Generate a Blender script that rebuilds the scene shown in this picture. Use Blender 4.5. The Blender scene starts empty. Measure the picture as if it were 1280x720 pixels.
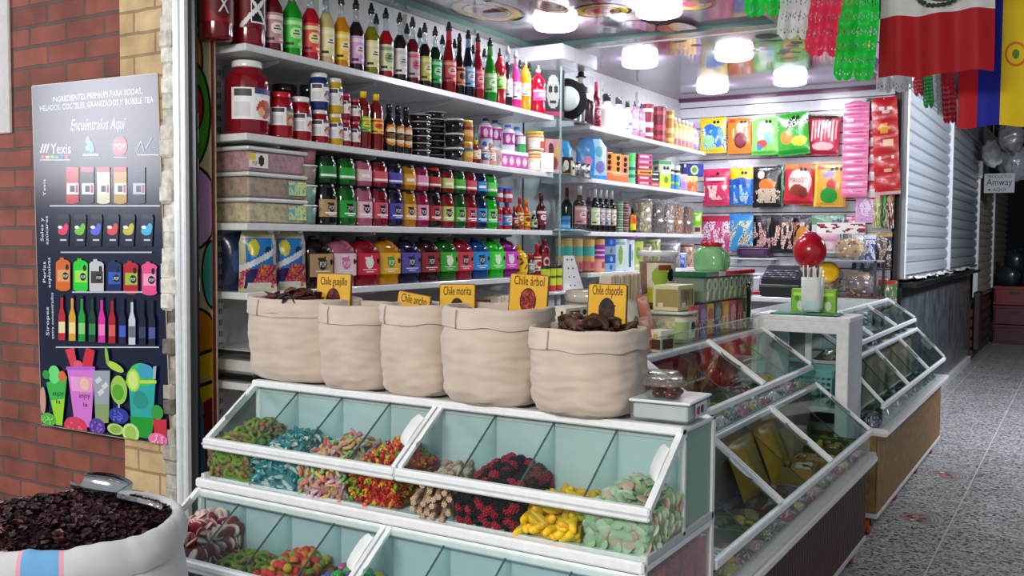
import bpy, math, random
from mathutils import Vector, Matrix, noise
random.seed(7)
PI = math.pi
sc = bpy.context.scene
COL = sc.collection

# ------------------------------------------------------------------ camera
FPX, YAW, PITCH, ROLL, CAMH = 1210.0, .5385, .0498, .0078, 1.6
_cy, _sy = math.cos(YAW), math.sin(YAW)
CF = Vector((-_sy * math.cos(PITCH), _cy * math.cos(PITCH), -math.sin(PITCH)))
_rt = Vector((_cy, _sy, 0)); _up = _rt.cross(CF)
CR = _rt * math.cos(ROLL) + _up * math.sin(ROLL)
CU = _up * math.cos(ROLL) - _rt * math.sin(ROLL)
cam_d = bpy.data.cameras.new('camera'); cam = bpy.data.objects.new('camera', cam_d); COL.objects.link(cam)
m = Matrix((CR, CU, -CF)).transposed().to_4x4(); m.translation = (0, 0, CAMH)
cam.matrix_world = m
cam_d.sensor_width = 36; cam_d.lens = FPX / 1280 * 36; cam_d.clip_start = .05; cam_d.clip_end = 200
sc.camera = cam
sc.cycles.transparent_max_bounces = 64; sc.cycles.max_bounces = 10

def at(px, py, ax, val):
    """where the sight line of a pixel of the photograph meets the plane ax = val"""
    d = CR * ((px - 640) / FPX) - CU * ((py - 360) / FPX) + CF
    o = Vector((0, 0, CAMH)); i = 'xyz'.index(ax)
    return o + d * ((val - o[i]) / d[i])

# ------------------------------------------------------------------ colour
def lin(c):
    if isinstance(c, str):
        c = c.lstrip('#'); c = [int(c[i:i + 2], 16) / 255 for i in (0, 2, 4)]
    return tuple((x / 12.92 if x <= .04045 else ((x + .055) / 1.055) ** 2.4) for x in c[:3]) + (1.0,)
WHITE = 'ffffff'

# ------------------------------------------------------------------ materials
def nmat(name):
    m = bpy.data.materials.new(name); m.use_nodes = True
    nt = m.node_tree; nt.nodes.clear()
    out = nt.nodes.new('ShaderNodeOutputMaterial')
    return m, nt, out
def N(nt, t, **kw):
    n = nt.nodes.new(t)
    for k, v in kw.items():
        if k in n.inputs.keys(): n.inputs[k].default_value = v
        else: setattr(n, k, v)
    return n
def tint(nt, var=.06, scale=30.):
    """colour attribute x object colour with a little noise"""
    a = N(nt, 'ShaderNodeVertexColor', layer_name='Col'); oi = N(nt, 'ShaderNodeObjectInfo')
    mx = N(nt, 'ShaderNodeMix', data_type='RGBA', blend_type='MULTIPLY'); mx.inputs[0].default_value = 1
    nt.links.new(a.outputs['Color'], mx.inputs[6]); nt.links.new(oi.outputs['Color'], mx.inputs[7])
    tc = N(nt, 'ShaderNodeTexCoord'); nz = N(nt, 'ShaderNodeTexNoise', Scale=scale, Detail=2.)
    nt.links.new(tc.outputs['Object'], nz.inputs['Vector'])
    mr = N(nt, 'ShaderNodeMapRange'); mr.inputs[1].default_value = .3; mr.inputs[2].default_value = .7
    mr.inputs[3].default_value = 1 - var; mr.inputs[4].default_value = 1 + var
    nt.links.new(nz.outputs['Fac'], mr.inputs[0])
    m2 = N(nt, 'ShaderNodeVectorMath', operation='SCALE')
    nt.links.new(mx.outputs[2], m2.inputs[0]); nt.links.new(mr.outputs[0], m2.inputs['Scale'])
    return m2.outputs[0], nz
def surf(name, rough=.5, metal=0., spec=.5, coat=0., var=.06, scale=30., bump=0., bscale=200., transl=0., sheen=0., emit=0.):
    m, nt, out = nmat(name)
    c, nz = tint(nt, var, scale)
    b = N(nt, 'ShaderNodeBsdfPrincipled'); b.inputs['Roughness'].default_value = rough; b.inputs['Metallic'].default_value = metal
    b.inputs['Specular IOR Level'].default_value = spec; b.inputs['Coat Weight'].default_value = coat; b.inputs['Coat Roughness'].default_value = .08
    b.inputs['Sheen Weight'].default_value = sheen
    nt.links.new(c, b.inputs['Base Color'])
    if bump:
        tc = N(nt, 'ShaderNodeTexCoord'); n2 = N(nt, 'ShaderNodeTexNoise', Scale=bscale, Detail=4.); bp = N(nt, 'ShaderNodeBump', Strength=bump, Distance=.004)
        nt.links.new(tc.outputs['Object'], n2.inputs['Vector']); nt.links.new(n2.outputs['Fac'], bp.inputs['Height']); nt.links.new(bp.outputs[0], b.inputs['Normal'])
    sh = b.outputs[0]
    if transl:
        t = N(nt, 'ShaderNodeBsdfTranslucent'); nt.links.new(c, t.inputs['Color'])
        mx = N(nt, 'ShaderNodeMixShader'); mx.inputs[0].default_value = transl
        nt.links.new(sh, mx.inputs[1]); nt.links.new(t.outputs[0], mx.inputs[2]); sh = mx.outputs[0]
    nt.links.new(sh, out.inputs[0]); return m
def pane(name, tintc, refl=.5, haze=0., hazec='ffffff', base=.04, rough=.02):
    """thin clear sheet: see-through, mirror-like at grazing angles, a little surface haze"""
    m, nt, out = nmat(name)
    tr = N(nt, 'ShaderNodeBsdfTransparent'); oi = N(nt, 'ShaderNodeObjectInfo')
    mxc = N(nt, 'ShaderNodeMix', data_type='RGBA', blend_type='MULTIPLY'); mxc.inputs[0].default_value = 1
    mxc.inputs[6].default_value = lin(tintc); nt.links.new(oi.outputs['Color'], mxc.inputs[7]); nt.links.new(mxc.outputs[2], tr.inputs['Color'])
    gl = N(nt, 'ShaderNodeBsdfGlossy', Roughness=rough); lw = N(nt, 'ShaderNodeLayerWeight', Blend=.5)
    pw = N(nt, 'ShaderNodeMath', operation='POWER'); pw.inputs[1].default_value = 5.; nt.links.new(lw.outputs['Facing'], pw.inputs[0])
    mu = N(nt, 'ShaderNodeMath', operation='MULTIPLY_ADD'); mu.inputs[1].default_value = refl; mu.inputs[2].default_value = base + .04 * refl; mu.use_clamp = True
    nt.links.new(pw.outputs[0], mu.inputs[0])
    sh = tr.outputs[0]
    if haze:
        df = N(nt, 'ShaderNodeBsdfDiffuse', Color=lin(hazec)); h = N(nt, 'ShaderNodeMixShader'); h.inputs[0].default_value = haze
        nz = N(nt, 'ShaderNodeTexNoise', Scale=6.); tc = N(nt, 'ShaderNodeTexCoord'); nt.links.new(tc.outputs['Object'], nz.inputs['Vector'])
        mr = N(nt, 'ShaderNodeMapRange'); mr.inputs[3].default_value = haze * .7; mr.inputs[4].default_value = haze * 1.3
        nt.links.new(nz.outputs['Fac'], mr.inputs[0]); nt.links.new(mr.outputs[0], h.inputs[0])
        nt.links.new(sh, h.inputs[1]); nt.links.new(df.outputs[0], h.inputs[2]); sh = h.outputs[0]
    mx = N(nt, 'ShaderNodeMixShader'); nt.links.new(mu.outputs[0], mx.inputs[0]); nt.links.new(sh, mx.inputs[1]); nt.links.new(gl.outputs[0], mx.inputs[2])
    nt.links.new(mx.outputs[0], out.inputs[0]); return m

M = {
    'matte': surf('matte_paint', .75, spec=.3),
    'paper': surf('printed_paper', .5, spec=.35, var=.03),
    'board': surf('printed_board', .38, spec=.5, var=.04),
    'poster': surf('laminated_print', .24, spec=.36, var=.03, bump=.06, bscale=3.),
    'gloss': surf('gloss_plastic', .18, spec=.5, coat=.3, var=.04),
    'liquid': surf('filled_bottle', .1, spec=.6, coat=.5, var=.10, scale=14., transl=.25),
    'plastic': surf('satin_plastic', .4, var=.05),
    'film': surf('foil_film', .24, spec=.6, coat=.2, var=.08, scale=20., bump=.5, bscale=28.),
    'clearfilm': surf('hazy_film', .25, spec=.6, var=.15, scale=18., bump=.5, bscale=40., transl=.3),
    'gummy': surf('sugared_gummy', .55, spec=.4, var=.10, scale=60., bump=.35, bscale=500., transl=.25),
    'shiny': surf('shell_candy', .2, spec=.5, coat=.4, var=.05, scale=60.),
    'dry': surf('dried_fruit', .5, spec=.35, var=.35, scale=45., bump=.7, bscale=120.),
    'metal': surf('brushed_aluminium', .32, metal=.75, var=.05, scale=60.),
    'alu': surf('white_aluminium', .35, metal=.15, spec=.5, var=.05, scale=40.),
    'chrome': surf('polished_steel', .12, metal=1., var=.02),
    'cloth': surf('canvas_cloth', .9, spec=.1, var=.07, scale=9., bump=.35, bscale=420., sheen=.2),
    'fabric': surf('polyester_cloth', .6, spec=.3, var=.06, scale=8., bump=.1, bscale=600., transl=.3, sheen=.2),
    'tissue': surf('plastic_tissue', .4, spec=.4, var=.05, transl=.4),
    'wood': surf('wood_slats', .45, var=.22, scale=25., bump=.2, bscale=90.),
    'dark': surf('dark_plastic', .35, var=.05),
    'glass': pane('clear_glass', 'f6fbfa', .42, .0, 'cfe0de', .008),
    'edge': surf('glass_edge', .15, spec=.6, coat=.3),
    'divider': pane('acrylic_sheet', 'f0f7f6', .35, .0, 'c0d4d4', .006),
    'bottleglass': pane('clear_bottle', 'dde8ea', .8, .10, 'e8eef2', .06),
    'tubplastic': pane('clear_tub', 'f4f6f4', .5, .10, 'f0f0ee', .04, .12),
    'frost': surf('frosted_acrylic', .3, spec=.5, var=.04, scale=4., transl=.35),
    'smoke': pane('smoked_glass', '8fa0a0', .7, .04, '9fb0b0', .04),
    'bagfilm': pane('cellophane', 'f2f2ee', .8, .30, 'f4f4f0', .08, .12),
}

# ------------------------------------------------------------------ mesh builder
class MB:
    def __init__(s): s.v = []; s.f = []; s.c = []; s.s = []; s.mi = []; s.M = None; s.slot = 0
    def add(s, vs, fs, col, smooth=False):
        o = len(s.v)
        if s.M is not None: vs = [s.M @ Vector(p) for p in vs]
        s.v += [tuple(p) for p in vs]
        multi = isinstance(col, list)
        for i, f in enumerate(fs):
            s.f.append([k + o for k in f]); s.c.append(lin(col[i]) if multi else lin(col)); s.s.append(smooth); s.mi.append(s.slot)
        return s
    def box(s, x0, x1, y0, y1, z0, z1, col=WHITE, b=0.):
        if x0 > x1: x0, x1 = x1, x0
        if y0 > y1: y0, y1 = y1, y0
        if z0 > z1: z0, z1 = z1, z0
        b = min(b, (x1 - x0) * .45, (y1 - y0) * .45, (z1 - z0) * .45)
        if b <= 0:
            vs = [(x, y, z) for z in (z0, z1) for y in (y0, y1) for x in (x0, x1)]
            return s.add(vs, [(0, 2, 3, 1), (4, 5, 7, 6), (0, 1, 5, 4), (2, 6, 7, 3), (0, 4, 6, 2), (1, 3, 7, 5)], col)
        X, Y, Z = (x0, x1), (y0, y1), (z0, z1); idx = {}; vs = []
        for i in (0, 1):
            for j in (0, 1):
                for k in (0, 1):
                    sx, sy, sz = (b if i == 0 else -b), (b if j == 0 else -b), (b if k == 0 else -b)
                    for a, p in ((0, (X[i], Y[j] + sy, Z[k] + sz)), (1, (X[i] + sx, Y[j], Z[k] + sz)), (2, (X[i] + sx, Y[j] + sy, Z[k]))):
                        idx[i, j, k, a] = len(vs); vs.append(p)
        g = lambda i, j, k, a: idx[i, j, k, a]; fs = []
        for i in (0, 1): q = [g(i, 0, 0, 0), g(i, 1, 0, 0), g(i, 1, 1, 0), g(i, 0, 1, 0)]; fs.append(q if i else q[::-1])
        for j in (0, 1): q = [g(0, j, 0, 1), g(0, j, 1, 1), g(1, j, 1, 1), g(1, j, 0, 1)]; fs.append(q if j else q[::-1])
        for k in (0, 1): q = [g(0, 0, k, 2), g(1, 0, k, 2), g(1, 1, k, 2), g(0, 1, k, 2)]; fs.append(q if k else q[::-1])
        for j in (0, 1):
            for k in (0, 1): fs.append([g(0, j, k, 1), g(1, j, k, 1), g(1, j, k, 2), g(0, j, k, 2)])
        for i in (0, 1):
            for k in (0, 1): fs.append([g(i, 0, k, 0), g(i, 1, k, 0), g(i, 1, k, 2), g(i, 0, k, 2)])
            for j in (0, 1): fs.append([g(i, j, 0, 0), g(i, j, 1, 0), g(i, j, 1, 1), g(i, j, 0, 1)])
            for j in (0, 1):
                for k in (0, 1): fs.append([g(i, j, k, 0), g(i, j, k, 1), g(i, j, k, 2)])
        return s.add(vs, fs, col)
    def lathe(s, prof, n=20, col=WHITE, c=(0, 0, 0), sx=1., sy=1., p=2., smooth=True, cap=True, axis='z'):
        """rings of (r, z); p > 2 squares the section"""
        vs = []; k = len(prof)
        for r, z in prof:
            for i in range(n):
                a = 2 * PI * (i + .5) / n; ca, sa = math.cos(a), math.sin(a)
                q = 1. if p == 2 else (abs(ca) ** p + abs(sa) ** p) ** (-1 / p)
                P = (r * q * ca * sx, r * q * sa * sy, z)
                if axis == 'x': P = (P[2], P[0], P[1])
                if axis == 'y': P = (P[1], P[2], P[0])
                vs.append((c[0] + P[0], c[1] + P[1], c[2] + P[2]))
        fs = []; cl = []
        for j in range(k - 1):
            for i in range(n):
                fs.append((j * n + i, j * n + (i + 1) % n, (j + 1) * n + (i + 1) % n, (j + 1) * n + i)); cl.append(col[j] if isinstance(col, list) else col)
        if cap:
            fs.append(tuple(range(n))[::-1]); cl.append(cl[0]); fs.append(tuple((k - 1) * n + i for i in range(n))); cl.append(cl[-2])
        return s.add(vs, fs, cl, smooth)
    def cyl(s, c, r, h, n=16, col=WHITE, axis='z', r2=None):
        return s.lathe([(r, 0), (r2 if r2 is not None else r, h)], n, col, c, axis=axis, smooth=True)
    def tube(s, pts, r, n=8, col=WHITE, cap=True):
        pts = [Vector(p) for p in pts]; vs = []; rr = r if isinstance(r, (list, tuple)) else [r] * len(pts)
        up = Vector((0, 0, 1))
        for i, p in enumerate(pts):
            t = (pts[min(i + 1, len(pts) - 1)] - pts[max(i - 1, 0)]).normalized()
            if abs(t.dot(up)) > .95: up = Vector((1, 0, 0)) if abs(t.x) < .9 else Vector((0, 1, 0))
            a = t.cross(up).normalized(); b = a.cross(t).normalized(); up = b
            for k in range(n):
                w = 2 * PI * k / n; vs.append(p + (a * math.cos(w) + b * math.sin(w)) * rr[i])
        fs = [(j * n + i, j * n + (i + 1) % n, (j + 1) * n + (i + 1) % n, (j + 1) * n + i) for j in range(len(pts) - 1) for i in range(n)]
        if cap: fs += [tuple(range(n))[::-1], tuple((len(pts) - 1) * n + i for i in range(n))]
        return s.add(vs, fs, col, True)
    def bar(s, a, b, w, h, col=WHITE, up=(0, 0, 1)):
        a, b = Vector(a), Vector(b); t = (b - a).normalized(); x = t.cross(Vector(up)).normalized(); u = x.cross(t)
        vs = [p + x * (i * w / 2) + u * (j * h / 2) for p in (a, b) for j in (-1, 1) for i in (-1, 1)]
        return s.add(vs, [(0, 1, 3, 2), (4, 6, 7, 5), (0, 4, 5, 1), (2, 3, 7, 6), (0, 2, 6, 4), (1, 5, 7, 3)], col)
    def sphere(s, c=(0, 0, 0), r=(1, 1, 1), nu=14, nv=9, col=WHITE, fn=None):
        if not hasattr(r, '__len__'): r = (r, r, r)
        vs = []
        for j in range(nv + 1):
            t = PI * j / nv
            for i in range(nu):
                a = 2 * PI * i / nu; d = Vector((math.sin(t) * math.cos(a), math.sin(t) * math.sin(a), -math.cos(t)))
                k = fn(d) if fn else 1.
                vs.append((c[0] + d.x * r[0] * k, c[1] + d.y * r[1] * k, c[2] + d.z * r[2] * k))
        fs = [(j * nu + i, j * nu + (i + 1) % nu, (j + 1) * nu + (i + 1) % nu, (j + 1) * nu + i) for j in range(nv) for i in range(nu)]
        return s.add(vs, fs, col, True)
    def grid(s, fn, nu, nv, col=WHITE, smooth=True, wrap=False):
        """fn(u, v) -> point, u, v in 0..1; col may be a function of (u, v) at the cell's middle"""
        n = nu if wrap else nu + 1
        vs = [fn(i / nu, j / nv) for j in range(nv + 1) for i in range(n)]
        fs = []; cl = []
        for j in range(nv):
            for i in range(nu):
                k = (i + 1) % n
                fs.append((j * n + i, j * n + k, (j + 1) * n + k, (j + 1) * n + i)); cl.append(col((i + .5) / nu, (j + .5) / nv) if callable(col) else col)
        return s.add(vs, fs, cl, smooth)
    def poly(s, pts, col=WHITE, th=None):
        """flat polygon through 3D points, optionally thickened by vector th"""
        n = len(pts)
        if th is None: return s.add(pts, [tuple(range(n))], col)
        th = Vector(th); vs = [Vector(p) for p in pts] + [Vector(p) + th for p in pts]
        return s.add(vs, [tuple(range(n))[::-1], tuple(range(n, 2 * n))] + [(i, (i + 1) % n, n + (i + 1) % n, n + i) for i in range(n)], col)
    def text(s, st, size, mp, col=WHITE, align='c', width=None, shear=0.):
        """lettering: mp(x, y) -> point"""
        vs, fs, w = glyphs(st, shear)
        k = size if width is None else width / max(w, 1e-6)
        ky = size
        ox = {'c': -w / 2, 'l': 0, 'r': -w}[align]
        return s.add([mp((x + ox) * k, y * ky) for x, y in vs], fs, col)
    def mesh(s, name, smooth=None):
        me = bpy.data.meshes.new(name); me.from_pydata(s.v, [], s.f)
        a = me.color_attributes.new('Col', 'FLOAT_COLOR', 'CORNER')
        buf = []
        for f, c in zip(s.f, s.c): buf += list(c) * len(f)
        a.data.foreach_set('color', buf)
        me.polygons.foreach_set('use_smooth', s.s)
        if any(s.mi): me.polygons.foreach_set('material_index', s.mi)
        me.update(); return me

_gl = {}
def glyphs(st, shear=0.):
    if (st, shear) in _gl: return _gl[st, shear]
    cu = bpy.data.curves.new('lettering', 'FONT'); cu.body = st; cu.size = 1.35; cu.resolution_u = 2; cu.shear = shear
    o = bpy.data.objects.new('lettering', cu); COL.objects.link(o)
    dg = bpy.context.evaluated_depsgraph_get(); me = bpy.data.meshes.new_from_object(o.evaluated_get(dg))
    vs = [(v.co.x, v.co.y) for v in me.vertices]; fs = [tuple(p.vertices) for p in me.polygons]
    bpy.data.objects.remove(o); bpy.data.curves.remove(cu); bpy.data.meshes.remove(me)
    w = max([x for x, y in vs] or [0]); _gl[st, shear] = (vs, fs, w); return _gl[st, shear]

# ------------------------------------------------------------------ objects
def obj(name, mb, mat, parent=None, color=None, loc=None, rz=0.):
    me = mb.mesh(name) if isinstance(mb, MB) else mb
    mats = mat if isinstance(mat, (list, tuple)) else [mat]
    if not me.materials:
        for k in mats: me.materials.append(M[k] if isinstance(k, str) else k)
    o = bpy.data.objects.new(name, me); COL.objects.link(o)
    if parent is not None: o.parent = parent
    if color is not None: o.color = lin(color)
    if loc is not None: o.location = loc
    if rz: o.rotation_euler.z = rz
    return o
USED = {}
def tag(o, label, cat, group=None):
    o['label'] = label; o['category'] = cat
    if group: o['group'] = group
    USED.setdefault(label, []).append((o.name, group)); return o
def thing(name, label, cat, loc=(0, 0, 0), rz=0., group=None, scale=None):
    o = bpy.data.objects.new(name, None); COL.objects.link(o); o.empty_display_size = .05
    o.location = loc; o.rotation_euler.z = rz
    if scale: o.scale = scale
    return tag(o, label, cat, group)
def struct(name, mb, mat):
    o = obj(name, mb, mat); o['kind'] = 'structure'; return o
def stuff(name, mb, mat, label, cat, parent=None):
    o = obj(name, mb, mat, parent); o['kind'] = 'stuff'
    if parent is None: tag(o, label, cat)
    return o

# ------------------------------------------------------------------ printed art: painter's list in u -1..1, v 0..1
def paint(art, base, u, v):
    c = base
    for a in art:
        k = a[0]
        if k == 'e':
            if ((u - a[1]) / a[3]) ** 2 + ((v - a[2]) / a[4]) ** 2 < 1: c = a[5]
        elif k == 'r':
            if a[1] <= u <= a[2] and a[3] <= v <= a[4]: c = a[5]
        elif k == 'd':      # dots
            if noise.noise((u * a[1] + a[3], v * a[1] * 1.3, a[3] * 3.1)) > a[2] and a[5] <= v <= a[6]: c = a[4][int(abs(noise.noise((u * a[1] * .9 + 9, v * a[1], a[3]))) * 40) % len(a[4])]
        elif k == 's':      # slanted stripe
            if abs(v - a[1] - a[2] * u) < a[3]: c = a[4]
        elif k == 't': pass
    return c
def put_art(mb, surf_fn, art, base, nu, nv, lift=.0012):
    """surf_fn(u in -1..1, v in 0..1, off) -> point; paints the cells and lays the lettering on top"""
    mb.grid(lambda a, b: surf_fn(a * 2 - 1, b, 0.), nu, nv, lambda a, b: paint(art, base, a * 2 - 1, b))
    for a in art:
        if a[0] == 't':
            _, st, cu, cv, hv, wu, col = a
            vs, fs, w = glyphs(st)
            mb.add([surf_fn(cu + (x - w / 2) / max(w, .01) * wu, cv + (y - .45) * hv, lift) for x, y in vs], fs, col)
# ================================================================== ROOM
def noise_ramp_mat(name, stops, scale, rough=.7, detail=6., bump=0., bscale=None, coat=0.):
    m, nt, out = nmat(name)
    tc = N(nt, 'ShaderNodeTexCoord'); nz = N(nt, 'ShaderNodeTexNoise', Scale=scale, Detail=detail)
    nt.links.new(tc.outputs['Object'], nz.inputs['Vector'])
    cr = N(nt, 'ShaderNodeValToRGB'); e = cr.color_ramp.elements
    e[0].position, e[0].color = stops[0][0], lin(stops[0][1]); e[1].position, e[1].color = stops[-1][0], lin(stops[-1][1])
    for p, c in stops[1:-1]: q = e.new(p); q.color = lin(c)
    nt.links.new(nz.outputs['Fac'], cr.inputs['Fac'])
    b = N(nt, 'ShaderNodeBsdfPrincipled', Roughness=rough); b.inputs['Coat Weight'].default_value = coat
    nt.links.new(cr.outputs['Color'], b.inputs['Base Color'])
    if bump:
        bp = N(nt, 'ShaderNodeBump', Strength=bump, Distance=.01); n2 = N(nt, 'ShaderNodeTexNoise', Scale=bscale or scale * 3, Detail=5.)
        nt.links.new(tc.outputs['Object'], n2.inputs['Vector']); nt.links.new(n2.outputs['Fac'], bp.inputs['Height']); nt.links.new(bp.outputs[0], b.inputs['Normal'])
    nt.links.new(b.outputs[0], out.inputs[0]); return m

def floor_mat():
    m, nt, out = nmat('terrazzo_tiles')
    tc = N(nt, 'ShaderNodeTexCoord'); L = nt.links.new
    v = N(nt, 'ShaderNodeTexVoronoi', Scale=70.); L(tc.outputs['Object'], v.inputs['Vector'])
    sep = N(nt, 'ShaderNodeSeparateColor'); L(v.outputs['Color'], sep.inputs[0])
    cr = N(nt, 'ShaderNodeValToRGB'); cr.color_ramp.interpolation = 'CONSTANT'; e = cr.color_ramp.elements
    e[0].position, e[0].color = 0, lin('4c4c4e'); e[1].position, e[1].color = .16, lin('8a8a8a')
    for p, c in ((.38, 'a8a8a6'), (.66, 'bcbcba'), (.88, '989690')): q = e.new(p); q.color = lin(c)
    L(sep.outputs[0], cr.inputs['Fac'])
    nz = N(nt, 'ShaderNodeTexNoise', Scale=1.1, Detail=5.); L(tc.outputs['Object'], nz.inputs['Vector'])
    mr = N(nt, 'ShaderNodeMapRange'); mr.inputs[3].default_value = .78; mr.inputs[4].default_value = 1.15; L(nz.outputs['Fac'], mr.inputs[0])
    sc_ = N(nt, 'ShaderNodeVectorMath', operation='SCALE'); L(cr.outputs['Color'], sc_.inputs[0]); L(mr.outputs[0], sc_.inputs['Scale'])
    bk = N(nt, 'ShaderNodeTexBrick', Scale=1., offset=0.); bk.inputs['Mortar Size'].default_value = .004; bk.inputs['Brick Width'].default_value = .6; bk.inputs['Row Height'].default_value = .6
    mp = N(nt, 'ShaderNodeMapping'); mp.inputs['Location'].default_value = (.04, .1, 0); L(tc.outputs['Object'], mp.inputs[0]); L(mp.outputs[0], bk.inputs['Vector'])
    mx = N(nt, 'ShaderNodeMix', data_type='RGBA'); L(bk.outputs['Fac'], mx.inputs[0]); L(sc_.outputs[0], mx.inputs[6]); mx.inputs[7].default_value = lin('c4c4c0')
    b = N(nt, 'ShaderNodeBsdfPrincipled', Roughness=.42); L(mx.outputs[2], b.inputs['Base Color']); L(b.outputs[0], out.inputs[0]); return m

def brick_mat(name, c1, c2, mort, w=.255, h=.088, ms=.008, rough=.8, off=(0, 0)):
    m, nt, out = nmat(name); L = nt.links.new
    tc = N(nt, 'ShaderNodeTexCoord'); sp = N(nt, 'ShaderNodeSeparateXYZ'); L(tc.outputs['Object'], sp.inputs[0])
    cb = N(nt, 'ShaderNodeCombineXYZ'); L(sp.outputs['X'], cb.inputs['X']); L(sp.outputs['Z'], cb.inputs['Y'])
    dn = N(nt, 'ShaderNodeTexNoise', Scale=9., Detail=3.); L(tc.outputs['Object'], dn.inputs['Vector'])
    ds = N(nt, 'ShaderNodeVectorMath', operation='SCALE'); ds.inputs['Scale'].default_value = .012; L(dn.outputs['Color'], ds.inputs[0])
    ad = N(nt, 'ShaderNodeVectorMath', operation='ADD'); L(cb.outputs[0], ad.inputs[0]); L(ds.outputs[0], ad.inputs[1])
    mp = N(nt, 'ShaderNodeMapping'); mp.inputs['Location'].default_value = (off[0], off[1], 0); L(ad.outputs[0], mp.inputs[0])
    bk = N(nt, 'ShaderNodeTexBrick', Scale=1.); bk.inputs['Brick Width'].default_value = w; bk.inputs['Row Height'].default_value = h
    bk.inputs['Mortar Size'].default_value = ms; bk.inputs['Mortar Smooth'].default_value = .25
    bk.inputs['Color1'].default_value = lin(c1); bk.inputs['Color2'].default_value = lin(c2); bk.inputs['Mortar'].default_value = lin(mort); L(mp.outputs[0], bk.inputs['Vector'])
    nz = N(nt, 'ShaderNodeTexNoise', Scale=7., Detail=8.); L(tc.outputs['Object'], nz.inputs['Vector'])
    mr = N(nt, 'ShaderNodeMapRange'); mr.inputs[1].default_value = .3; mr.inputs[2].default_value = .7; mr.inputs[3].default_value = .7; mr.inputs[4].default_value = 1.2; L(nz.outputs['Fac'], mr.inputs[0])
    s = N(nt, 'ShaderNodeVectorMath', operation='SCALE'); L(bk.outputs['Color'], s.inputs[0]); L(mr.outputs[0], s.inputs['Scale'])
    b = N(nt, 'ShaderNodeBsdfPrincipled', Roughness=rough); L(s.outputs[0], b.inputs['Base Color'])
    iv = N(nt, 'ShaderNodeMath', operation='SUBTRACT'); iv.inputs[0].default_value = 1.; L(bk.outputs['Fac'], iv.inputs[1])
    a2 = N(nt, 'ShaderNodeMath', operation='MULTIPLY_ADD'); a2.inputs[1].default_value = .25; L(nz.outputs['Fac'], a2.inputs[0]); L(iv.outputs[0], a2.inputs[2])
    bp = N(nt, 'ShaderNodeBump', Strength=.6, Distance=.012); L(a2.outputs[0], bp.inputs['Height']); L(bp.outputs[0], b.inputs['Normal'])
    L(b.outputs[0], out.inputs[0]); return m

XW, YB, ZC = -3.33, 8.6, 2.9          # shelf wall, back wall, shop ceiling
mb = MB().box(-7, 5, -5, 30, -.1, 0); struct('floor', mb, floor_mat())
# brick wall on the left, with painted brick pier and broken plaster edge beside the shop's post
mb = MB().box(-6.5, -3.39, 2.6, 2.75, 0, 3.6); struct('wall_left', mb, brick_mat('red_brick', '96503e', '7c4032', '5c4a44', off=(.07, .03)))
mb = MB().box(-3.39, -3.14, 2.575, 2.75, 0, 3.6); struct('wall_pier', mb, brick_mat('cream_painted_brick', 'cdb083', 'c2a376', '9c8260', ms=.006, off=(.11, .05)))
mb = MB()
rnd = random.Random(3)
for i in range(60):      # crumbling plaster lumps down the pier's edge
    z = i * .06; top = z > 1.3
    w = rnd.uniform(.05, .075) if top else rnd.uniform(.03, .075)
    mb.box(-3.15, -3.15 + w + .01, 2.565 + rnd.uniform(-.01, .012), 2.7, z - .01, z + .065, rnd.choice(['d8d6cc', 'cfccc0', 'dedcd4']) if top else rnd.choice(['8f8a80', 'a8a298', '6e6a64', 'b8b4aa', '7a746c']), .012)
struct('trim_1', mb, surf('broken_plaster', .9, spec=.1, var=.25, scale=30., bump=.8, bscale=60.))
mb = MB().box(-3.077, -3.012, 2.57, 2.64, 0, 3.6, 'e2e6e8', .006).box(-3.05, -3.035, 2.565, 2.58, 0, 3.6, 'cfd4d6'); struct('trim_2', mb, M['alu'])
mb = MB().box(-3.011, -2.972, 2.592, 2.604, 0, 3.6, '0c0c0e'); struct('trim_3', mb, M['dark'])
mb = MB().box(-6.5, -4.165, 2.585, 2.6, 2.06, 3.6, 'cfcac8', .004); struct('trim_4', mb, M['matte'])

# painted side panel between the post and the shelves
mb = MB().box(XW, -3.062, 2.755, 2.775, 0, 3., 'e8d8a8').box(-3.064, -3.056, 2.753, 2.762, 0, 3., '7a1c1c')
mb.slot = 0
def mural(pts, col, k):
    P = [(x, 2.7545 - .0004 * k, z) for x, z in pts]
    c = Vector((sum(p[0] for p in P) / len(P), P[0][1], sum(p[2] for p in P) / len(P)))
    mb.poly([tuple(c + (Vector(p) - c) * 1.0) for p in P], col)
def blob(cx, cz, rx, rz, col, k, edge=.012):
    E = [(cx + (rx + edge) * math.cos(a), cz + (rz + edge) * math.sin(a)) for a in [2 * PI * i / 28 for i in range(28)]]
    I = [(cx + rx * math.cos(a), cz + rz * math.sin(a)) for a in [2 * PI * i / 28 for i in range(28)]]
    cl = lambda Q: [(min(max(x, XW), -3.064), z) for x, z in Q]
    mural(cl(E), '141414', k); mural(cl(I), col, k + 1)
blob(-3.2, 2.76, .10, .36, '3fae9a', 1); blob(-3.1, 2.78, .05, .16, 'e2571f', 3); blob(-3.15, 2.32, .03, .10, 'e8a23a', 3)
blob(-3.2, 2.10, .125, .22, '4fae22', 5); blob(-3.155, 2.13, .04, .085, 'd42a22', 7)
blob(-3.2, 1.72, .17, .17, 'd3a8d6', 9); blob(-3.06, 1.45, .055, .13, '45b3a0', 11); blob(-3.15, 1.2, .11, .1, 'd98a1c', 13)
for i, (a, b_) in enumerate(((.98, 1.1), (.85, .97))): mural([(XW, a), (-3.064, a + .05), (-3.064, b_ + .04), (XW, b_)], 'e6c21a', 15 + i)
for z in (1.105, .975, .845): mural([(XW, z - .06), (-3.064, z + .03), (-3.064, z + .045), (XW, z - .045)], '141414', 19)
mural([(XW, .62), (-3.105, .62), (-3.12, .9), (-3.16, 1.05), (XW, 1.05)], '3f9ad6', 21)
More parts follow.
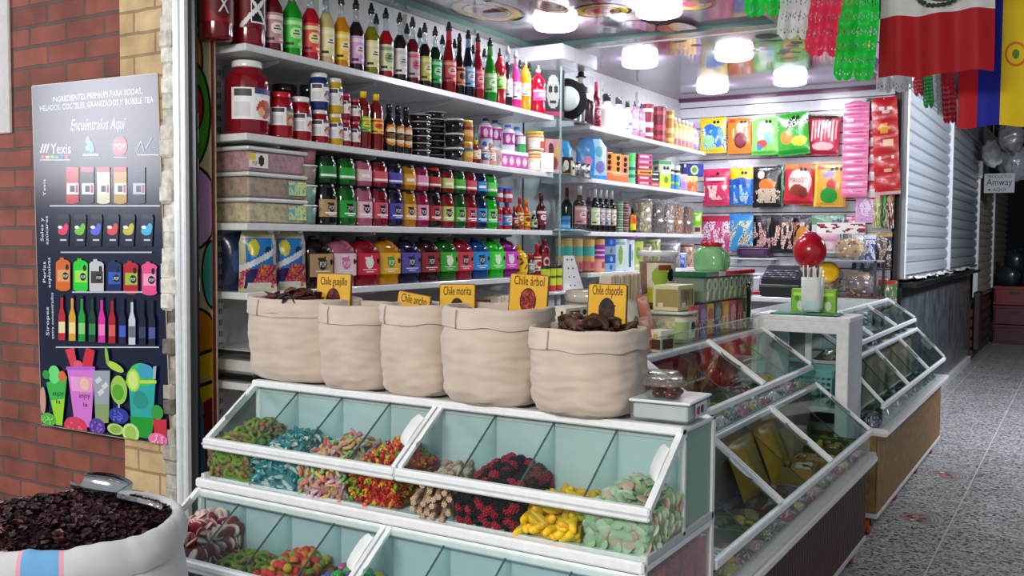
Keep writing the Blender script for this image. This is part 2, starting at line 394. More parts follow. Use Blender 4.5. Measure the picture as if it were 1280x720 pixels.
mural([(-3.1, .4), (-3.064, .4), (-3.064, .95), (-3.115, .92)], '8a1b22', 21)
mural([(XW, .3), (-3.1, .3), (-3.1, .61), (XW, .61)], 'd9a51e', 22)
struct('wall_panel', mb, M['board'])

# shelf wall and slatted back wall of the shop
mb = MB().box(XW - .1, XW, 2.75, YB + .1, 0, 3.3, 'c9ccce'); struct('wall_shelves', mb, M['matte'])
mb = MB()
z = .02
while z < ZC - .01:
    h = .089; mb.box(XW, -1.42, YB, YB + .03, z, min(z + h, ZC), 'd9dce4', .003)
    z += .097
mb.box(XW, -1.42, YB + .02, YB + .12, 0, 3.3, '17171c')
struct('wall_back', mb, M['gloss'])
# shop ceiling: glossy printed sheet
def ceil_mat():
    m, nt, out = nmat('glossy_printed_ceiling'); L = nt.links.new
    a = N(nt, 'ShaderNodeVertexColor', layer_name='Col'); tc = N(nt, 'ShaderNodeTexCoord')
    nz = N(nt, 'ShaderNodeTexNoise', Scale=2.2, Detail=3.); L(tc.outputs['Object'], nz.inputs['Vector'])
    cr = N(nt, 'ShaderNodeValToRGB'); e = cr.color_ramp.elements
    e[0].position, e[0].color = .3, lin('a89ab4'); e[1].position, e[1].color = .72, lin('d2cac6')
    for p, c in ((.42, 'c8a8b2'), (.5, 'bcb2c2'), (.6, 'b0b8bc')): q = e.new(p); q.color = lin(c)
    L(nz.outputs['Fac'], cr.inputs['Fac'])
    mx = N(nt, 'ShaderNodeMix', data_type='RGBA', blend_type='MULTIPLY'); mx.inputs[0].default_value = 1; L(a.outputs['Color'], mx.inputs[6]); L(cr.outputs['Color'], mx.inputs[7])
    b = N(nt, 'ShaderNodeBsdfPrincipled', Roughness=.1); b.inputs['Specular IOR Level'].default_value = .9; L(mx.outputs[2], b.inputs['Base Color'])
    wv = N(nt, 'ShaderNodeTexNoise', Scale=1.6, Detail=1.); L(tc.outputs['Object'], wv.inputs['Vector'])
    bp = N(nt, 'ShaderNodeBump', Strength=.25, Distance=.02); L(wv.outputs['Fac'], bp.inputs['Height']); L(bp.outputs[0], b.inputs['Normal'])
    L(b.outputs[0], out.inputs[0]); return m
mb = MB().box(XW, -1.5, 2.6, 5.78, ZC, ZC + .08, 'bcb4b8').box(XW, -1.42, 5.78, YB, ZC, ZC + .08, '84708e')
kk = [0]
def ring(cx, cy, r, col, sq=1., n=30):
    kk[0] += 1; z = ZC - .0004 * kk[0]
    mb.poly([(cx + r * math.cos(2 * PI * i / n), cy + r * sq * math.sin(2 * PI * i / n), z) for i in range(n)][::-1], col)
for cx, cy, R_, s_ in ((-3.0, 4.72, .17, 1.5), (-2.42, 5.02, .15, 1.), (-1.93, 5.1, .12, 1.2), (-2.9, 3.9, .2, 1.3), (-2.3, 4.2, .22, 1.), (-1.75, 4.6, .16, 1.2)):
    ring(cx, cy, R_ + .02, '2a2a2a', s_); ring(cx, cy, R_, 'e2c53a', s_); ring(cx, cy, R_ * .72, '3b3030', s_); ring(cx, cy, R_ * .68, 'd4c06a', s_); ring(cx, cy, R_ * .45, 'c23a4a', s_)
for i in range(26):
    cx, cy = random.uniform(-3.1, -1.75), random.uniform(3.6, 5.6); ring(cx, cy, random.uniform(.03, .09), random.choice(['c84f7a', '6a8f96', 'e2d09a', '9a6aa8', '5a8a66', 'c98f4a', 'b8586a']), random.uniform(.5, 2.2), 16)
for i in range(14):      # print near the step of the second sheet
    cx, cy = random.uniform(-2.6, -1.6), random.uniform(6.0, 6.9); ring(cx, cy, random.uniform(.03, .1), random.choice(['b0b070', 'c8a06a', '6aa08a', 'a86a7a', '8a6aa0']), random.uniform(.5, 1.6), 16)
struct('ceiling', mb, ceil_mat())
mb = MB().box(XW, XW + .10, 2.76, 5.8, ZC - .035, ZC, '5f8077').box(XW, -1.5, 5.68, 5.80, ZC - .03, ZC, '4d6d64').box(-1.62, -1.5, 2.76, 5.8, ZC - .03, ZC, '4d6d64'); struct('trim_5', mb, M['gloss'])
mb = MB().box(XW, -1.5, 5.80, 5.83, ZC - .034, ZC, 'f4f6f6'); struct('trim_6', mb, M['gloss'])
mb = MB().box(XW, -1.42, YB - .03, YB, ZC - .02, ZC, '6a3a56'); struct('trim_7', mb, M['gloss'])
# fascia board over the counters
mb = MB().box(-1.5, -1.44, 2.4, 8.9, ZC - .02, 3.3, '8f6f8a')
for i in range(40):
    y = random.uniform(3, 8.7); z = random.uniform(2.9, 3.25); r_ = random.uniform(.03, .1); c = random.choice(['d98a3a', 'c84f7a', '4f8fae', 'e2c53a', '7a4a9a', '3f9a7a'])
    for x in (-1.5015 - .0003 * i, -1.4385 + .0003 * i): mb.poly([(x, y + r_ * math.cos(2 * PI * k / 14), z + r_ * math.sin(2 * PI * k / 14)) for k in range(14)], c)
struct('trim_8', mb, M['board'])
mb = MB().box(-1.44, -1.385, YB, YB + .1, 0, 3.3, '15151a'); struct('trim_9', mb, M['dark'])

# ---- the neighbours down the corridor
XN = -1.37
def shutter_mb(y0, y1, z0, z1, pitch, c1):
    m_ = MB(); n = int((z1 - z0) / pitch)
    prof = []
    for i in range(n + 1):
        z = z0 + i * pitch
        prof += [(0, z), (.022, z + pitch * .12), (.030, z + pitch * .5), (.022, z + pitch * .88)]
    vs = []; fs = []
    for k, y in enumerate((y0, y1)):
        for x, z in prof: vs.append((XN - .03 + x, y, z))
    L_ = len(prof)
    for i in range(L_ - 1): fs.append((i, L_ + i, L_ + i + 1, i + 1))
    m_.add(vs, fs, c1); m_.box(XN - .05, XN - .031, y0, y1, z0, z1, c1)
    return m_
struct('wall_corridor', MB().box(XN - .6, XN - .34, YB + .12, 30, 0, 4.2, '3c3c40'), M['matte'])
def shutter(y0, y1, z0, z1, label, c='949a9e', pitch=.115, mat='alu'):
    t = thing('roller_shutter', label, 'shutter', (XN, (y0 + y1) / 2, z0)); iv = Matrix.Translation(-Vector((XN, (y0 + y1) / 2, z0)))
    g = shutter_mb(y0 + .06, y1, z0, z1, pitch, c); g.v = [tuple(iv @ Vector(p)) for p in g.v]; obj('curtain', g, mat, t)
    f = MB(); f.M = iv; f.box(XN - .04, XN + .02, y0, y0 + .06, z0 - .02, z1, 'd4d8da', .004); obj('guide_rail', f, 'alu', t)
    h = MB(); h.M = iv; h.box(XN - .06, XN + .05, y0, y1, z1, z1 + .25, '8f9598', .01); obj('shutter_box', h, 'metal', t)
    k = MB(); k.M = iv; k.box(XN - .03, XN + .015, y0 + .06, y1, z0 - .03, z0, '9aa0a2', .004); obj('bottom_bar', k, 'metal', t)
    return t
shutter(8.74, 11.75, 1.31, 2.95, 'closed ribbed metal shutter right beside the candy shop, nearest of the row')
shutter(11.8, 14.9, 1.31, 2.95, 'closed ribbed metal shutter in the middle, above the dark stone counter', '868c90')
shutter(14.95, 17.4, .86, 2.5, 'cream ribbed shutter behind the hanging sign, before the red crates', 'b8ae98', mat='plastic')
shutter(17.45, 20.4, .9, 2.5, 'farthest cream ribbed shutter at the dark end of the corridor', 'b4ab98', mat='plastic')

# dark stone counter under the two metal shutters
t = thing('stone_counter', 'dark polished counter front below the metal shutters along the corridor', 'counter', (XN, 11.6, 0))
g = MB().box(-.3, 0, -2.86, 2.6, .1, 1.22, '4c5458', .004); obj('counter_front', g, surf('polished_dark_stone', .2, spec=.6, var=.5, scale=5.), t)
g = MB().box(-.3, .12, -2.86, 2.6, 1.22, 1.26, '1d2022', .006); obj('counter_top', g, 'gloss', t)
g = MB().box(-.3, .035, -2.86, 2.6, 0, .1, 'b4b6b4', .006); obj('plinth', g, 'matte', t)
def scrap(mb, y0, y1, seed):
    r2 = random.Random(seed)
    mb.grid(lambda u, v: ((v - .5) * .1 + .02 * math.sin(u * 9), y0 + (y1 - y0) * u, .012 + .03 * noise.noise((u * 6, v * 3, seed)) + .02), 14, 4, lambda u, v: 'd8d6ce' if noise.noise((u * 8, v * 4, seed + 5)) > -.1 else 'a8a8a4')
for i, (y0, y1, lb) in enumerate(((9.0, 10.1, 'crumpled white paper sheet on the dark counter ledge, near end'), (10.2, 11.4, 'crumpled white paper sheet on the dark counter ledge, towards the middle'), (11.9, 13.6, 'long torn paper sheet on the dark counter ledge, far end'))):
    g = MB(); scrap(g, -(y1 - y0) / 2, (y1 - y0) / 2, i); o = obj('paper_sheet', g, 'paper', loc=(XN + .055, (y0 + y1) / 2, 1.262)); tag(o, lb, 'paper')

# carved dark cabinet beyond the stone counter, then red crates
t = thing('drawer_cabinet', 'dark brown wooden cabinet with slanted boards below the cream shutter', 'cabinet', (XN, 15.7, 0))
g = MB().box(-.3, .0, -1.3, 1.5, 0, .8, '3a2218', .01); obj('carcass', g, 'wood', t)
for k in range(5):
    g = MB(); g.bar((.012, -1.25, .1 + .14 * k), (.012, 1.45, .1 + .14 * k), .024, .1, '4a2c20'); obj('board', g, 'wood', t)
g = MB().box(.025, .12, -1.3, -1.0, .15, .95, '2a1812', .02); obj('side_panel', g, 'wood', t)
for i, (z, c) in enumerate(((0, '4a1016'), (.31, '54141a'), (.62, '7a1620'))):
    t = thing('red_crate', ['dark red plastic crate at the bottom of the far stack', 'dark red plastic crate in the middle of the far stack', 'red plastic crate on top of the far stack'][i], 'crate', (-1.02, 17.6, z), group='stacked red crates')
    g = MB().box(-.3, .3, -.25, .25, 0, .03, c).box(-.3, -.28, -.25, .25, .03, .3, c, .006).box(.28, .3, -.25, .25, .03, .3, c, .006).box(-.28, .28, -.25, -.23, .03, .3, c, .006).box(-.28, .28, .23, .25, .03, .3, c, .006); obj('body', g, 'plastic', t)
    g = MB().box(-.31, .31, -.262, -.25, .25, .3, c, .005).box(-.31, .31, -.262, -.25, .0, .04, c, .005); obj('rim', g, 'plastic', t)
    g = MB().box(-.08, .08, -.256, -.249, .17, .21, '1a0608'); obj('handle', g, 'dark', t)
g = MB()
for k in range(8): g.sphere((random.uniform(-.2, .2), random.uniform(-.15, .15), .16 + .25 * (k // 4)), (.14, .12, .18), 10, 8, random.choice(['1c2a30', '26343a', '16181c']))
o = obj('bundle', g, 'film', loc=(-1.0, 17.6, .92)); tag(o, 'dark plastic bundle lying on the far red crates', 'bundle')
# dark far end and roof of the corridor
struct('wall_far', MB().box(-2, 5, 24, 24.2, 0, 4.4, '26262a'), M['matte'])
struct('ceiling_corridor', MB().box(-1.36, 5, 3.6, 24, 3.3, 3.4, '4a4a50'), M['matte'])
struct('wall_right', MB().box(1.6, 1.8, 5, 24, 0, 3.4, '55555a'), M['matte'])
t = thing('hanging_sign', 'small grey hanging sign with dark lettering before the cream shutters', 'sign', (-1.12, 15.0, 2.30))
g = MB().box(-.19, .19, -.012, .012, 0, .27, 'a6aaaa', .004); obj('sign_board', g, 'board', t)
g = MB()
mpf = lambda x, y: (x, -.0145, y)
for st, z, h, w in (('PRODUCTOS', .205, .045, .3), ('Amway', .105, .10, .32), ('AQUI', .025, .045, .16)):
    g.M = Matrix.Translation((0, 0, z)); g.text(st, h, mpf, '22262c', width=w)
g.M = None; g.poly([(-.15, -.0145, .045), (-.11, -.0145, .065), (-.11, -.0145, .025)], '22262c'); obj('lettering', g, 'paper', t)
for x in (-.15, .15):
    g = MB().tube([(x, 0, .27), (x, 0, .95)], .004, 6, '888888'); obj('hanger', g, 'metal', t)
# clear plastic wrapped bundles hanging over the corridor
for i, (px_, py_, y, s_, lb) in enumerate(((1241, 192, 14.2, .17, 'clear plastic wrapped bundle hanging above the small grey sign'), (1268, 205, 15.5, .26, 'crinkled silver plastic bundle hanging at the far right'), (1264, 172, 13.6, .2, 'dark crinkled plastic bundle hanging under the yellow flag band'))):
    p_ = at(px_, py_, 'y', y); x, z = p_.x, p_.z
    t = thing('hanging_bundle', lb, 'bundle', (x, y, z))
    def cr(d, q=i): return 1 + .28 * noise.noise(d * 3.1 + Vector((q * 7, 0, 0))) + .1 * noise.noise(d * 9)
    g = MB().sphere((0, 0, 0), (s_ * .75, s_ * .6, s_), 26, 20, ['b8bcbe', '8e9496', '5a5456'][i], cr); obj('wrapped_load', g, 'film', t)
    g = MB().tube([(0, 0, s_ * .9), (0, 0, 3.27 - z)], .006, 6, '777777'); obj('cord', g, 'dark', t)

# ---- lamps
def emit_mat(name, col, st):
    m, nt, out = nmat(name); e = N(nt, 'ShaderNodeEmission', Color=lin(col), Strength=st); nt.links.new(e.outputs[0], out.inputs[0]); return m
LAMP = emit_mat('lit_diffuser', 'f6f4ff', 51.)
names = ['round LED ceiling lamp by the bottles, nearest the left wall', 'round LED ceiling lamp at the top edge, nearest of the front pair', 'round LED ceiling lamp just past the white ceiling strip, left one', 'round LED ceiling lamp just past the white ceiling strip, right one', 'round LED ceiling lamp near the back wall, left one', 'round LED ceiling lamp near the back wall, right one']
for (x, y), lb in zip(((-2.76, 5.1), (-2.1, 5.08), (-2.81, 6.46), (-2.14, 6.52), (-2.76, 7.86), (-2.09, 7.77)), names):
    t = thing('ceiling_lamp', lb, 'lamp', (x, y, ZC), group='round ceiling lamps')
    g = MB().lathe([(.05, 0), (.1, 0), (.1, -.008), (.05, -.008)], 28, 'f0f0f0'); obj('housing', g, 'gloss', t)
    g = MB().lathe([(.112, -.006), (.125, -.014), (.127, -.035), (.118, -.05), (.09, -.058), (.02, -.06)], 28, WHITE); obj('diffuser', g, LAMP, t)
w = bpy.data.worlds.new('market_hall'); sc.world = w; w.use_nodes = True
w.node_tree.nodes['Background'].inputs[0].default_value = lin('c9d2dc'); w.node_tree.nodes['Background'].inputs[1].default_value = .5
def area(name, loc, target, sx, sy, power, col):
    l = bpy.data.lights.new(name, 'AREA'); l.shape = 'RECTANGLE'; l.size = sx; l.size_y = sy; l.energy = power; l.color = lin(col)[:3]
    o = bpy.data.objects.new(name, l); COL.objects.link(o); o.location = loc
    o.rotation_euler = (Vector(target) - Vector(loc)).to_track_quat('-Z', 'Y').to_euler(); return o
area('corridor_fill', (.9, 9.0, 3.2), (-1.3, 10.2, 1.8), 1.8, .3, 230, 'eef2ff')  # added fill light without a fixture, brightens the shutters and floor down the corridor
area('street_daylight', (-6.75, .05, 2.65), (-2.6, 1.9, 1.5), 1.1, 1.3, 80, 'f4f6ff')
area('front_fill', (-.9, -1.6, 3.1), (-1.7, 2.3, .9), 1.8, .6, 135, 'fff8ee')  # added unseen fill from the viewer's side, brightens the candy case and sacks
sc.view_settings.view_transform = 'Standard'; sc.view_settings.look = 'None'; sc.view_settings.gamma = 1; sc.view_settings.use_curve_mapping = False
sc.view_settings.exposure = .18
# ================================================================== PRODUCT KINDS (base at z = 0, front towards -y)
_mc = {}
def cached(key, fn):
    if key not in _mc: _mc[key] = fn()
    return _mc[key]
def cyl_art(key, r, z0, z1, base, art, half=1.35, n=32, nv=22, taper=0., p=2.):
    def f():
        g = MB()
        def sf(u, v, off):
            a = u * half; rr = r * (1 + taper * v) + off; x, y = math.sin(a), -math.cos(a)
            q = 1. if p == 2 else (abs(x) ** p + abs(y) ** p) ** (-1 / p)
            return (rr * q * x, rr * q * y, z0 + (z1 - z0) * v)
        put_art(g, sf, art, base, n, nv); return g.mesh('label')
    return cached(('cyl', key, r, z0, z1, base, str(art), half, taper, p), f)
def flat_art(key, w, z0, z1, y, base, art, nu=34, nv=34):
    def f():
        g = MB(); put_art(g, lambda u, v, off: (u * w / 2, y - off, z0 + (z1 - z0) * v), art, base, nu, nv); return g.mesh('label')
    return cached(('flat', key, w, z0, z1, y, base, str(art)), f)

def A_plain(c2='ffffff', dark='2a2a2a', word=None):
    a = [('r', -1, 1, .78, .92, c2), ('e', .05, .5, .5, .2, c2), ('r', -.25, .35, .44, .5, dark), ('r', -.1, .25, .54, .58, dark), ('r', -.8, -.2, .1, .16, dark), ('r', .1, .8, .08, .2, c2)]
    if word: a.append(('t', word, .05, .45, .12, .5, 'ffffff'))
    return a
def A_pop(dark='1c1c1c', low='ffffff', seal=True):
    a = [('e', .12, .56, .36, .27, dark), ('r', -.3, -.05, .72, .82, dark), ('r', .24, .34, .74, .9, dark), ('t', 'POP', .12, .53, .26, .56, 'ffffff'), ('r', -.5, .75, .2, .26, low), ('r', -.2, .5, .1, .14, low)]
    if seal: a.append(('e', .86, .62, .13, .13, '111111'))
    return a
def A_fruit(c='c0392b', bar='ffffff'):
    return [('r', -1, 0, 0, 1, 'f2f2f2'), ('r', -.9, -.15, .75, .95, '4a4a4a'), ('r', -.9, -.2, .1, .55, 'd8d8dc'), ('e', .5, .35, .42, .3, c), ('e', .3, .25, .18, .15, 'e8b08a'), ('r', 0, 1, .8, 1, '3a4a7a'), ('r', .1, .9, .62, .72, bar), ('e', .7, .3, .14, .12, '5a2a20')]
def A_band(c1, c2, word='', tc='ffffff'):
    a = [('r', -1, 1, .5, .8, c1), ('e', .1, .28, .5, .18, c2)]
    if word: a.append(('t', word, 0, .63, .2, .7, tc))
    return a

def round_body(key, prof, n=20, p=2., sx=1., sy=1., col=WHITE):
    return cached(('body', key, str(prof), n, p, sx, sy, str(col)), lambda: MB().lathe(prof, n, col, p=p, sx=sx, sy=sy).mesh('body'))

STY = {  # height fraction, radius fraction; 'fill' splits liquid from clear neck
    'syrup': ([(0, .86), (.012, .97), (.03, 1), (.50, 1), (.56, .93), (.62, .68), (.67, .46)], [(.67, .46), (.72, .36), (.88, .31), (.90, .36)], [(.85, .43), (.92, .43), (.925, .28), (.965, .27), (.97, .2), (1, .18)]),
    'soda': ([(0, .86), (.02, .98), (.2, 1), (.42, .94), (.55, .72), (.68, .48), (.74, .40)], [(.74, .40), (.88, .33), (.89, .37)], [(.87, .43), (.93, .43), (.935, .28), (.97, .26), (1, .18)]),
    'pet': ([(0, .8), (.02, .95), (.08, 1), (.3, .97), (.42, .9), (.5, 1.), (.62, .98), (.72, .78), (.80, .42)], [(.80, .42), (.84, .32), (.86, .32)], [(.85, .34), (.91, .34), (.915, .16), (1, .12)]),
    'water': ([(0, .85), (.02, .96), (.05, 1), (.1, .96), (.14, 1), (.66, 1), (.72, .97), (.80, .75), (.86, .42)], [(.86, .42), (.89, .36), (.9, .36)], [(.89, .44), (.99, .44), (1, .40)]),
    'wine': ([(0, .88), (.015, .98), (.03, 1), (.58, 1), (.64, .92), (.70, .62), (.74, .38)], [(.74, .38), (.80, .32), (.9, .30)], [(.80, .34), (.985, .34), (1, .30)]),
    'sauce': ([(0, .88), (.02, .98), (.04, 1), (.55, 1), (.62, .9), (.70, .55), (.78, .38)], [(.78, .38), (.82, .34)], [(.81, .44), (.98, .42), (1, .36)]),
}
def bottle(t, style, h, d, liq, cap, lab=None, art=None, neck='e8f0f2', lz=(.10, .48), matb='liquid', capmat='gloss', half=1.35):
    b, nk, cp = STY[style]; R = d / 2
    # label sits on the straight part of the body
    obj('body', round_body(style, [(r * R, z * h) for z, r in b], 18), matb, t, liq)
    obj('neck', round_body(style + 'n', [(r * R, z * h) for z, r in nk], 14), 'bottleglass' if neck == 'clear' else matb, t, 'ffffff' if neck == 'clear' else (liq if neck == 'same' else neck))
    obj('cap', round_body(style + 'c', [(r * R, z * h) for z, r in cp], 14), capmat, t, cap)
    if lab:
        rr = max([r for z, r in b if lz[0] - .1 <= z <= lz[1] + .06] or [1.]) * R * 1.015
        obj('label', cyl_art('b', rr, lz[0] * h, lz[1] * h, lab, art or A_plain(), half=half), 'paper', t)
def jar(t, h, d, liq, lid, lab=None, art=None, lz=(.22, .68), neckr=.8, matb='liquid', lidh=.12, p=2., half=1.35):
    R = d / 2; hb = h * (1 - lidh * .6)
    prof = [(R * .86, 0), (R * .97, h * .02), (R, h * .06), (R, h * .70), (R * .95, h * .79), (R * (neckr + .02), h * .87), (R * neckr, h * .89), (R * neckr, hb)]
    obj('body', round_body('jar', prof, 22, p), matb, t, liq)
    obj('lid', round_body('lid', [(R * (neckr + .05), h * (1 - lidh)), (R * (neckr + .06), h * (1 - lidh * .85)), (R * (neckr + .06), h * .985), (R * neckr, h)], 22), 'gloss', t, lid)
    if lab: obj('label', cyl_art('j', R * 1.015, lz[0] * h, lz[1] * h, lab, art or A_plain(), half=half, p=p), 'paper', t)
def jug(t, h, w, d, liq, lab, art, cap='121214', seal=True):
    R = w / 2; sy = d / w
    prof = [(R * .93, 0), (R * .99, h * .02), (R, h * .05), (R * .97, h * .16), (R, h * .18), (R, h * .72), (R * .96, h * .77), (R * .74, h * .84), (R * .40, h * .89), (R * .24, h * .905), (R * .24, h * .92)]
    obj('body', round_body('jug', prof, 24, 5., 1., sy), 'liquid', t, liq)
    obj('cap', round_body('jugc', [(R * .27, h * .905), (R * .27, h * .985), (R * .22, h)], 14), 'gloss', t, cap)
    obj('label', flat_art('jug', w * .9, h * .22, h * .66, -d / 2 * 1.022, lab, art, 40, 28), 'paper', t)
    def hd():
        g = MB().tube([(R * .1, -d * .44, h * .74), (R * .3, -d * .52, h * .79), (R * .3, -d * .36, h * .86), (R * .15, -d * .1, h * .915)], R * .11, 8); return g.mesh('handle')
    obj('handle', cached(('jughandle', h, w, d), hd), 'liquid', t, liq)
def tub(t, h, d, cont, lid, lab=None, art=None, taper=.86, fill=.9, p=2., lidr=1.06, half=1.35, matc='dry', lidmat='gloss'):
    R = d / 2
    obj('contents', round_body('tubc', [(R * taper * .93, .004), (R * (taper + (1 - taper) * fill) * .95, h * .9 * fill), (R * .5, h * .9 * fill + .004)], 20, p), matc, t, cont)
    obj('tub', round_body('tub', [(R * taper, 0), (R, h * .93)], 22, p), 'tubplastic', t)
    obj('lid', round_body('tubl', [(R * lidr, h * .91), (R * lidr, h * .985), (R * .93, h), (R * .9, h * .985)], 24, p), lidmat, t, lid)
    if lab: obj('label', cyl_art('t', R * (taper + .06), h * .15, h * .8, lab, art or A_plain(), taper=(1 - taper) * .6, p=p, half=half), 'paper', t)
def can(t, h, d, bands, top='c8ccce', art=None, n=20):
    R = d / 2
    obj('body', cyl_art('can', R, .004, h * .97, bands[0], [('r', -1, 1, a, b, c) for a, b, c in bands[1:]] + (art or []), half=PI, n=28, nv=20), 'board', t)
    obj('lid', round_body('canl', [(R * .98, 0), (R * .98, .004), (R * .9, .0045), (R * .9, h * .965), (R * 1.02, h * .965), (R * 1.02, h), (R * .94, h), (R * .9, h * .985)], 20), 'gloss', t, top)
def carton(t, w, d, h, base, art, side=None, b=.002, nu=28, nv=30, top=None):
    def f():
        g = MB(); g.box(-w / 2, w / 2, -d / 2, d / 2, 0, h, side or base, b)
        if top: g.box(-w / 2 + .002, w / 2 - .002, -d / 2 + .002, d / 2 - .002, h - .002, h + .0006, top)
        return g.mesh('carton')
    obj('carton', cached(('carton', w, d, h, base, side, top), f), 'board', t)
    obj('front_panel', flat_art('c', w - .004, .003, h - .003, -d / 2 - .0008, base, art, nu, nv), 'board', t)
    if d > .03:
        def g2():
            g = MB(); put_art(g, lambda u, v, off: (-w / 2 - .0008 - off, -u * d / 2 * .98, .003 + (h - .006) * v), [a for a in art if a[0] != 't'], side or base, 10, nv); return g.mesh('side_panel')
        obj('side_panel', cached(('cs', w, d, h, base, side, str(art)), g2), 'board', t)
def bag_mesh(w, h, th, base, art, nu=38, nv=46, seal=.06, crimp=.012, top_in=0., seed=0):
    """pillow bag hanging with its base at z = 0: puffed front and back, flat crimped seals"""
    def f():
        g = MB()
        def bulge(u, v):
            a = max(0., 1 - abs(u) ** 2.6); vv = (v - seal) / (1 - 2 * seal)
            return 0. if vv <= 0 or vv >= 1 else a * (math.sin(PI * min(max(vv, 0), 1)) ** .55) * (1 + .18 * noise.noise((u * 2.2, v * 3., seed * 3.7)))
        def wid(v): return w / 2 * (1 - .045 * math.sin(PI * v)) * (1 - top_in * max(0, (v - .75) * 4))
        def sf(u, v, off): return (u * wid(v), -th / 2 * bulge(u, v) - .0012 - off, h * v + crimp * .25 * (1 if v in (0, 1) else 0) * math.sin(u * 60))
        put_art(g, sf, art, base, nu, nv, .0016)
        g.grid(lambda a, b: ((1 - a * 2) * wid(b), th / 2 * bulge(1 - a * 2, b) + .0012, h * b), nu, nv, base)
        return g.mesh('bag')
    return cached(('bag', w, h, th, base, str(art), seed), f)
def facing(x, y, k=.5):
    """yaw that turns a front from +x (k = 0) towards the customer's side of the counter (k = 1)"""
    return PI / 2 * (1 - k) + math.atan2(-x, y) * k

def shelf_label(txt):
    w = txt.replace(',', ' ').split()
    assert 4 <= len(w) <= 16, txt
    return txt
# ================================================================== WALL SHELVES AND WHAT STANDS ON THEM
XF = -2.95                               # front edge of the shelves
SHELF = {1: 2.385, 2: 2.025, 3: 1.66, 4: 1.375, 5: 1.0}
def wall_shelf(z, y0, y1, label, n):
    t = thing('wall_shelf', label, 'shelf', (XW, y0, z), group='white wall shelves')
    g = MB().box(.002, XF - XW, 0, y1 - y0, -.03, 0, 'e6e8ea', .003); obj('board', g, 'gloss', t)
    for i in range(n):
        y = (y1 - y0) * (i + .35) / n
        g = MB(); P = [(.004, y, -.031), (.33, y, -.031), (.33, y, -.04), (.06, y, -.085), (.004, y, -.095)]
        g.poly(P, 'dcdfe2', (0, .012, 0)); obj('bracket', g, 'matte', t)
    return t
nm = {1: 'top', 2: 'second', 3: 'third', 4: 'fourth', 5: 'lowest'}
wnear = {1: 'white wall shelf holding the tall syrup bottles, topmost of the near bay', 2: 'white wall shelf holding the big red jar and tub stacks',
         3: 'white wall shelf holding the double row of dark-lidded jars', 4: 'white wall shelf holding the row of square jugs', 5: 'white wall shelf behind the canvas sacks, holding the scale'}
wfar = {1: 'white wall shelf holding the white gallon bottles, far bay', 2: 'white wall shelf holding the orange cartons and blue bags, far bay', 3: 'white wall shelf holding the wine bottles and canisters, far bay',
        4: 'white wall shelf holding the colourful cans, far bay', 5: 'lowest white wall shelf of the far bay, behind the counter goods'}
for k, z in SHELF.items():
    wall_shelf(z, 2.83, 5.44, wnear[k], 4)
    wall_shelf(z, 5.95, 8.25, wfar[k], 4)
for i, y in enumerate((3.02, 3.7, 4.4, 5.1, 6.2, 6.9, 7.6)):
    g = MB().box(0, .018, -.015, .015, 0, 2.5, 'd4d6d8')
    for k in range(48): g.box(.018, .0185, -.009, -.003, .06 + k * .05, .085 + k * .05, '55585a').box(.018, .0185, .003, .009, .06 + k * .05, .085 + k * .05, '55585a')
    o = struct('trim_%d' % (20 + i), g, M['matte']); o.location = (XW, y, .35)

state = {'prev': None}
def spot(px, d, z, back=0., k=.5):
    x = XF - .02 - d / 2 - back
    p = at(px, 300, 'x', x)
    return (x, p.y, z), facing(x, p.y, k)
def put(name, cat, px, d, z, label, group, back=0., k=.4, jit=4):
    loc, rz = spot(px, d, z + .0005, back, k)
    return thing(name, shelf_label(label), cat, loc, rz + math.radians(random.uniform(-jit, jit)), group)

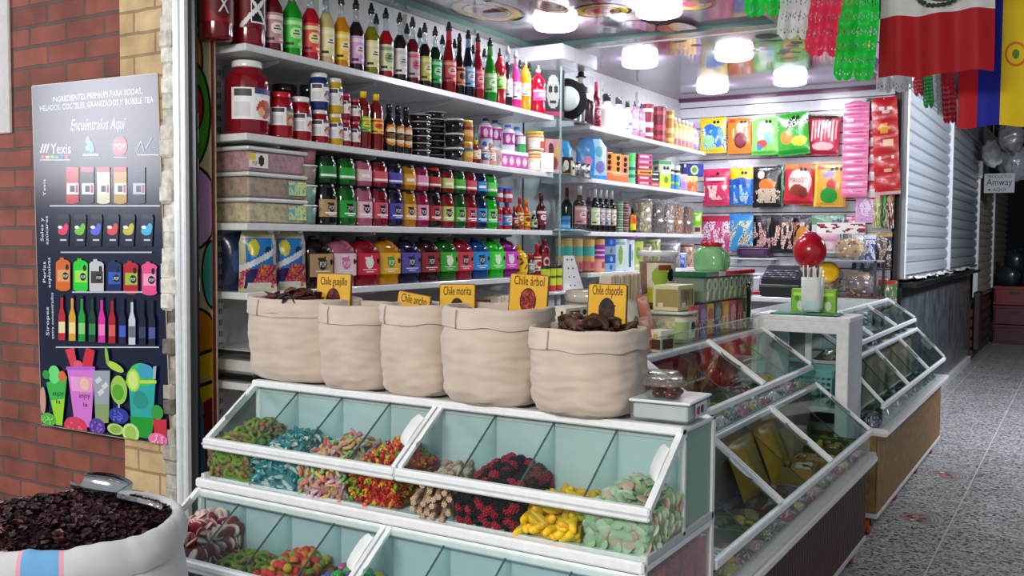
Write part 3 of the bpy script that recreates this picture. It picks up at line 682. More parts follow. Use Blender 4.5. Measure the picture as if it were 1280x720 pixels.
# ---------------------------------------------------------------- near bay, top shelf
Z = SHELF[1]; G = 'syrup bottles on the top shelf'
t = put('syrup_jar', 'jar', 272, .135, Z, 'large dark red syrup jar against the painted panel on the top shelf', G); jar(t, .30, .135, '7d1220', 'a01824', '8a1420', [('e', 0, .5, .6, .4, '5a0c14'), ('t', 'X', 0, .5, .5, .5, 'd8d8d8')], neckr=.6)
t = put('syrup_jar', 'jar', 312, .145, Z, 'large red syrup jar with a square black and white emblem', G); jar(t, .30, .145, '8a1020', 'b01824', '6a0c18', [('r', -.3, .75, .12, .95, 'e8e8e8'), ('r', -.22, .67, .17, .9, '1a1a1e'), ('s', .5, .5, .09, 'e8e8e8'), ('s', .62, -.6, .07, 'e8e8e8')], lz=(.25, .74), neckr=.6, half=.9)
top = [(342, .085, .345, 'syrup', '6a1420', '15151a', 'b88a90', 'e8d8d0', 'clear', 'dark red syrup bottle with a dusty pink label beside the emblem jar'),
 (366, .085, .345, 'syrup', '14a020', '15151a', '50d048', 'b8f0a8', '2ac038', 'bright green syrup bottle with a lime label, leftmost green of the top shelf'),
 (389, .08, .345, 'syrup', 'c01828', '15151a', 'e84a50', 'f0e0a0', 'clear', 'red syrup bottle with a coral label right of the bright green bottle'),
 (408, .075, .345, 'syrup', 'd8d090', '2a2a2a', 'e8e6a8', 'f6f4d8', 'clear', 'pale straw coloured syrup bottle with a cream label'),
 (427, .075, .345, 'syrup', 'dc9210', '2a2a2a', 'f2cc44', 'f8ecb0', 'clear', 'amber syrup bottle with a yellow label between straw and lilac labels'),
 (445, .075, .345, 'syrup', '2a1a2a', '202024', 'd8a8e0', 'f0e0f4', 'clear', 'dark syrup bottle with a lilac label'),
 (464, .075, .345, 'syrup', '8e8c14', '202024', 'f0e6a8', 'faf6d8', 'clear', 'olive green syrup bottle with a pale yellow label'),
 (482, .075, .345, 'syrup', 'b41828', '202024', 'e8e8c0', '90b080', 'clear', 'red syrup bottle with a cream and green label'),
 (499, .075, .345, 'syrup', '20222e', '303034', 'f2f4f2', 'd8e0e0', 'clear', 'nearly black syrup bottle with a plain white label'),
 (515, .073, .345, 'syrup', '7a1434', '303034', 'cdbcc4', 'e0608a', 'clear', 'wine red syrup bottle with a grey and pink label'),
 (530, .07, .335, 'syrup', '2a1a1a', '303034', 'c8d060', 'eef0b0', 'clear', 'dark syrup bottle with a yellow-green label'),
 (543, .07, .335, 'syrup', '14301c', '303034', '2cb862', 'b0f0c0', 'clear', 'dark green syrup bottle with an emerald label'),
 (560, .08, .385, 'soda', 'a41828', '303034', 'e8565e', 'f8c0c0', 'e04858', 'tall conical red bottle with a coral label'),
 (573, .065, .34, 'soda', '241418', '303034', 'd88a5a', '3a2018', '201418', 'dark conical bottle with an orange-brown label'),
 (584, .075, .375, 'soda', '14203a', '303034', '7ab0e0', 'd0e4f8', '90b8d8', 'tall navy bottle with a sky blue label'),
 (596, .07, .375, 'soda', 'a81830', '303034', 'e0505a', 'f0a0a8', 'd84858', 'tall conical red bottle between the navy and the green bottle'),
 (611, .08, .375, 'soda', '149028', '303034', '80d880', 'e0f8d8', '58c868', 'tall conical green bottle with a pale green label'),
 (623, .075, .335, 'pet', 'c42034', '303034', '90d454', 'e8f8c0', 'd83848', 'rounded red bottle with a lime label'),
 (633, .06, .36, 'soda', '282838', 'b0b0b8', 'c8d8e8', 'ffffff', 'clear', 'slim dark bottle with a pale blue label'),
 (643, .07, .35, 'soda', 'f04098', 'a0a0a8', 'faf0f6', 'f8b8d8', 'f4c0d8', 'bright pink bottle with a white label'),
 (655, .07, .33, 'pet', 'f0a220', '8a8a90', 'f8e8d8', 'f0c080', 'f0b040', 'orange bottle with a pale peach label'),
 (671, .095, .31, 'pet', 'c41030', 'd8d8dc', 'f060a8', 'fce0f0', 'd83050', 'plump red bottle with a pink label at the end of the top shelf')]
for px, d, h, st, liq, cp, lb, c2, nk, ds in top:
    t = put('syrup_bottle', 'bottle', px, d, Z, ds, G)
    bottle(t, st, h, d, liq, cp, lb, A_plain(c2, '3a3034'), nk, lz=(.1, .47) if st == 'syrup' else ((.28, .5) if st == 'pet' else (.3, .62)) if st != 'soda' else (.16, .45))
for px, liq, ds in ((470, '8a8a1c', 'olive bottle in the back row of the top shelf, behind the olive and red pair'), (508, '7a1434', 'wine red bottle in the back row of the top shelf, behind the white label'), (524, '5a1020', 'dark maroon bottle in the back row of the top shelf, left of the yellow-green label'),
                    (552, '2a0e14', 'blackish bottle in the back row of the top shelf, left of the conical red'), (567, '4a1020', 'dark plum bottle in the back row of the top shelf, right of the conical red'), (590, 'a02038', 'crimson bottle in the back row of the top shelf, behind the navy bottle'),
                    (604, '34141e', 'brown-black bottle in the back row of the top shelf, left of the conical green'), (648, 'e0b040', 'golden bottle in the back row of the top shelf, behind the pink one'), (660, '8a1428', 'deep red bottle in the back row of the top shelf, behind the orange one')):
    t = put('syrup_bottle', 'bottle', px, .07, Z, ds, G, back=.12); bottle(t, 'syrup', .345, .07, liq, '303034', None, None, 'clear')

# ---------------------------------------------------------------- near bay, second shelf
Z = SHELF[2]; G = 'jars and bottles on the second shelf'
t = put('preserve_jar', 'jar', 310, .185, Z, 'giant red preserve jar with a white lid on the second shelf', G, k=.6); jar(t, .31, .185, '8e0f22', 'f0f0ee', 'eceef0', A_fruit('c0503a'), lz=(.2, .62), neckr=.62, lidh=.09, half=1.05)
t = put('preserve_jar', 'jar', 351, .11, Z, 'red preserve jar with a red lid right of the giant jar', G); jar(t, .2, .11, 'a81222', 'c02028', 'a89a78', A_fruit('b05a3a', 'd8c8a0'), lz=(.28, .66), neckr=.75)
t = put('preserve_jar', 'jar', 356, .14, Z, 'dark maroon jar in the back, behind the two red jars', G, back=.14); jar(t, .27, .14, '4a0e18', '2a1a1a', '7a5a50', A_fruit('8a4a3a'), neckr=.75)
t = put('preserve_jar', 'jar', 376, .1, Z, 'red preserve jar with a white lid in front of the maroon jar', G); jar(t, .195, .1, 'a81020', 'eeeeec', 'e6e6ea', A_fruit('b84a3a'), lz=(.22, .62), neckr=.72)
t = put('preserve_jar', 'jar', 386, .1, Z, 'black jar in the back row left of the blue jar', G, back=.12); jar(t, .28, .1, '18181e', '20242c', neckr=.75)
for px, liq, lid, h, dz, ds in ((399, 'a4142a', 'e8e8e6', .15, 0, 'small red jar with a white lid beneath the blue jar'), (399, '1c3a78', 'e8e8e6', .165, .151, 'blue jar with a white lid stacked on a red jar'),
                                (418, 'e0b81c', 'e8e8e6', .145, 0, 'yellow jar with a white lid, lower of the yellow pair'), (418, 'e6c020', 'e8e8e6', .16, .146, 'yellow jar with a white lid, upper of the yellow pair'),
                                (431, 'a01838', 'c84858', .125, 0, 'small crimson jar right of the yellow pair, lower one'), (431, 'a81c3c', 'c84858', .12, .126, 'small crimson jar right of the yellow pair, upper one'),
                                (443, '8e1430', 'c84858', .125, 0, 'small wine jar left of the yellow-capped bottles, lower one'), (443, '8a1430', 'c84858', .1, .126, 'small wine jar left of the yellow-capped bottles, upper one')):
    d = .09 if px == 399 else (.08 if px == 418 else .058)
    t = put('preserve_jar', 'jar', px, d, Z + dz, ds, G); jar(t, h, d, liq, lid, 'e8e8ec', A_fruit('4a5aa0' if 'blue' in ds[:5] else 'b84a4a'), lz=(.22, .7), neckr=.78)
for px, lb, c2, ds in ((454, '60c04a', 'f0e040', 'tall red sauce bottle with yellow cap and green label'), (470, 'f2d44a', 'e04a3a', 'tall red sauce bottle with yellow cap and yellow label')):
    t = put('sauce_bottle', 'bottle', px, .072, Z, ds, G); bottle(t, 'water', .275, .072, '8a1a20', 'f0d020', lb, A_plain(c2, '7a2018'), 'same', lz=(.3, .56))
for px, ds in ((486, 'dark chamoy bottle with a round orange label, left of three'), (497, 'dark chamoy bottle with a round orange label, middle of three'), (507, 'dark chamoy bottle with a round orange label, right beside the tub stacks')):
    t = put('chamoy_bottle', 'bottle', px, .064, Z, ds, G); bottle(t, 'sauce', .24, .064, '241814', '1c1816', '2c1c18', [('e', 0, .5, .95, .48, 'e88a2a'), ('e', 0, .5, .75, .36, 'f4e4c0'), ('r', -.8, .8, .34, .62, '2a1812'), ('t', 'CHAMOY', 0, .46, .22, .7, 'f0a030')], 'same', lz=(.14, .58))
def flat_tub(px, z, h, d, label, back=0.):
    t = put('paste_tub', 'tub', px, d, z, label, 'stacked black paste tubs', back=back)
    R = d / 2
    obj('tub', round_body('pt', [(R * .84, 0), (R * .98, h * .86)], 22), 'gloss', t, '1a1012')
    obj('lid', round_body('ptl', [(R * 1.05, h * .84), (R * 1.05, h * .95), (R * .96, h * .99), (R * .9, h * .94)], 24), 'gloss', t, 'c8c8ca')
ORD = ['bottom', 'second', 'third', 'fourth', 'fifth', 'sixth', 'seventh']
for k in range(6): flat_tub(524, Z + .037 * k, .037, .118, 'flat black paste tub, %s from below in the front left stack' % ORD[k])
for k in range(7): flat_tub(543, Z + .039 * k, .039, .12, 'flat black paste tub, %s from below in the tallest stack' % ORD[k], .1)
for k in range(3): flat_tub(567, Z + .078 * k, .078, .105, 'deep black paste tub, %s of the three deep ones' % ['bottom', 'middle', 'top'][k])
for k in range(2):
    t = put('spread_jar', 'jar', 581, .085, Z + .118 * k, 'yellow-lidded spread jar right of the deep tubs, %s one' % ['lower', 'upper'][k], G); jar(t, .117, .085, 'd89a50', 'f4d860', ['d8a83a', 'e8a850'][k], [('r', -1, 1, .7, 1, ['3a6a78', '8a2a20'][k]), ('e', 0, .4, .5, .3, 'e8c070')], neckr=.9)
for px, liq, cp, lb, ds in ((594, '8a1c24', 'f0cc30', 'f0d8a0', 'small red bottle with a yellow cap and cream label'), (605, 'e8d0c0', '3a5ad0', '4a70c0', 'small pale bottle with a blue cap and blue label'), (613, 'e8b090', 'e0c0a0', 'f0d0b0', 'small peach coloured bottle beside the purple box')):
    t = put('dressing_bottle', 'bottle', px, .06, Z, ds, G); bottle(t, 'sauce', .135, .06, liq, cp, lb, A_plain('ffffff', '7a3a2a'), 'same', lz=(.2, .56))
t = put('snack_carton', 'box', 633, .12, Z, 'purple carton with four pink flower prints under the purple bottles', G, k=.1, jit=0); carton(t, .27, .12, .10, 'b0208a', [('r', -1, 1, .84, 1, 'f4f0f4')] + [('e', -.75 + .5 * i, .42, .17, .28, 'f0a8d0') for i in range(4)] + [('e', -.75 + .5 * i, .42, .08, .14, 'f8e8c0') for i in range(4)], 'f0eef0')
t = put('snack_carton', 'box', 609, .1, Z, 'plain white carton behind the small sauce bottles', G, back=.09, k=0, jit=0); carton(t, .28, .1, .128, 'dcdcdc', [('r', -1, 1, .6, .8, 'e8a060')], 'd0d0d0')
for px, bk, dz, cp, ds in ((606, .1, .129, '2a3a6a', 'purple-labelled yogurt bottle with navy cap, leftmost of four'), (618, .1, .129, '2a3a8a', 'purple-labelled yogurt bottle with navy cap, second from left'),
                           (634, .02, .101, '3a6ae0', 'purple-labelled yogurt bottle with bright blue cap, in front'), (645, .04, .101, '4a7ad8', 'purple-labelled yogurt bottle with bright blue cap, rightmost')):
    t = put('yogurt_bottle', 'bottle', px, .085, Z + dz, ds, G, back=bk); bottle(t, 'water', .165, .085, 'e0e6ee', cp, 'b83aa0', [('e', -.4, .5, .25, .35, 'f0d0e8'), ('e', .3, .5, .25, .35, 'f0d0e8')], 'same', lz=(.25, .68), matb='gloss')
t = put('snack_tube', 'tube', 651, .05, Z, 'slim white tube with a green leaf print near the shelf end', G); can(t, .2, .05, ['f0f0ec', (.5, .8, '3aa860'), (.1, .35, 'e08a4a')], 'e8e8e8')
for k in range(2):
    t = put('nut_jar', 'jar', 667, .12, Z + .127 * k, 'wide orange and white snack jar near the shelf end, %s one' % ['lower', 'upper'][k], G); jar(t, .126, .12, 'e8b870', ['e8d0a0', 'f0d040'][k], 'f4e8d8', [('r', 0, .9, .1, .6, 'e04030'), ('r', -1, 1, .8, .95, 'f0a040'), ('r', -.9, -.1, .2, .5, 'ffffff')], neckr=.92, lz=(.1, .8))
t = put('picture_carton', 'box', 688, .06, Z, 'tall carton with pink and brown picture at the shelf end', G, k=.5); carton(t, .13, .06, .22, 'd898a0', [('e', -.3, .7, .3, .2, '5a3030'), ('e', .4, .6, .3, .25, 'e8b070'), ('e', 0, .3, .5, .2, 'b04a4a'), ('r', -1, 1, 0, .1, 'f0d0d0')])
t = put('bright_shelf_end', 'box', 681, .05, Z, 'white block standing for the glaring lit end of the second shelf', G, back=-.03, k=.5); carton(t, .09, .05, .12, 'f8f8f8', [('r', -.8, .8, .1, .2, 'e8e8ea')], 'f6f6f6')  # white block put in for the overexposed end of the shelf

# ---------------------------------------------------------------- near bay, third shelf
Z = SHELF[3]
for k, (c, lbl) in enumerate((('d8c8a0', 'clear flat container of cream wafers, bottom of three'), ('b89a88', 'clear flat container of brown and white sweets, middle of three'), ('c890a0', 'clear flat container of pink sweets, top of three'))):
    h = .106; t = thing('flat_container', lbl, 'container', (-3.09, 3.045, Z + .0005 + h * k), PI / 2, 'stacked flat containers')
    W, D = .36, .225
    g = MB().box(-W / 2 + .012, W / 2 - .012, -D / 2 + .012, D / 2 - .012, .004, h * .8, c, .006); obj('sweets', g, 'dry', t)
    g = MB().box(-W / 2 + .006, W / 2 - .006, -D / 2 + .006, D / 2 - .006, 0, h * .88, 'f4f4f4', .012); obj('tub', g, 'tubplastic', t)
    g = MB().box(-W / 2, W / 2, -D / 2, D / 2, h * .84, h * .995, 'eef0f0', .006); obj('lid', g, 'gloss', t)
    g = MB(); art = [('e', .3, .5, .3, .35, '111111'), ('t', 'POP', -.4, .3, .35, .5, 'd03040'), ('r', -1, -.3, .55, .95, 'e8d040')] if k == 2 else [('r', -1, 0, 0, 1, 'a8d8c0'), ('d', 3, 0., 2, ['e0e060', '60b0d0'], 0, 1)]
    x0 = -.17 if k == 2 else .06
    put_art(g, lambda u, v, off: (x0 + (u + 1) * .055, -D / 2 + .0045 - off, .018 + .06 * v), art, 'f0f0ec' if k == 2 else 'd8e890', 14, 8); obj('label', g, 'paper', t)
for k, (c, ds) in enumerate((('7ab8b0', 'bottom'), ('8cc4b8', 'second from bottom'), ('b09a88', 'third from bottom'), ('d05a78', 'top'))):
    t = put('candy_tub', 'tub', 381, .108, Z + .0885 * k, 'small round clear candy tub, %s of four beside the flat containers' % ds, 'stacked round candy tubs'); tub(t, .088, .108, c, 'e8ecec', fill=1., matc='gummy')
JC = [(404, '1c1410', 'b89a6a', 'black'), (428, '126a22', '28a83a', 'dark green'), (449, 'c06880', 'f0c8d4', 'dusty pink'), (469, '8a1424', 'e05a6a', 'deep red'), (488, '1e1a3a', '5a50b8', 'navy'), (505, 'c88a10', 'f0b040', 'amber'),
      (521, 'a01850', 'f0a0c8', 'magenta'), (537, '2e0e14', 'c03a3a', 'blackish red'), (553, '8e1826', 'd8d878', 'red with yellow-green label'), (568, '145a1c', '5ac040', 'forest green'), (582, '8a1428', 'e84a60', 'crimson'), (595, '10244e', '3a90d8', 'blue'), (608, '14b828', '70e060', 'bright green')]
for px, liq, lb, nm_ in JC:
    t = put('boba_jar', 'jar', px, .112, Z, ('%s boba jar with a dark lid, lower row on the third shelf' % nm_), 'dark-lidded boba jars, lower row', k=.3)
    jar(t, .187, .112, liq, '141416', lb, A_pop('1c1818', 'ffffff', False), lz=(.2, .62), neckr=.86, lidh=.1, p=2.8, half=.95)
for i, (px, liq, lb, nm_) in enumerate(JC):
    if i == 0: liq, lb, nm_ = '12401c', '2a8a3a', 'deep green'
    t = put('boba_jar', 'jar', px + .5, .105, Z + .188, ('%s boba jar, upper row on the third shelf' % nm_), 'dark-lidded boba jars, upper row', k=.3)
    jar(t, .128, .105, liq, 'c02a20' if i in (7,) else '141416', lb, [('r', -.5, .5, .3, .6, 'ffffff')] if i % 3 == 2 else [('r', -.9, .9, .15, .3, 'ffffff')], lz=(.2, .62), neckr=.86, lidh=.13, p=2.8, half=.95)
G = 'small bottles at the end of the third shelf'
for px, h, d, st, liq, cp, lb, c2, ds in ((621, .16, .066, 'water', 'b01c2c', '2a4ac0', '3a90d8', 'f04050', 'red juice bottle with blue cap and blue label, left one'), (633, .16, .066, 'water', 'b01c2c', '2a4ac0', '48a0e0', 'f8e0e0', 'red juice bottle with blue cap and blue label, right one'),
        (643, .14, .05, 'sauce', '5a1a16', 'a01c1c', '8a3a30', 'e8d0b0', 'short brown sauce bottle beside the juice bottles'), (649, .2, .055, 'sauce', 'b84a1c', 'c02020', 'c06a3a', 'f0e0a0', 'orange hot sauce bottle with a red cap'),
        (657, .185, .06, 'sauce', 'd0601c', 'f07a1c', 'f0c820', '8a2010', 'orange hot sauce bottle with orange cap and yellow label'), (667, .12, .045, 'sauce', '1a1414', 'e8e8e8', 'c0d0b0', '3a3a3a', 'tiny black sauce bottle with a white cap'),
        (676, .235, .065, 'sauce', '4a1018', '5a1018', '7a2430', 'f0e0e0', 'dark maroon sauce bottle at the end of the third shelf')):
    t = put('sauce_bottle', 'bottle', px, d, Z, ds, G); bottle(t, st, h, d, liq, cp, lb, A_plain(c2, '3a1a1a'), 'same', lz=(.15, .55))
for px, nm2 in ((622, 'left'), (634, 'right')):
    t = put('juice_can', 'can', px, .06, Z + .1605, 'small red and blue can on the %s juice bottle' % nm2, G); can(t, .085, .06, ['b81c34', (.3, .6, 'e8e8f0'), (.8, 1, '2a4ac0')], '3050c0')

# ---------------------------------------------------------------- near bay, fourth shelf
Z = SHELF[4]
PA = [('r', -.75, .75, .05, .82, '2a80d0'), ('r', -.75, .75, .05, .35, '3a2a6a'), ('d', 3.2, .0, 4, ['d03a6a', 'f09a30', 'c02a80'], .05, .42), ('e', -.35, .68, .28, .13, 'd8d030'), ('e', .45, .62, .2, .08, '103a6a'), ('s', .5, .15, .05, 'e8f0f8'), ('r', -.6, .7, .05, .12, 'f4f4f0')]
for px, y0, ds in ((322, 0, 'clear standing pouch of pale drink with a blue label, left one'), (360, 0, 'clear standing pouch of pale drink with a blue label, beside the jugs')):
    t = put('drink_pouch', 'pouch', px, .1, Z, ds, 'clear drink pouches on the fourth shelf', k=.55)
    obj('pouch', bag_mesh(.165, .27, .085, 'd4d2ae', PA, top_in=.25, seed=px), 'clearfilm', t)
    g = MB().cyl((.052, -.012, .245), .012, .03, 12, 'f0f0ee'); obj('spout', g, 'gloss', t)
t = put('dark_pouch', 'pouch', 296, .06, Z, 'dark navy pouch leaning behind the clear pouches', 'clear drink pouches on the fourth shelf', back=.1, k=.5); obj('pouch', bag_mesh(.13, .25, .05, '1a2a48', [('e', 0, .5, .5, .2, '2a4a7a')], seed=5), 'film', t)
JG = [(390, '1c1210', 'b8966a', '2a1a14', 'black', 'kraft brown'), (420, 'b86880', 'f4d4e0', 'e070a0', 'mauve', 'pale pink'), (450, '9a1428', 'd82a44', 'f0f0f0', 'dark red', 'red'), (477, 'd0900e', 'f4b830', '5aa02a', 'amber', 'orange'),
      (503, '1c1a40', '5a54b0', '1c1a40', 'navy', 'violet'), (528, '3a1014', '9a2a2c', '201010', 'brown-black', 'brick red'), (551, '10681c', '3ab028', 'e8f8e0', 'green', 'leaf green'), (571, 'a01830', 'e03a50', '3a1018', 'crimson', 'rose red'),
      (592, '0e4a94', '2a9ae0', '0a2a54', 'blue', 'sky blue'), (612, '12c41c', '40e03a', 'e8ffe0', 'bright green', 'neon green'), (629, '8a1480', 'd83ac0', 'f8e0f4', 'purple', 'magenta')]
for px, liq, lb, dk, nm_, ln in JG:
    t = put('boba_jug', 'jug', px, .13, Z, '%s square boba jug with a %s label on the fourth shelf' % (nm_, ln), 'square boba jugs', k=.18, jit=2)
    jug(t, .235, .152, .125, liq, lb, A_pop(dk, 'ffffff'))
G = 'squeeze bottles at the end of the fourth shelf'
for px, h, d, st, liq, cp, lb, art, ds in ((648, .20, .115, 'pet', 'f0c414', 'f0c414', 'f4cc20', [('d', 3, .1, 3, ['8a5a18', 'd03a2a', '2a2a1a'], 0, 1)], 'plump yellow bottle with brown prints right of the jugs'),
        (663, .14, .06, 'sauce', '4a1a18', 'd01c20', '8a8a88', A_plain('e8e8e8'), 'short dark sauce bottle with a red cap'), (671, .2, .06, 'sauce', 'a01c24', 'd01c20', 'e8e0d8', A_plain('c02020'), 'red squeeze bottle with a white label'),
        (680, .23, .075, 'water', '7a141c', '8a1a22', 'a02430', [('e', 0, .5, .5, .3, 'e8d0c8'), ('e', 0, .5, .3, .16, '8a1420')], 'tall dark red squeeze bottle at the end of the fourth shelf')):
    t = put('squeeze_bottle', 'bottle', px, d, Z, ds, G); bottle(t, st, h, d, liq, cp, lb, art, 'same', lz=(.15, .6), matb='gloss')

# ---------------------------------------------------------------- near bay, lowest shelf
Z = SHELF[5]; G = 'snack bags on the lowest shelf'
for px, c, c2, ds in ((425, 'c83020', 'f0a030', 'red and orange snack bag behind the first two sacks, left one'), (448, 'e05a1c', 'f8c890', 'orange snack bag with a pale print behind the second sack'), (470, 'd02020', 'f07030', 'red and flame orange snack bag behind the second sack'), (497, 'b81418', 'e84040', 'plain bright red snack bag left of the short mustard sign'),
                      (520, 'c01c1c', 'f0e8e0', 'red snack bag with a white print behind the short mustard sign'), (548, '8a2a1c', 'f0d8a0', 'maroon snack bag with a cream picture between the two mustard signs'), (575, 'c83a1c', 'f8e0b0', 'rust red snack bag behind the third sack'), (600, '7a3020', 'd8a860', 'brown snack bag behind the fourth sack')):
    t = put('snack_bag', 'bag', px, .08, Z, ds, G, back=.02, k=.3); obj('bag', bag_mesh(.17, .25, .07, c, [('e', .1, .55, .6, .3, c2), ('d', 4, .15, px, [c, 'f0c040'], .3, .8), ('r', -1, 1, .85, .92, c2)], seed=px), 'film', t)
t = put('wafer_box', 'box', 625, .14, Z, 'open box of cream wafer packs behind the fourth sack', G, k=.15, jit=0)
g = MB().box(-.1, .1, -.07, .07, 0, .2, 'd8c4a4', .003); obj('box', g, 'board', t)
g = MB()
for i in range(6): g.box(-.095 + .032 * i, -.067 + .032 * i, -.072, .06, .1, .262 + .006 * (i % 2), ['e8dcc4', 'dccbb0', 'f0e6d2'][i % 3], .003)
obj('wafer_packs', g, 'board', t)
# price scale at the left end
t = thing('price_scale', 'white price scale with a black tray and red feet at the left end', 'scale', (-3.10, 3.06, Z + .001), PI / 2)
g = MB().box(-.2, .2, -.15, .15, .0, .03, '17181a', .006); obj('base', g, 'gloss', t)
g = MB().box(-.19, .19, -.14, .14, .03, .085, 'd8d8d4', .012); obj('housing', g, 'gloss', t)
g = MB().box(-.02, .07, -.1425, -.139, .045, .078, '2a8a3a').box(.0, .07, -.144, -.142, .05, .06, 'd8d8a0'); obj('sticker', g, 'paper', t)
for x in (-.12, .12):
    g = MB().cyl((x, -.1, .085), .016, .025, 12, 'b01c24'); obj('foot', g, 'gloss', t)
g = MB().box(-.19, .19, -.15, .15, .11, .128, '2a2422', .004).box(-.2, .2, -.16, .16, .128, .132, 'c8c8c4', .001); obj('tray', g, 'dark', t)
g = MB(); g.M = Matrix.Translation((.205, -.12, .03)) @ Matrix.Rotation(-.5, 4, 'X'); g.box(-.045, .045, -.05, .0, -.02, .09, 'eceef0', .008); obj('display_head', g, 'gloss', t)
g = MB().box(-.1, .06, -.156, -.15, .004, .022, '4a9ac8'); obj('blue_strip', g, 'gloss', t)
g = MB().tube([(.14, .14, .06), (.16, .12, .17), (.19, .14, .26)], .005, 6, '111111'); obj('cable', g, 'dark', t)
# ================================================================== GLASS CORNER CABINET, FAR BAY
t = thing('glass_cabinet', 'upright clear glass cabinet between the two shelf bays, under the white canopy', 'cabinet', (XW, 5.47, 1.28))
D_ = XF + .03 - XW
g = MB().box(.14, D_, 0, .006, 0, 1.42, WHITE); obj('front_pane', g, 'glass', t)
g = MB().box(D_, D_ + .006, 0, .46, 0, 1.42, WHITE); obj('side_pane', g, 'glass', t)
for k in (1, 2, 3):
    g = MB().box(.005, D_, .008, .455, SHELF[k] - 1.28 - .012, SHELF[k] - 1.28 - .002, WHITE); sh = obj('glass_shelf', g, 'glass', t)
    g = MB().box(.12, D_ - .001, .0065, .009, SHELF[k] - 1.28 - .013, SHELF[k] - 1.28 - .002, '5f7f78').box(D_ - .003, D_ - .001, .009, .455, SHELF[k] - 1.28 - .013, SHELF[k] - 1.28 - .002, '5f7f78'); obj('polished_edge', g, 'edge', sh)
g = MB().box(.136, .142, -.004, .008, 0, 1.42, '2f4440').box(D_ - .002, D_ + .008, -.004, .004, 0, 1.42, '90a8a4'); obj('edge_strip', g, 'edge', t)
t = thing('canopy', 'white box canopy above the glass cabinet under the ceiling', 'canopy', (XW, 5.45, 2.745))
g = MB().box(.001, D_ + .02, 0, .5, 0, .095, 'd8dade', .004); obj('canopy_box', g, 'gloss', t)

# ---- far top shelf
Z = SHELF[1]; G = 'things on the far top shelf'
t = put('mask_frame', 'picture', 689, .1, Z, 'dark framed picture with a pale face print in the glass cabinet', G, k=.8); carton(t, .15, .03, .31, '2a2428', [('e', 0, .55, .6, .36, 'c8c0bc'), ('e', -.25, .6, .18, .09, '2a2428'), ('e', .25, .6, .18, .09, '2a2428'), ('r', -.3, .3, .3, .36, '3a2a2a'), ('r', -.9, .9, .02, .12, 'c03a6a')], '1c181c')
t = put('round_hat', 'hat', 706, .06, Z, 'round black felt hat standing on edge inside the glass cabinet', G, k=.8)
g = MB(); g.lathe([(.135, -.008), (.14, 0), (.135, .008)], 28, '16161a', (0, 0, .14), axis='y'); obj('brim', g, 'matte', t)
g = MB(); g.lathe([(.075, -.06), (.08, -.05), (.082, 0)], 24, 'eeeeee', (0, 0, .14), axis='y'); obj('crown', g, 'matte', t)
t = put('figurine', 'statue', 724, .1, Z, 'thin painted figurine in dark coat and hat beside the cabinet', G, k=.9)
g = MB().lathe([(.045, 0), (.05, .01), (.045, .02)], 18, '3a3a3a'); obj('stand', g, 'gloss', t)
for s_ in (-1, 1):
    g = MB().tube([(s_ * .016, 0, .02), (s_ * .018, -.004, .08), (s_ * .016, 0, .145)], [.011, .012, .015], 10, 'e4e0dc'); obj('leg', g, 'matte', t)
g = MB().lathe([(.03, .135), (.04, .15), (.034, .2), (.043, .25), (.02, .275), (.013, .285)], 16, '2a2a34', sy=.7); obj('coat', g, 'matte', t)
for s_ in (-1, 1):
    g = MB().tube([(s_ * .042, 0, .255), (s_ * .056, -.012, .2), (s_ * .03, -.045, .175)], [.013, .011, .009], 10, '34343e'); obj('sleeve', g, 'matte', t)
g = MB().sphere((0, 0, .305), (.021, .022, .027), 14, 10, 'e8e2d8'); obj('head', g, 'matte', t)
g = MB().lathe([(.036, .322), (.037, .327), (.022, .33), (.021, .355), (.012, .36)], 16, '1c1c22'); obj('hat', g, 'matte', t)
for px, h, d, st, liq, cp, lb, c2, nk, ds in ((734, .27, .085, 'wine', '5a2a3e', '7a3a50', None, '', 'same', 'plum coloured glass bottle right of the figurine'), (743, .32, .07, 'wine', '8a1428', 'e0486a', 'a83048', 'e8b0b8', 'same', 'dark red bottle with a pink cap left of the white gallons'),
        (756, .27, .14, 'sauce', 'f2f2f0', '2a2a2e', None, '', 'same', 'white gallon bottle with a black cap, larger one'), (771, .27, .115, 'sauce', 'eef0ee', '3a3a40', None, '', 'same', 'white gallon bottle with a black cap, right one'),
        (782, .255, .075, 'sauce', 'f0f0f4', '26262a', 'e0e4f0', '7a8ac0', 'same', 'slim white spray bottle with a black tip'), (791, .27, .07, 'pet', 'a87a98', '26304a', 'd8a0c0', 'f0e0f0', 'same', 'mauve bottle with a navy cap, left one'), (799, .27, .07, 'pet', 'a87a98', '26304a', 'e0b0d0', 'f4e8f4', 'same', 'mauve bottle with a navy cap, right one'),
        (866, .24, .075, 'pet', '8a7aa8', 'b84ac0', 'a898c0', 'd0c8e0', 'same', 'lilac bottle with a magenta cap at the far end of the top shelf')):
    t = put('tall_bottle', 'bottle', px, d, Z, ds, G); bottle(t, st, h, d, liq, cp, lb, A_plain(c2) if lb else None, nk, matb='gloss', lz=(.15, .5))
for px, h, d, c, c2, ds in ((807, .28, .095, '8a1c34', 'f0d8d8', 'dark red tin with a white label right of the mauve bottles'), (821, .29, .12, '7a1428', 'c03a4a', 'large maroon tin with a red lid on the far top shelf'), (834, .28, .085, 'c08a3a', 'f0d080', 'golden tin right of the maroon tin')):
    t = put('tall_tin', 'can', px, d, Z, ds, G); can(t, h, d, [c, (.1, .5, c2), (.2, .34, c), (.8, .9, c2)], 'a82434' if px < 830 else 'e0b860')
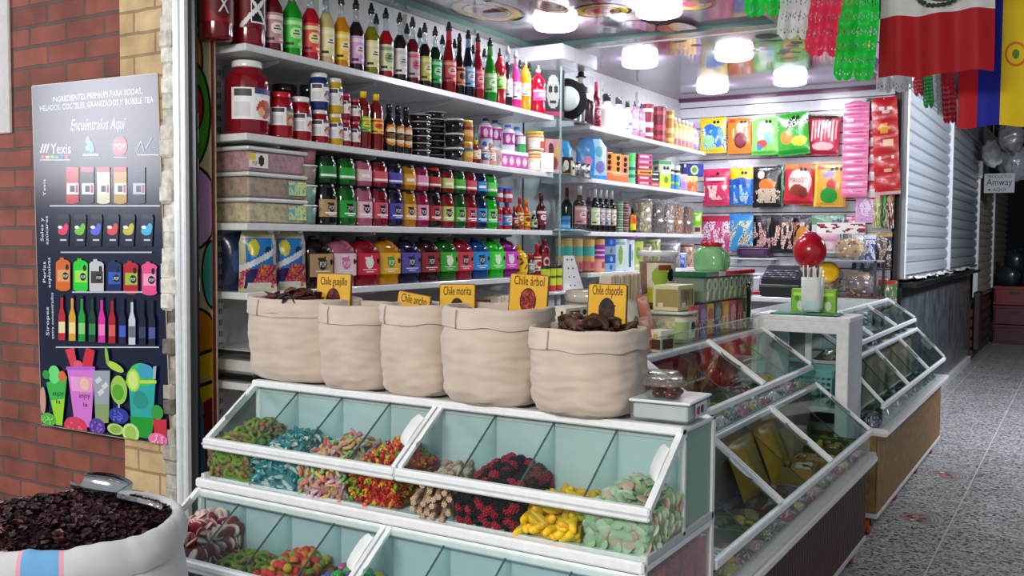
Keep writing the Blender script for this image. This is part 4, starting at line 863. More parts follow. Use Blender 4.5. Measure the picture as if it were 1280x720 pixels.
for i, px in enumerate((841, 846, 851, 856, 861)):
    t = put('honey_bottle', 'bottle', px, .065, Z, 'row of amber bottles with pale caps, %s' % ['first beside the golden tin', 'second from the golden tin', 'third from the golden tin', 'fourth from the golden tin', 'last before the lilac bottle'][i], G, k=.3); bottle(t, 'water', .235, .065, 'c8a060', 'f0e8d8', 'e8c878', [('r', -1, 1, .0, .3, 'a8788a'), ('e', 0, .6, .4, .2, 'f8ecc0')], 'same', lz=(.1, .66))
# ---- far second shelf
Z = SHELF[2]; G = 'packs on the far second shelf'
t = put('photo_box', 'box', 703, .06, Z, 'black box with a white cartoonless sketch in the cabinet'.replace('cartoonless ', ''), G, k=.5); carton(t, .085, .06, .12, '1c1c1e', [('e', .1, .55, .5, .3, 'e8e4dc'), ('e', -.3, .35, .3, .2, 'c8c0a0'), ('r', -.9, .9, .02, .1, 'a89a6a')], '1c1c1e')
t = put('candy_bag', 'bag', 702, .07, Z, 'small light blue bag behind the black box in the cabinet', G, back=.07, k=.6); obj('bag', bag_mesh(.16, .245, .06, '3aa8e8', [('d', 3, .2, 2, ['a8dcf8', 'e8f4fc'], .1, .7)], top_in=.5, seed=2), 'film', t)
t = put('cream_bottle', 'bottle', 713, .05, Z, 'small cream bottle with a dark seal between box and steel cups', G); bottle(t, 'sauce', .13, .05, 'ece8b8', '4a2a20', 'f0ecc8', [('e', 0, .8, .3, .2, '16161a')], 'same', matb='gloss')
for i, px in enumerate((720, 727, 733)):
    t = put('steel_cup', 'cup', px, .045, Z, 'small steel cup in front of the big blue bag, %s' % ['left', 'middle', 'right'][i], 'steel cups'); g = MB().lathe([(.017, 0), (.022, .1), (.0205, .1), (.016, .005)], 18, 'd8d8d8'); obj('cup', g, 'chrome', t)
t = put('candy_bag', 'bag', 738, .08, Z, 'big bright blue bag with a pink and white print left of the orange cartons', G, back=.03, k=.6); obj('bag', bag_mesh(.24, .30, .08, '28a0e8', [('r', .1, 1, .1, .95, 'b8d8f0'), ('e', -.35, .42, .3, .13, 'f0a0d0'), ('e', .4, .66, .3, .13, '70c0d0'), ('e', .5, .3, .35, .14, '8a8ac8')], top_in=.5, seed=3), 'film', t)
for i, (px, c) in enumerate(((755, 'f0924a'), (766, 'f0a85a'), (775, 'ee9068'))):
    t = put('orange_carton', 'box', px, .09, Z, 'orange carton with three black seals, %s of three' % ['left', 'middle', 'right'][i], 'orange cartons', k=.55, jit=1); carton(t, .085, .08, .205, c, [('e', .35, .86, .36, .09, '1a1a1a'), ('e', .35, .66, .36, .09, '1a1a1a'), ('e', .35, .46, .36, .09, '1a1a1a'), ('r', -1, 1, .30, .34, 'f8e0d0'), ('r', -1, 1, 0, .2, 'f07a50')], 'f0a060')
t = put('green_can', 'can', 786, .085, Z, 'tall mint green can with dark dots right of the orange cartons', G); can(t, .235, .085, ['68c898', (.75, .95, '4ac850'), (.45, .55, '2a6a50'), (.2, .3, '2a7a68')], '6ac08a')
stk = [('b82a4a', 'e8a0b0', 'red'), ('c03048', 'f0c0c8', 'crimson'), ('d89a3a', '8a2a20', 'gold and red'), ('b03a50', 'e0b0b8', 'rose'), ('d0487a', 'f0b0d0', 'pink'), ('c0306a', 'f4c8e0', 'magenta')]
for k, (c, c2, n_) in enumerate(stk):
    t = put('flat_pack', 'box', 800, .1, Z + .0405 * k, '%s flat sweet pack, %s in the stack right of the mint can' % (n_, ORD[k] if k else 'bottom'), 'stacked flat sweet packs', k=.4, jit=3); carton(t, .14, .1, .04, c, [('r', -.8, .6, .3, .7, c2), ('e', .7, .5, .2, .3, '1a1a1a')])
for k in range(3):
    t = put('flat_pack', 'box', 813, .1, Z + .0405 * k, 'black flat sweet pack beside the taller pack stack, %s' % ['bottom', 'middle', 'top'][k], 'stacked flat sweet packs', back=-.01, k=.4, jit=3); carton(t, .1, .09, .04, ['b82a3a', '1c1c1c', '1a201a'][k], [('r', -.6, .7, .3, .6, ['f0a0a0', 'e8e8e0', 'd0e0d0'][k])])
t = put('mint_carton', 'box', 826, .09, Z, 'pale green and yellow carton with sunglasses print on the far shelf', G, k=.5, jit=1); carton(t, .12, .09, .225, 'c0d0b8', [('r', -1, 1, 0, .5, 'd0d838'), ('r', -.5, .8, .55, .72, 'f0e0e0'), ('e', -.1, .72, .25, .07, '16161a'), ('e', .45, .72, .25, .07, '16161a'), ('r', -1, 1, .86, 1, '4aa060'), ('e', .2, .3, .4, .12, '5aa030')], 'c8d0c0')
for i, px in enumerate((837, 844)):
    t = put('blue_tube', 'tube', px, .06, Z, 'blue and white tube with a dark dot, %s' % ['left one beside the pale green carton', 'right one beside the purple pack'][i], G); can(t, .21, .06, ['e8f0f8', (0, .6, ['2a7ac0', '3a9ad0'][i]), (.2, .3, 'a0d060'), (.7, .78, '16161a')], '8ab0d8')
t = put('purple_pack', 'bag', 851, .08, Z, 'small purple sweet bag under the navy box', G, k=.6); obj('bag', bag_mesh(.11, .145, .06, 'b890e0', [('d', 3, .1, 7, ['e8c8f4', '8a5ac0'], 0, 1)], seed=9), 'film', t)
t = put('orange_pack', 'bag', 862, .08, Z, 'small orange sweet bag with a yellow top at the shelf end', G, k=.6); obj('bag', bag_mesh(.13, .14, .06, 'e87038', [('r', -1, 1, .65, 1, 'e8d070'), ('d', 3, .15, 4, ['f4c890', 'c04a28'], 0, .8)], seed=10), 'film', t)
t = put('navy_box', 'box', 862, .1, Z + .14, 'navy blue box with a round green emblem resting on the small bags', G, k=.6, back=.02); carton(t, .2, .1, .11, '2a3a90', [('e', .1, .5, .38, .4, 'd0e0a0'), ('e', .1, .5, .24, .25, '6a9a40'), ('r', -.95, -.7, .7, .95, 'd8d8e8')], '3a2a3a')
# ---- far third shelf
Z = SHELF[3]; G = 'bottles on the far third shelf'
for px, d, h, lb, c2, bk, ds in ((708, .08, .30, None, '', .1, 'black wine bottle without label in the glass cabinet'), (724, .095, .31, 'e08a94', 'f4d0d0', 0, 'black wine bottle with a large pink label'), (735, .075, .31, '9a3a40', 'e8d0d0', .1, 'black wine bottle with a red label in the back row'),
        (743, .075, .3, 'd4dcae', 'f0f4d8', 0, 'black wine bottle with a pale green label'), (750, .07, .3, 'a8a0a8', 'd8d0d0', 0, 'black wine bottle with a grey label'), (757, .07, .3, '9aa4b8', 'e0d8c8', 0, 'black wine bottle with a blue-grey label'), (764, .07, .3, 'c0a888', 'e8e0d0', 0, 'black wine bottle with a tan label, rightmost')):
    t = put('wine_bottle', 'bottle', px, d, Z, ds, 'black wine bottles', back=bk); bottle(t, 'wine', h, d, '14161c', 'c8ccd4' if lb else '14161c', lb, A_plain(c2, '5a3a3a') if lb else None, 'same', lz=(.16, .56))
t = put('blue_cup', 'cup', 706, .06, Z, 'blue patterned paper cup in front of the wine bottles', G, back=-.01); can(t, .1, .07, ['3a98d0', (.2, .4, '9ad0f0'), (.6, .75, '2a6aa8')], '2a70b0')
for k, (px, c) in enumerate(((700, 'b0b8c8'), (713, '5ab4e0'), (722, 'd0d4dc'))):
    t = put('flat_packet', 'packet', px, .14, Z, 'flat foil packet on the cabinet shelf below the wine, %s' % ['grey one at left', 'light blue one in the middle', 'silver one at right'][k], G, back=-.05, k=.3); g = MB(); g.grid(lambda u, v: ((u - .5) * .13, (v - .5) * .09, .004 + .012 * math.sin(PI * u) * math.sin(PI * v) * (1 + .4 * noise.noise((u * 4, v * 4, k)))), 10, 8, lambda u, v: c if noise.noise((u * 5, v * 5, k + 3)) < .15 else 'e8e8ec'); g.box(-.064, .064, -.044, .044, 0, .003, c); obj('packet', g, 'film', t)
for i, (px, cc) in enumerate(((774, ('5a8a68', 'b8d0b8')), (781, ('7a2a38', 'c8b0a0')))):
    for k in range(4):
        t = put('herb_tin', 'can', px, .055, Z + .057 * k, '%s herb tin, %s of its column right of the wine' % (['green', 'dark red'][i], ['bottom', 'second', 'third', 'top'][k]), 'stacked herb tins'); can(t, .056, .055, [cc[0], (.3, .7, cc[1]), (.42, .56, '3a2a2a')], 'a8b0a8')
t = put('syrup_flask', 'bottle', 790, .055, Z, 'small black bottle with an orange and yellow label before the canisters', G, back=-.01); bottle(t, 'sauce', .19, .058, '16140f', '1a1814', 'e88a20', [('r', -1, 1, 0, .4, 'd8d030'), ('e', 0, .65, .5, .2, 'd84a20')], 'same', lz=(.1, .7))
for px, w, c, c2, ds in ((802, .13, 'a08a6c', 'd8c8a0', 'clear canister of pale brown dried chips'), (818, .12, '3a2226', '6a4a48', 'clear canister of dark dried fruit'), (832, .12, '8a7264', 'd8c8c0', 'clear canister of mixed nuts and raisins'), (844, .11, '9a5a24', 'c88a40', 'clear canister of orange-brown dried pieces'), (856, .11, '6a2c1e', '8a4430', 'clear canister of rust red dried chillies')):
    t = put('canister', 'canister', px, w, Z, ds + ' on the far third shelf', 'clear storage canisters', k=.4, jit=2); h = .27
    g = MB()
    rr = random.Random(px)
    g.box(-w * .42, w * .42, -w * .42, w * .42, .006, h * .86, c, .01)
    for i in range(70):
        a, b_ = rr.uniform(-.38, .38) * w, rr.uniform(.02, h * .84); s_ = rr.uniform(.006, .013)
        if i % 2: g.sphere((a, -w * .42, b_), (s_, .005, s_ * 1.4), 7, 5, rr.choice([c, c2, c2]))
        else: g.sphere((-w * .42, a, b_), (.005, s_, s_ * 1.4), 7, 5, rr.choice([c, c2, c2]))
    obj('dried_contents', g, 'dry', t)
    g = MB().lathe([(w / 2 * .96, 0), (w / 2, h * .03), (w / 2, h * .9)], 20, WHITE, p=6); obj('canister_wall', g, 'tubplastic', t)
    g = MB().lathe([(w / 2 * 1.02, h * .9), (w / 2 * 1.02, h * .97), (w / 2 * .7, h)], 20, 'c8c8c4', p=6); obj('lid', g, 'tubplastic', t)
t = put('green_pack', 'bag', 871, .05, Z + .0, 'lime green sachet standing at the far end of the third shelf', G, k=.7); obj('bag', bag_mesh(.09, .2, .035, '7ad030', [('r', -1, 1, 0, .4, 'c8c0a0'), ('e', 0, .7, .5, .12, 'e8f0a0'), ('r', -.6, .6, .1, .3, '5a4a3a')], seed=12), 'film', t)
# ---- far fourth shelf
Z = SHELF[4]; G = 'cans on the far fourth shelf'
for px, lo, ds in ((705, 'c88a80', 'orange and teal striped can, leftmost of three'), (718, 'd08a88', 'orange and teal striped can, middle of three'), (733, 'e07a80', 'orange and teal striped can, rightmost of three'), (746, None, 'orange can with purple lettering panels beside the striped cans')):
    t = put('tall_can', 'can', px, .11, Z, ds, G); can(t, .235, .115, ['e8b468', (.0, .06, '4a3a3a'), (.06, .36, lo), (.52, .78, '48b8b0')] if lo else ['e8b060', (.06, .34, 'f0a8a0'), (.42, .84, 'a0289a'), (.5, .56, 'f0d0f0'), (.66, .72, 'f0d0f0')], 'e8b468', [('e', .1, .2, .12, .1, 'c03a4a')])
for k in range(4):
    t = put('blue_box', 'box', 758, .1, Z + .061 * k, 'small blue box stacked right of the cans, %s' % ['bottom', 'second', 'third', 'top'][k], 'stacked blue boxes', k=.4, jit=3); carton(t, .105, .09, .06, ['8ab0d0', '2458b0', '90a8c0', '2a5cc0'][k], [('e', .2, .5, .25, .35, ['2a5ab0', 'a0c0e8', '5a7090', '6a90e0'][k])])
for px, c, art, ds, w, h in ((772, 'dcece4', [('e', .1, .5, .35, .3, '8ac060'), ('r', -.8, .8, .84, .92, '8ac8c0')], 'pale mint carton with a green plant print', .12, .235), (785, 'e4eef0', [('r', -.4, .2, .1, .85, '3a7090'), ('e', .5, .5, .2, .2, '90c0a0')], 'white carton with a dark blue stripe', .075, .23), (795, 'c4d868', [('e', 0, .6, .5, .2, '7ab030'), ('r', -.6, .6, .1, .2, 'f0f0e0')], 'yellow-green carton right of the white ones', .09, .22)):
    t = put('tea_carton', 'box', px, .07, Z, ds + ' on the far fourth shelf', G, k=.5, jit=2); carton(t, w, .07, h, c, art)
t = put('purple_pouch', 'bag', 786, .06, Z + .236, 'shiny purple pouch lying on top of the tea cartons', G, k=.5); g = MB().sphere((0, 0, .02), (.075, .045, .02), 18, 10, 'c070d8'); obj('pouch', g, 'film', t)
for px, c, c2, h, ds in ((806, 'b0a890', '6a6a4a', .2, 'beige seed bag on the far fourth shelf'), (817, '8a9a4a', 'd8d0b0', .25, 'olive and cream seed bag beside the beige one'), (838, '8a848e', 'b0a8b8', .22, 'large grey foil bag on the far fourth shelf'), (850, '4a6ac8', 'd8e0f0', .13, 'small blue bag in front of the grey foil bag'), (859, 'c8a890', '7a3a3a', .2, 'brown striped bag near the shelf end'), (866, 'd8cc70', 'a8a090', .16, 'yellow topped bag last on the far fourth shelf')):
    t = put('seed_bag', 'bag', px, .07, Z, ds, G, k=.6, back=-.03 if px == 850 else 0); obj('bag', bag_mesh(.13 if px != 838 else .19, h, .06, c, [('d', 3, .08, px, [c2, c], .05, .8), ('r', -1, 1, .86, .95, c2)], seed=px), 'film', t)
Z = SHELF[5]; G = 'packs on the far lowest shelf'
for i, (px, c) in enumerate(((720, '8a8a70'), (745, '6a7a9a'), (770, '9a7a60'), (795, '7a6a7a'), (820, '9a9080'), (845, '70808a'))):
    t = put('bulk_bag', 'bag', px, .1, Z, 'plump bulk bag on the lowest far shelf, %s' % ['grey-green one at left', 'blue-grey one', 'tan one', 'mauve one', 'beige one', 'slate one at right'][i], G, k=.5); obj('bag', bag_mesh(.24, .27, .09, c, [('d', 3, .1, px, ['d8d0c0', '3a3a3a'], .1, .9)], seed=px), 'film', t)
for i, px in enumerate((682, 690, 698)):
    t = put('spray_can', 'can', px, .055, 1.2805, 'yellow-green can with a red base by the glass cabinet, %s' % ['left', 'middle', 'right'][i], 'yellow-green cans', back=-.08); can(t, .16, .055, ['c8d83a', (0, .22, 'c83030'), (.5, .6, '4a6a2a'), (.9, 1, '2a2a2a')], '2a2a2a')
t = thing('plastic_step', 'white perforated angled bracket below the glass cabinet', 'bracket', (-2.87, 5.50, 1.2805), facing(-2.9, 5.5, .7))
g = MB(); g.poly([(-.03, 0, 0), (.11, 0, 0), (.04, 0, .22), (-.03, 0, .22)], 'e2e6ea', (0, .012, 0))
for k in range(4):
    for j in range(2): g.cyl((.0 + .03 * j - .008 * k + .02, -.0005, .03 + .055 * k), .006, .0005, 10, '4a5052', axis='y')
obj('plate', g, 'gloss', t)
t = thing('glass_rack', 'narrow white ledge holding the yellow-green cans by the cabinet', 'shelf', (-2.9, 5.33, 1.27)); g = MB().box(-.4302, .09, -.12, .25, -.006, .0095, 'e2e6e8', .003); obj('ledge', g, 'gloss', t)

# ================================================================== BACK WALL: HANGING SWEETS
YH = YB - .012
HN = [0]
def hang(px, pytop, w, h, base, art, label, th=.045, group='hanging sweet bags', seed=0, tilt=0., fwd=0., key='sweet_bag', mat='film'):
    HN[0] += 1; fwd += .048 * (HN[0] % 2)
    p = at(px, pytop, 'y', YH - .05 - fwd)
    t = thing(key, shelf_label(label), 'bag', (p.x, p.y, p.z - h), 0, group); t.rotation_euler.y = tilt
    g = MB().tube([(0, .063 + fwd, h - .006), (0, -.03, h - .012), (0, -.04, h)], .003, 6, 'd0d0d4'); obj('hook', g, 'metal', t)
    obj('bag', bag_mesh(w, h, th, base, art, seed=seed or px, seal=.05), mat, t); return t
def seals(n=3): return [('e', .1 + .28 * i, .86, .12, .045, '16161a') for i in range(n)]
hang(892, 147, .25, .32, 'e8c828', [('e', -.2, .62, .55, .2, '2a70d8'), ('e', .35, .45, .5, .3, '2a80e0'), ('e', -.3, .3, .5, .22, '9ad8a0'), ('d', 3, .2, 3, ['d8f0e0', '1a50b0'], .1, .7)] + seals(2), 'yellow and blue sweet bag, first in the top row by the far shelves')
hang(926, 147, .235, .32, 'e88a30', [('e', 0, .72, .3, .16, 'f0c8a0'), ('e', .0, .74, .16, .12, 'f8ece4'), ('r', -.6, -.5, .45, .7, 'f4dcc8'), ('r', .5, .6, .45, .7, 'f4dcc8'), ('e', .05, .36, .5, .22, '6a2438'), ('e', .05, .36, .38, .16, '8a3a4a'), ('r', -.9, -.4, .86, .95, 'd04030')] + seals(3), 'orange sweet bag with a dark round window, top row')
hang(957, 146, .24, .335, '8ad070', [('e', .0, .6, .6, .3, 'e0f4e0'), ('e', .3, .45, .35, .16, '70c0e0'), ('e', -.2, .3, .4, .1, 'c84a4a'), ('r', -1, 1, 0, .1, '50b040'), ('e', -.4, .2, .2, .08, '3a8ad0')] + seals(2), 'pale green sweet bag with white glow, top row centre')
hang(972, 147, .1, .33, '20241e', [('d', 3, .1, 3, ['5a7a4a', '8a2a2a'], 0, 1)], 'mostly hidden black sweet bag behind the pale green one', fwd=-.02)
hang(994, 140, .28, .37, '3aa838', [('e', -.1, .75, .5, .1, 'd0f0c0'), ('d', 2.5, .25, 8, ['16301a', 'f0f4f0'], .5, .85), ('e', -.4, .42, .4, .16, 'e8903a'), ('e', .4, .32, .5, .12, 'd8d040'), ('r', -1, 1, 0, .14, '1a8a2a')] + seals(2), 'large green sweet bag with orange slices, tilted in the top row', tilt=-.08)
hang(1029, 143, .27, .35, 'c02848', [('r', -.8 + .22 * i, -.7 + .22 * i, .34 + .05 * (i % 3), .84, ['f0dcdc', 'e4b8bc', 'f8ecec'][i % 3]) for i in range(8)] + [ ('r', -1, 1, .9, 1, '4a2a20'), ('e', 0, .22, .7, .1, 'e8c0c0'), ('r', -1, 1, 0, .1, 'a01838')] + seals(2), 'red and white stick candy bag, last in the top row', tilt=.05)
hang(896, 211, .25, .33, 'd83868', [('e', .05, .72, .8, .12, 'b81c50'), ('d', 3, .05, 5, ['f4d0d0', 'f0b0a0', 'f8f0e0'], .15, .55), ('r', -.8, .7, .68, .76, 'f4e0e8')] + seals(1), 'pink sweet bag with pale pieces, first in the middle row')
hang(927, 210, .23, .33, 'f0d028', [('r', -1, 1, 0, .7, '2a78d8'), ('e', 0, .6, .7, .14, '1a58b8'), ('d', 3, .15, 6, ['a0d0f4', '3aa0e0', 'e0f0a0'], .05, .55)] + seals(2), 'yellow-topped blue sweet bag, second in the middle row')
hang(959, 208, .25, .36, '18181a', [('e', -.4, .8, .25, .1, 'e8e8e8'), ('e', .05, .55, .6, .15, 'e8782a'), ('r', -.6, .7, .1, .45, 'c8b8a0'), ('d', 4, .1, 8, ['5a2a1a', 'e8e0d0'], .1, .42), ('r', -1, 1, 0, .09, '101012')] + seals(2), 'black sweet bag with an orange burst, middle row')
hang(978, 206, .09, .36, '1e5a38', [('d', 3, .2, 9, ['8ac0a0'], 0, 1)], 'mostly hidden dark green bag behind the black sweet bag', fwd=-.02)
hang(999, 205, .26, .35, 'c82838', [('e', .05, .55, .8, .34, 'e8c8c0'), ('e', -.1, .36, .5, .14, '8a3a2a'), ('e', .3, .3, .3, .14, '7a2a2a'), ('r', -1, 1, .86, 1, 'd87030'), ('t', 'MANGO', -.05, .6, .14, 1.3, 'a01838'), ('r', -1, 1, 0, .08, 'a81428')] + seals(3), 'red sweet bag lettered MANGO in the middle row', tilt=.03)
hang(1016, 205, .2, .36, 'e8b820', [('d', 3, .2, 9, ['c88a18'], 0, 1)], 'plain yellow bag half hidden behind the red lettered bag', fwd=-.02)
hang(1038, 204, .27, .37, 'dca838', [('e', .1, .5, .3, .13, 'd03a3a'), ('e', -.05, .26, .55, .18, '2a9a3a'), ('e', -.1, .74, .4, .08, 'a890c8'), ('r', -1, -.85, 0, 1, 'f0d040'), ('e', -.6, .9, .25, .06, 'e05a3a'), ('r', .85, 1, 0, 1, 'c08a28')] + seals(3), 'golden sweet bag with a red and green print, last in the middle row', tilt=.02)
hang(896, 270, .3, .33, 'd8508a', [('d', 3.5, -.1, 6, ['f8d8e8', 'f4f0f4', 'a82060'], .0, .85), ('r', -1, 1, .85, 1, 'b82048')], 'pink marshmallow bag, first in the bottom row')
hang(927, 267, .22, .33, '3a9ad8', [('d', 3.2, .1, 4, ['e8d850', '1a60a8', 'c0e0f4'], .1, .8), ('r', -1, 1, .82, 1, '2a88d0')], 'light blue sweet bag with yellow dots, bottom row')
for px, c in ((953, 'c88a8a'), (978, 'c89a80'), (1003, 'e08a2a')):
    hang(px, 269, .2, .33, '16141a', [('d', 3.4, .0, px, [c, 'f0e0d8', '8a3a3a'], .1, .8), ('e', .1, .45, .6, .25, c) if px == 1003 else ('r', -1, 1, 0, .1, '16141a')], 'black sweet bag in the bottom row, %s' % {953: 'with rosy pieces, left one', 978: 'with beige pieces, middle one', 1003: 'with an orange print, right one'}[px])
hang(1036, 268, .29, .33, 'c8d8d0', [('e', .0, .4, .75, .35, 'e8b8c8'), ('r', -1, 1, .75, 1, '6a9a7a'), ('e', .5, .8, .3, .1, '1a3a5a'), ('r', -.5, .5, .3, .36, 'd890a8'), ('r', -.4, .5, .44, .5, 'f4d8e0'), ('e', .0, .2, .3, .1, 'f4e0e8'), ('r', .9, 1, 0, 1, '2a4a3a')], 'pale green and pink marshmallow bag right of the black ones')
hang(1083, 241, .17, .25, 'd8a8d8', [('e', 0, .5, .5, .3, 'e8d0ec'), ('d', 4, .15, 3, ['b060b0', 'f4e8f4'], .1, .8)], 'small lilac bag hanging below the pink strip', th=.02, fwd=.05)
for i, (px, c, c2) in enumerate(((1097, '8a9a4a', 'c8b070'), (1106, '2a6a3a', '40d070'), (1113, '5a3a2a', 'a8805a'))):
    hang(px, 240, .07, .30, c, [('e', 0, .8, .7, .12, c2), ('d', 5, .1, px, [c2, 'e8e0d0'], 0, .7)], 'thin hanging sachet strip near the black post, %s' % ['olive one', 'green one with a bright top', 'brown one'][i], th=.03)
for i, (px, py, w, h, c, c2, ds) in enumerate(((1066, 270, .22, .24, '8a7a8a', 'c03a6a', 'mauve toy bag with pink pieces at the right of the bottom row'), (1080, 293, .2, .3, '4a5a90', 'd0d8e8', 'blue and white toy bag right of the round bins'), (1100, 290, .2, .3, '3a3440', 'b0905a', 'dark toy bag with gold pieces beside the black post'), (1072, 340, .19, .3, 'b08a4a', 'e8d090', 'amber packet hanging behind the round bins'), (1095, 345, .2, .3, '8a8a98', 'd0a0b0', 'greyish clear toy packet low on the back wall'), (1110, 350, .15, .28, '4a8a50', 'd04a3a', 'green and red toy packet low beside the black post'), (1085, 322, .16, .2, '6a7080', 'b8c0d0', 'small slate toy packet in the middle of the low group'))):
    hang(px, py, w, h, c, [('d', 3.2, .0, px, [c2, 'e8e8ec', c], .05, .85), ('r', -1, 1, .86, 1, c2)], ds, mat='film')
# long strips of sachets
def strip(px, pytop, w, h, base, cells, label, art, fwd=.08, tilt=0., rnd_top=False):
    p = at(px, pytop, 'y', YH - fwd); t = thing('sachet_strip', shelf_label(label), 'strip', (p.x, p.y, p.z - h), 0, 'hanging sachet strips'); t.rotation_euler.y = tilt
    def f(u, v, off):
        vv = (v * cells) % 1.; ww = w / 2 * (1. if not rnd_top or v < .93 else math.sqrt(max(.05, 1 - ((v - .93) / .07) ** 2)))
        return (u * ww, -.012 * math.sin(PI * vv) * (1 - abs(u) ** 2) - .004 - off, h * v)
    g = MB(); put_art(g, f, art, base, 10, cells * 6)
    g.grid(lambda a, b: ((1 - 2 * a) * (w / 2), .004, h * b * .985), 2, 8, base); obj('strip', g, 'film', t)
    k = MB().tube([(0, fwd + .013, h - .01), (0, -.02, h - .012)], .003, 6, 'c8c8c8'); obj('hook', k, 'metal', t); return t
strip(1071, 126, .205, .80, 'e47aa8', 13, 'long pink sachet strip with a rounded top', [('r', -.55, .6, .05 + i * .0765, .062 + i * .0765, ['b83a78', 'f8d0e4'][i % 2]) for i in range(10)] + [('r', -1, 1, .08 + i * .0765, .084 + i * .0765, 'f6b8d6') for i in range(11)] + [('r', -.7, -.3, .78, .82, 'f4d8e8'), ('r', -.3, .7, .93, .95, 'c84a88')], rnd_top=True, fwd=.14)
strip(1061, 190, .1, .4, 'c8803a', 8, 'narrow orange sachet strip half hidden behind the pink strip', [('r', -1, 1, i / 8, i / 8 + .02, '8a5020') for i in range(8)], fwd=.06)
strip(1094, 122, .15, .85, 'c83040', 6, 'red and white sachet strip between pink and plain red strips', [('e', .0, i / 6 + .06, .8, .045, 'e8e4e4') for i in range(6)] + [('r', -1, 1, .86, 1, '2a6a4a')], fwd=.10)
strip(1113, 121, .2, .80, 'c01420', 5, 'wide red sachet strip beside the black post', [('e', .1, .87, .5, .03, 'e8c8c0'), ('e', .1, .87, .3, .016, 'a01420'), ('e', -.1, .68, .45, .045, 'e8a030'), ('e', .2, .53, .45, .035, 'e8c8a0'), ('e', .0, .38, .55, .03, 'f0dcdc'), ('e', .0, .38, .35, .016, 'b01824'), ('e', .1, .25, .4, .025, 'e8c090'), ('r', -1, 1, 0, .03, 'e0b0b0'), ('r', -1, 1, .2, .206, '8a0c16'), ('r', -1, 1, .4, .406, '8a0c16'), ('r', -1, 1, .6, .606, '8a0c16')], fwd=.13, tilt=-.06)
# ================================================================== FRONT CANDY CASE
CX0, CX1 = -2.49, -.91
t = thing('candy_case', 'two-tier white framed glass candy case facing the street, holding loose sweets', 'display case', (-1.7, 2.45, 0))
def W(p): return (p[0] + 1.7, p[1] - 2.45, p[2])
def cmb():
    g = MB(); g.M = Matrix.Translation((1.7, -2.45, 0)); return g
A = 'f2f4f6'
UP = [(2.205, .81), (2.205, .925), (2.43, 1.088), (2.43, .81)]        # upper tier section (y, z)
LO = [(1.965, .50), (1.965, .62), (2.165, .768), (2.19, .768), (2.19, .50)]
# body box under and behind the bins
g = cmb(); g.box(CX0 + .02, CX1 - .02, 2.0, 2.64, .1, .47, '4a241c')
for i in range(62): g.box(CX0 + .02 + i * .0252, CX0 + .034 + i * .0252, 1.99, 2.0, .1, .47, '55291f', .002)
obj('base', g, 'wood', t)
g = cmb(); g.box(CX0, CX1, 1.95, 2.66, .47, .498, A, .004); obj('lower_deck', g, 'alu', t)
g = cmb(); g.box(CX0, CX1, 2.165, 2.66, .783, .808, A, .004).box(CX0, CX1, 2.155, 2.18, .785, .815, 'f2f4f5', .006).box(CX0, CX1, 2.16, 2.185, .752, .78, A, .006); obj('ledge', g, 'alu', t)
g = cmb(); g.box(CX0, CX1, 2.425, 2.675, 1.088, 1.1, 'd8e0e0', .003).box(CX0, CX1, 2.405, 2.44, 1.083, 1.107, A, .005).box(CX0, CX1, 2.43, 2.45, 1.062, 1.08, 'ccd2d4', .004); obj('top', g, 'alu', t)
g = cmb(); g.box(CX0 + .01, CX1 - .01, 2.432, 2.44, .81, 1.08, 'dceef2'); obj('upper_back_panel', g, 'frost', t)
g = cmb(); g.box(CX0 + .01, CX1 - .01, 2.192, 2.2, .5, .782, 'd4e8f0'); obj('lower_back_panel', g, 'frost', t)
g = cmb(); g.box(CX0 + .01, CX1 - .01, 2.206, 2.43, .8085, .812, 'dfe6e6'); obj('bin_floor', g, 'plastic', t)
for x, nm_ in ((CX0, 'left'), (CX1, 'right')):
    s_ = 1 if nm_ == 'left' else -1
    g = cmb()
    g.bar((x + s_ * .009, 2.205, .935), (x + s_ * .009, 2.43, 1.095), .018, .018, A).box(x, x + s_ * .018, 2.425, 2.443, .81, 1.09, A, .003).box(x, x + s_ * .018, 2.65, 2.675, .5, 1.1, A, .003)
    g.box(x, x + s_ * .02, 2.18, 2.67, .80, .826, 'c8cccc', .003).box(x, x + s_ * .016, 2.165, 2.185, .5, .79, A, .003).bar((x + s_ * .009, 1.965, .63), (x + s_ * .009, 2.165, .775), .018, .016, A)
    obj('end_frame', g, 'alu', t)
    g = cmb(); xa = x + s_ * .006; g.poly([(xa, y, z) for y, z in UP], WHITE, (s_ * .004, 0, 0)).poly([(xa, y, z) for y, z in LO], WHITE, (s_ * .004, 0, 0)); obj('end_pane', g, 'divider', t)
    g = cmb(); g.box(xa, xa + s_ * .006, 2.443, 2.65, .826, 1.086, 'a9cdbd'); obj('frosted_end_panel', g, 'frost', t)
    g = cmb(); g.box(xa, xa + s_ * .005, 2.2, 2.65, .5, .80, WHITE); obj('store_end_pane', g, 'tubplastic', t)
for y, z0, z1, nm_ in ((2.205, .81, .91, 'upper_front_pane'), (1.965, .5, .605, 'lower_front_pane')):
    g = cmb(); g.box(CX0 + .006, CX1 - .006, y - .002, y + .003, z0, z1, WHITE); obj(nm_, g, 'divider', t)
for y, z in ((2.2, .924), (1.962, .618)):
    for xa, xb in ((CX0, -1.702), (-1.698, CX1)):
        g = cmb(); g.box(xa, xb, y - .014, y + .012, z - .018, z + .018, A, .005).box(xa, xb, y - .0155, y - .012, z - .004, z + .002, 'c8ced0'); obj('front_rail', g, 'alu', t)
BX = [CX0 + .1975 * i for i in range(9)]
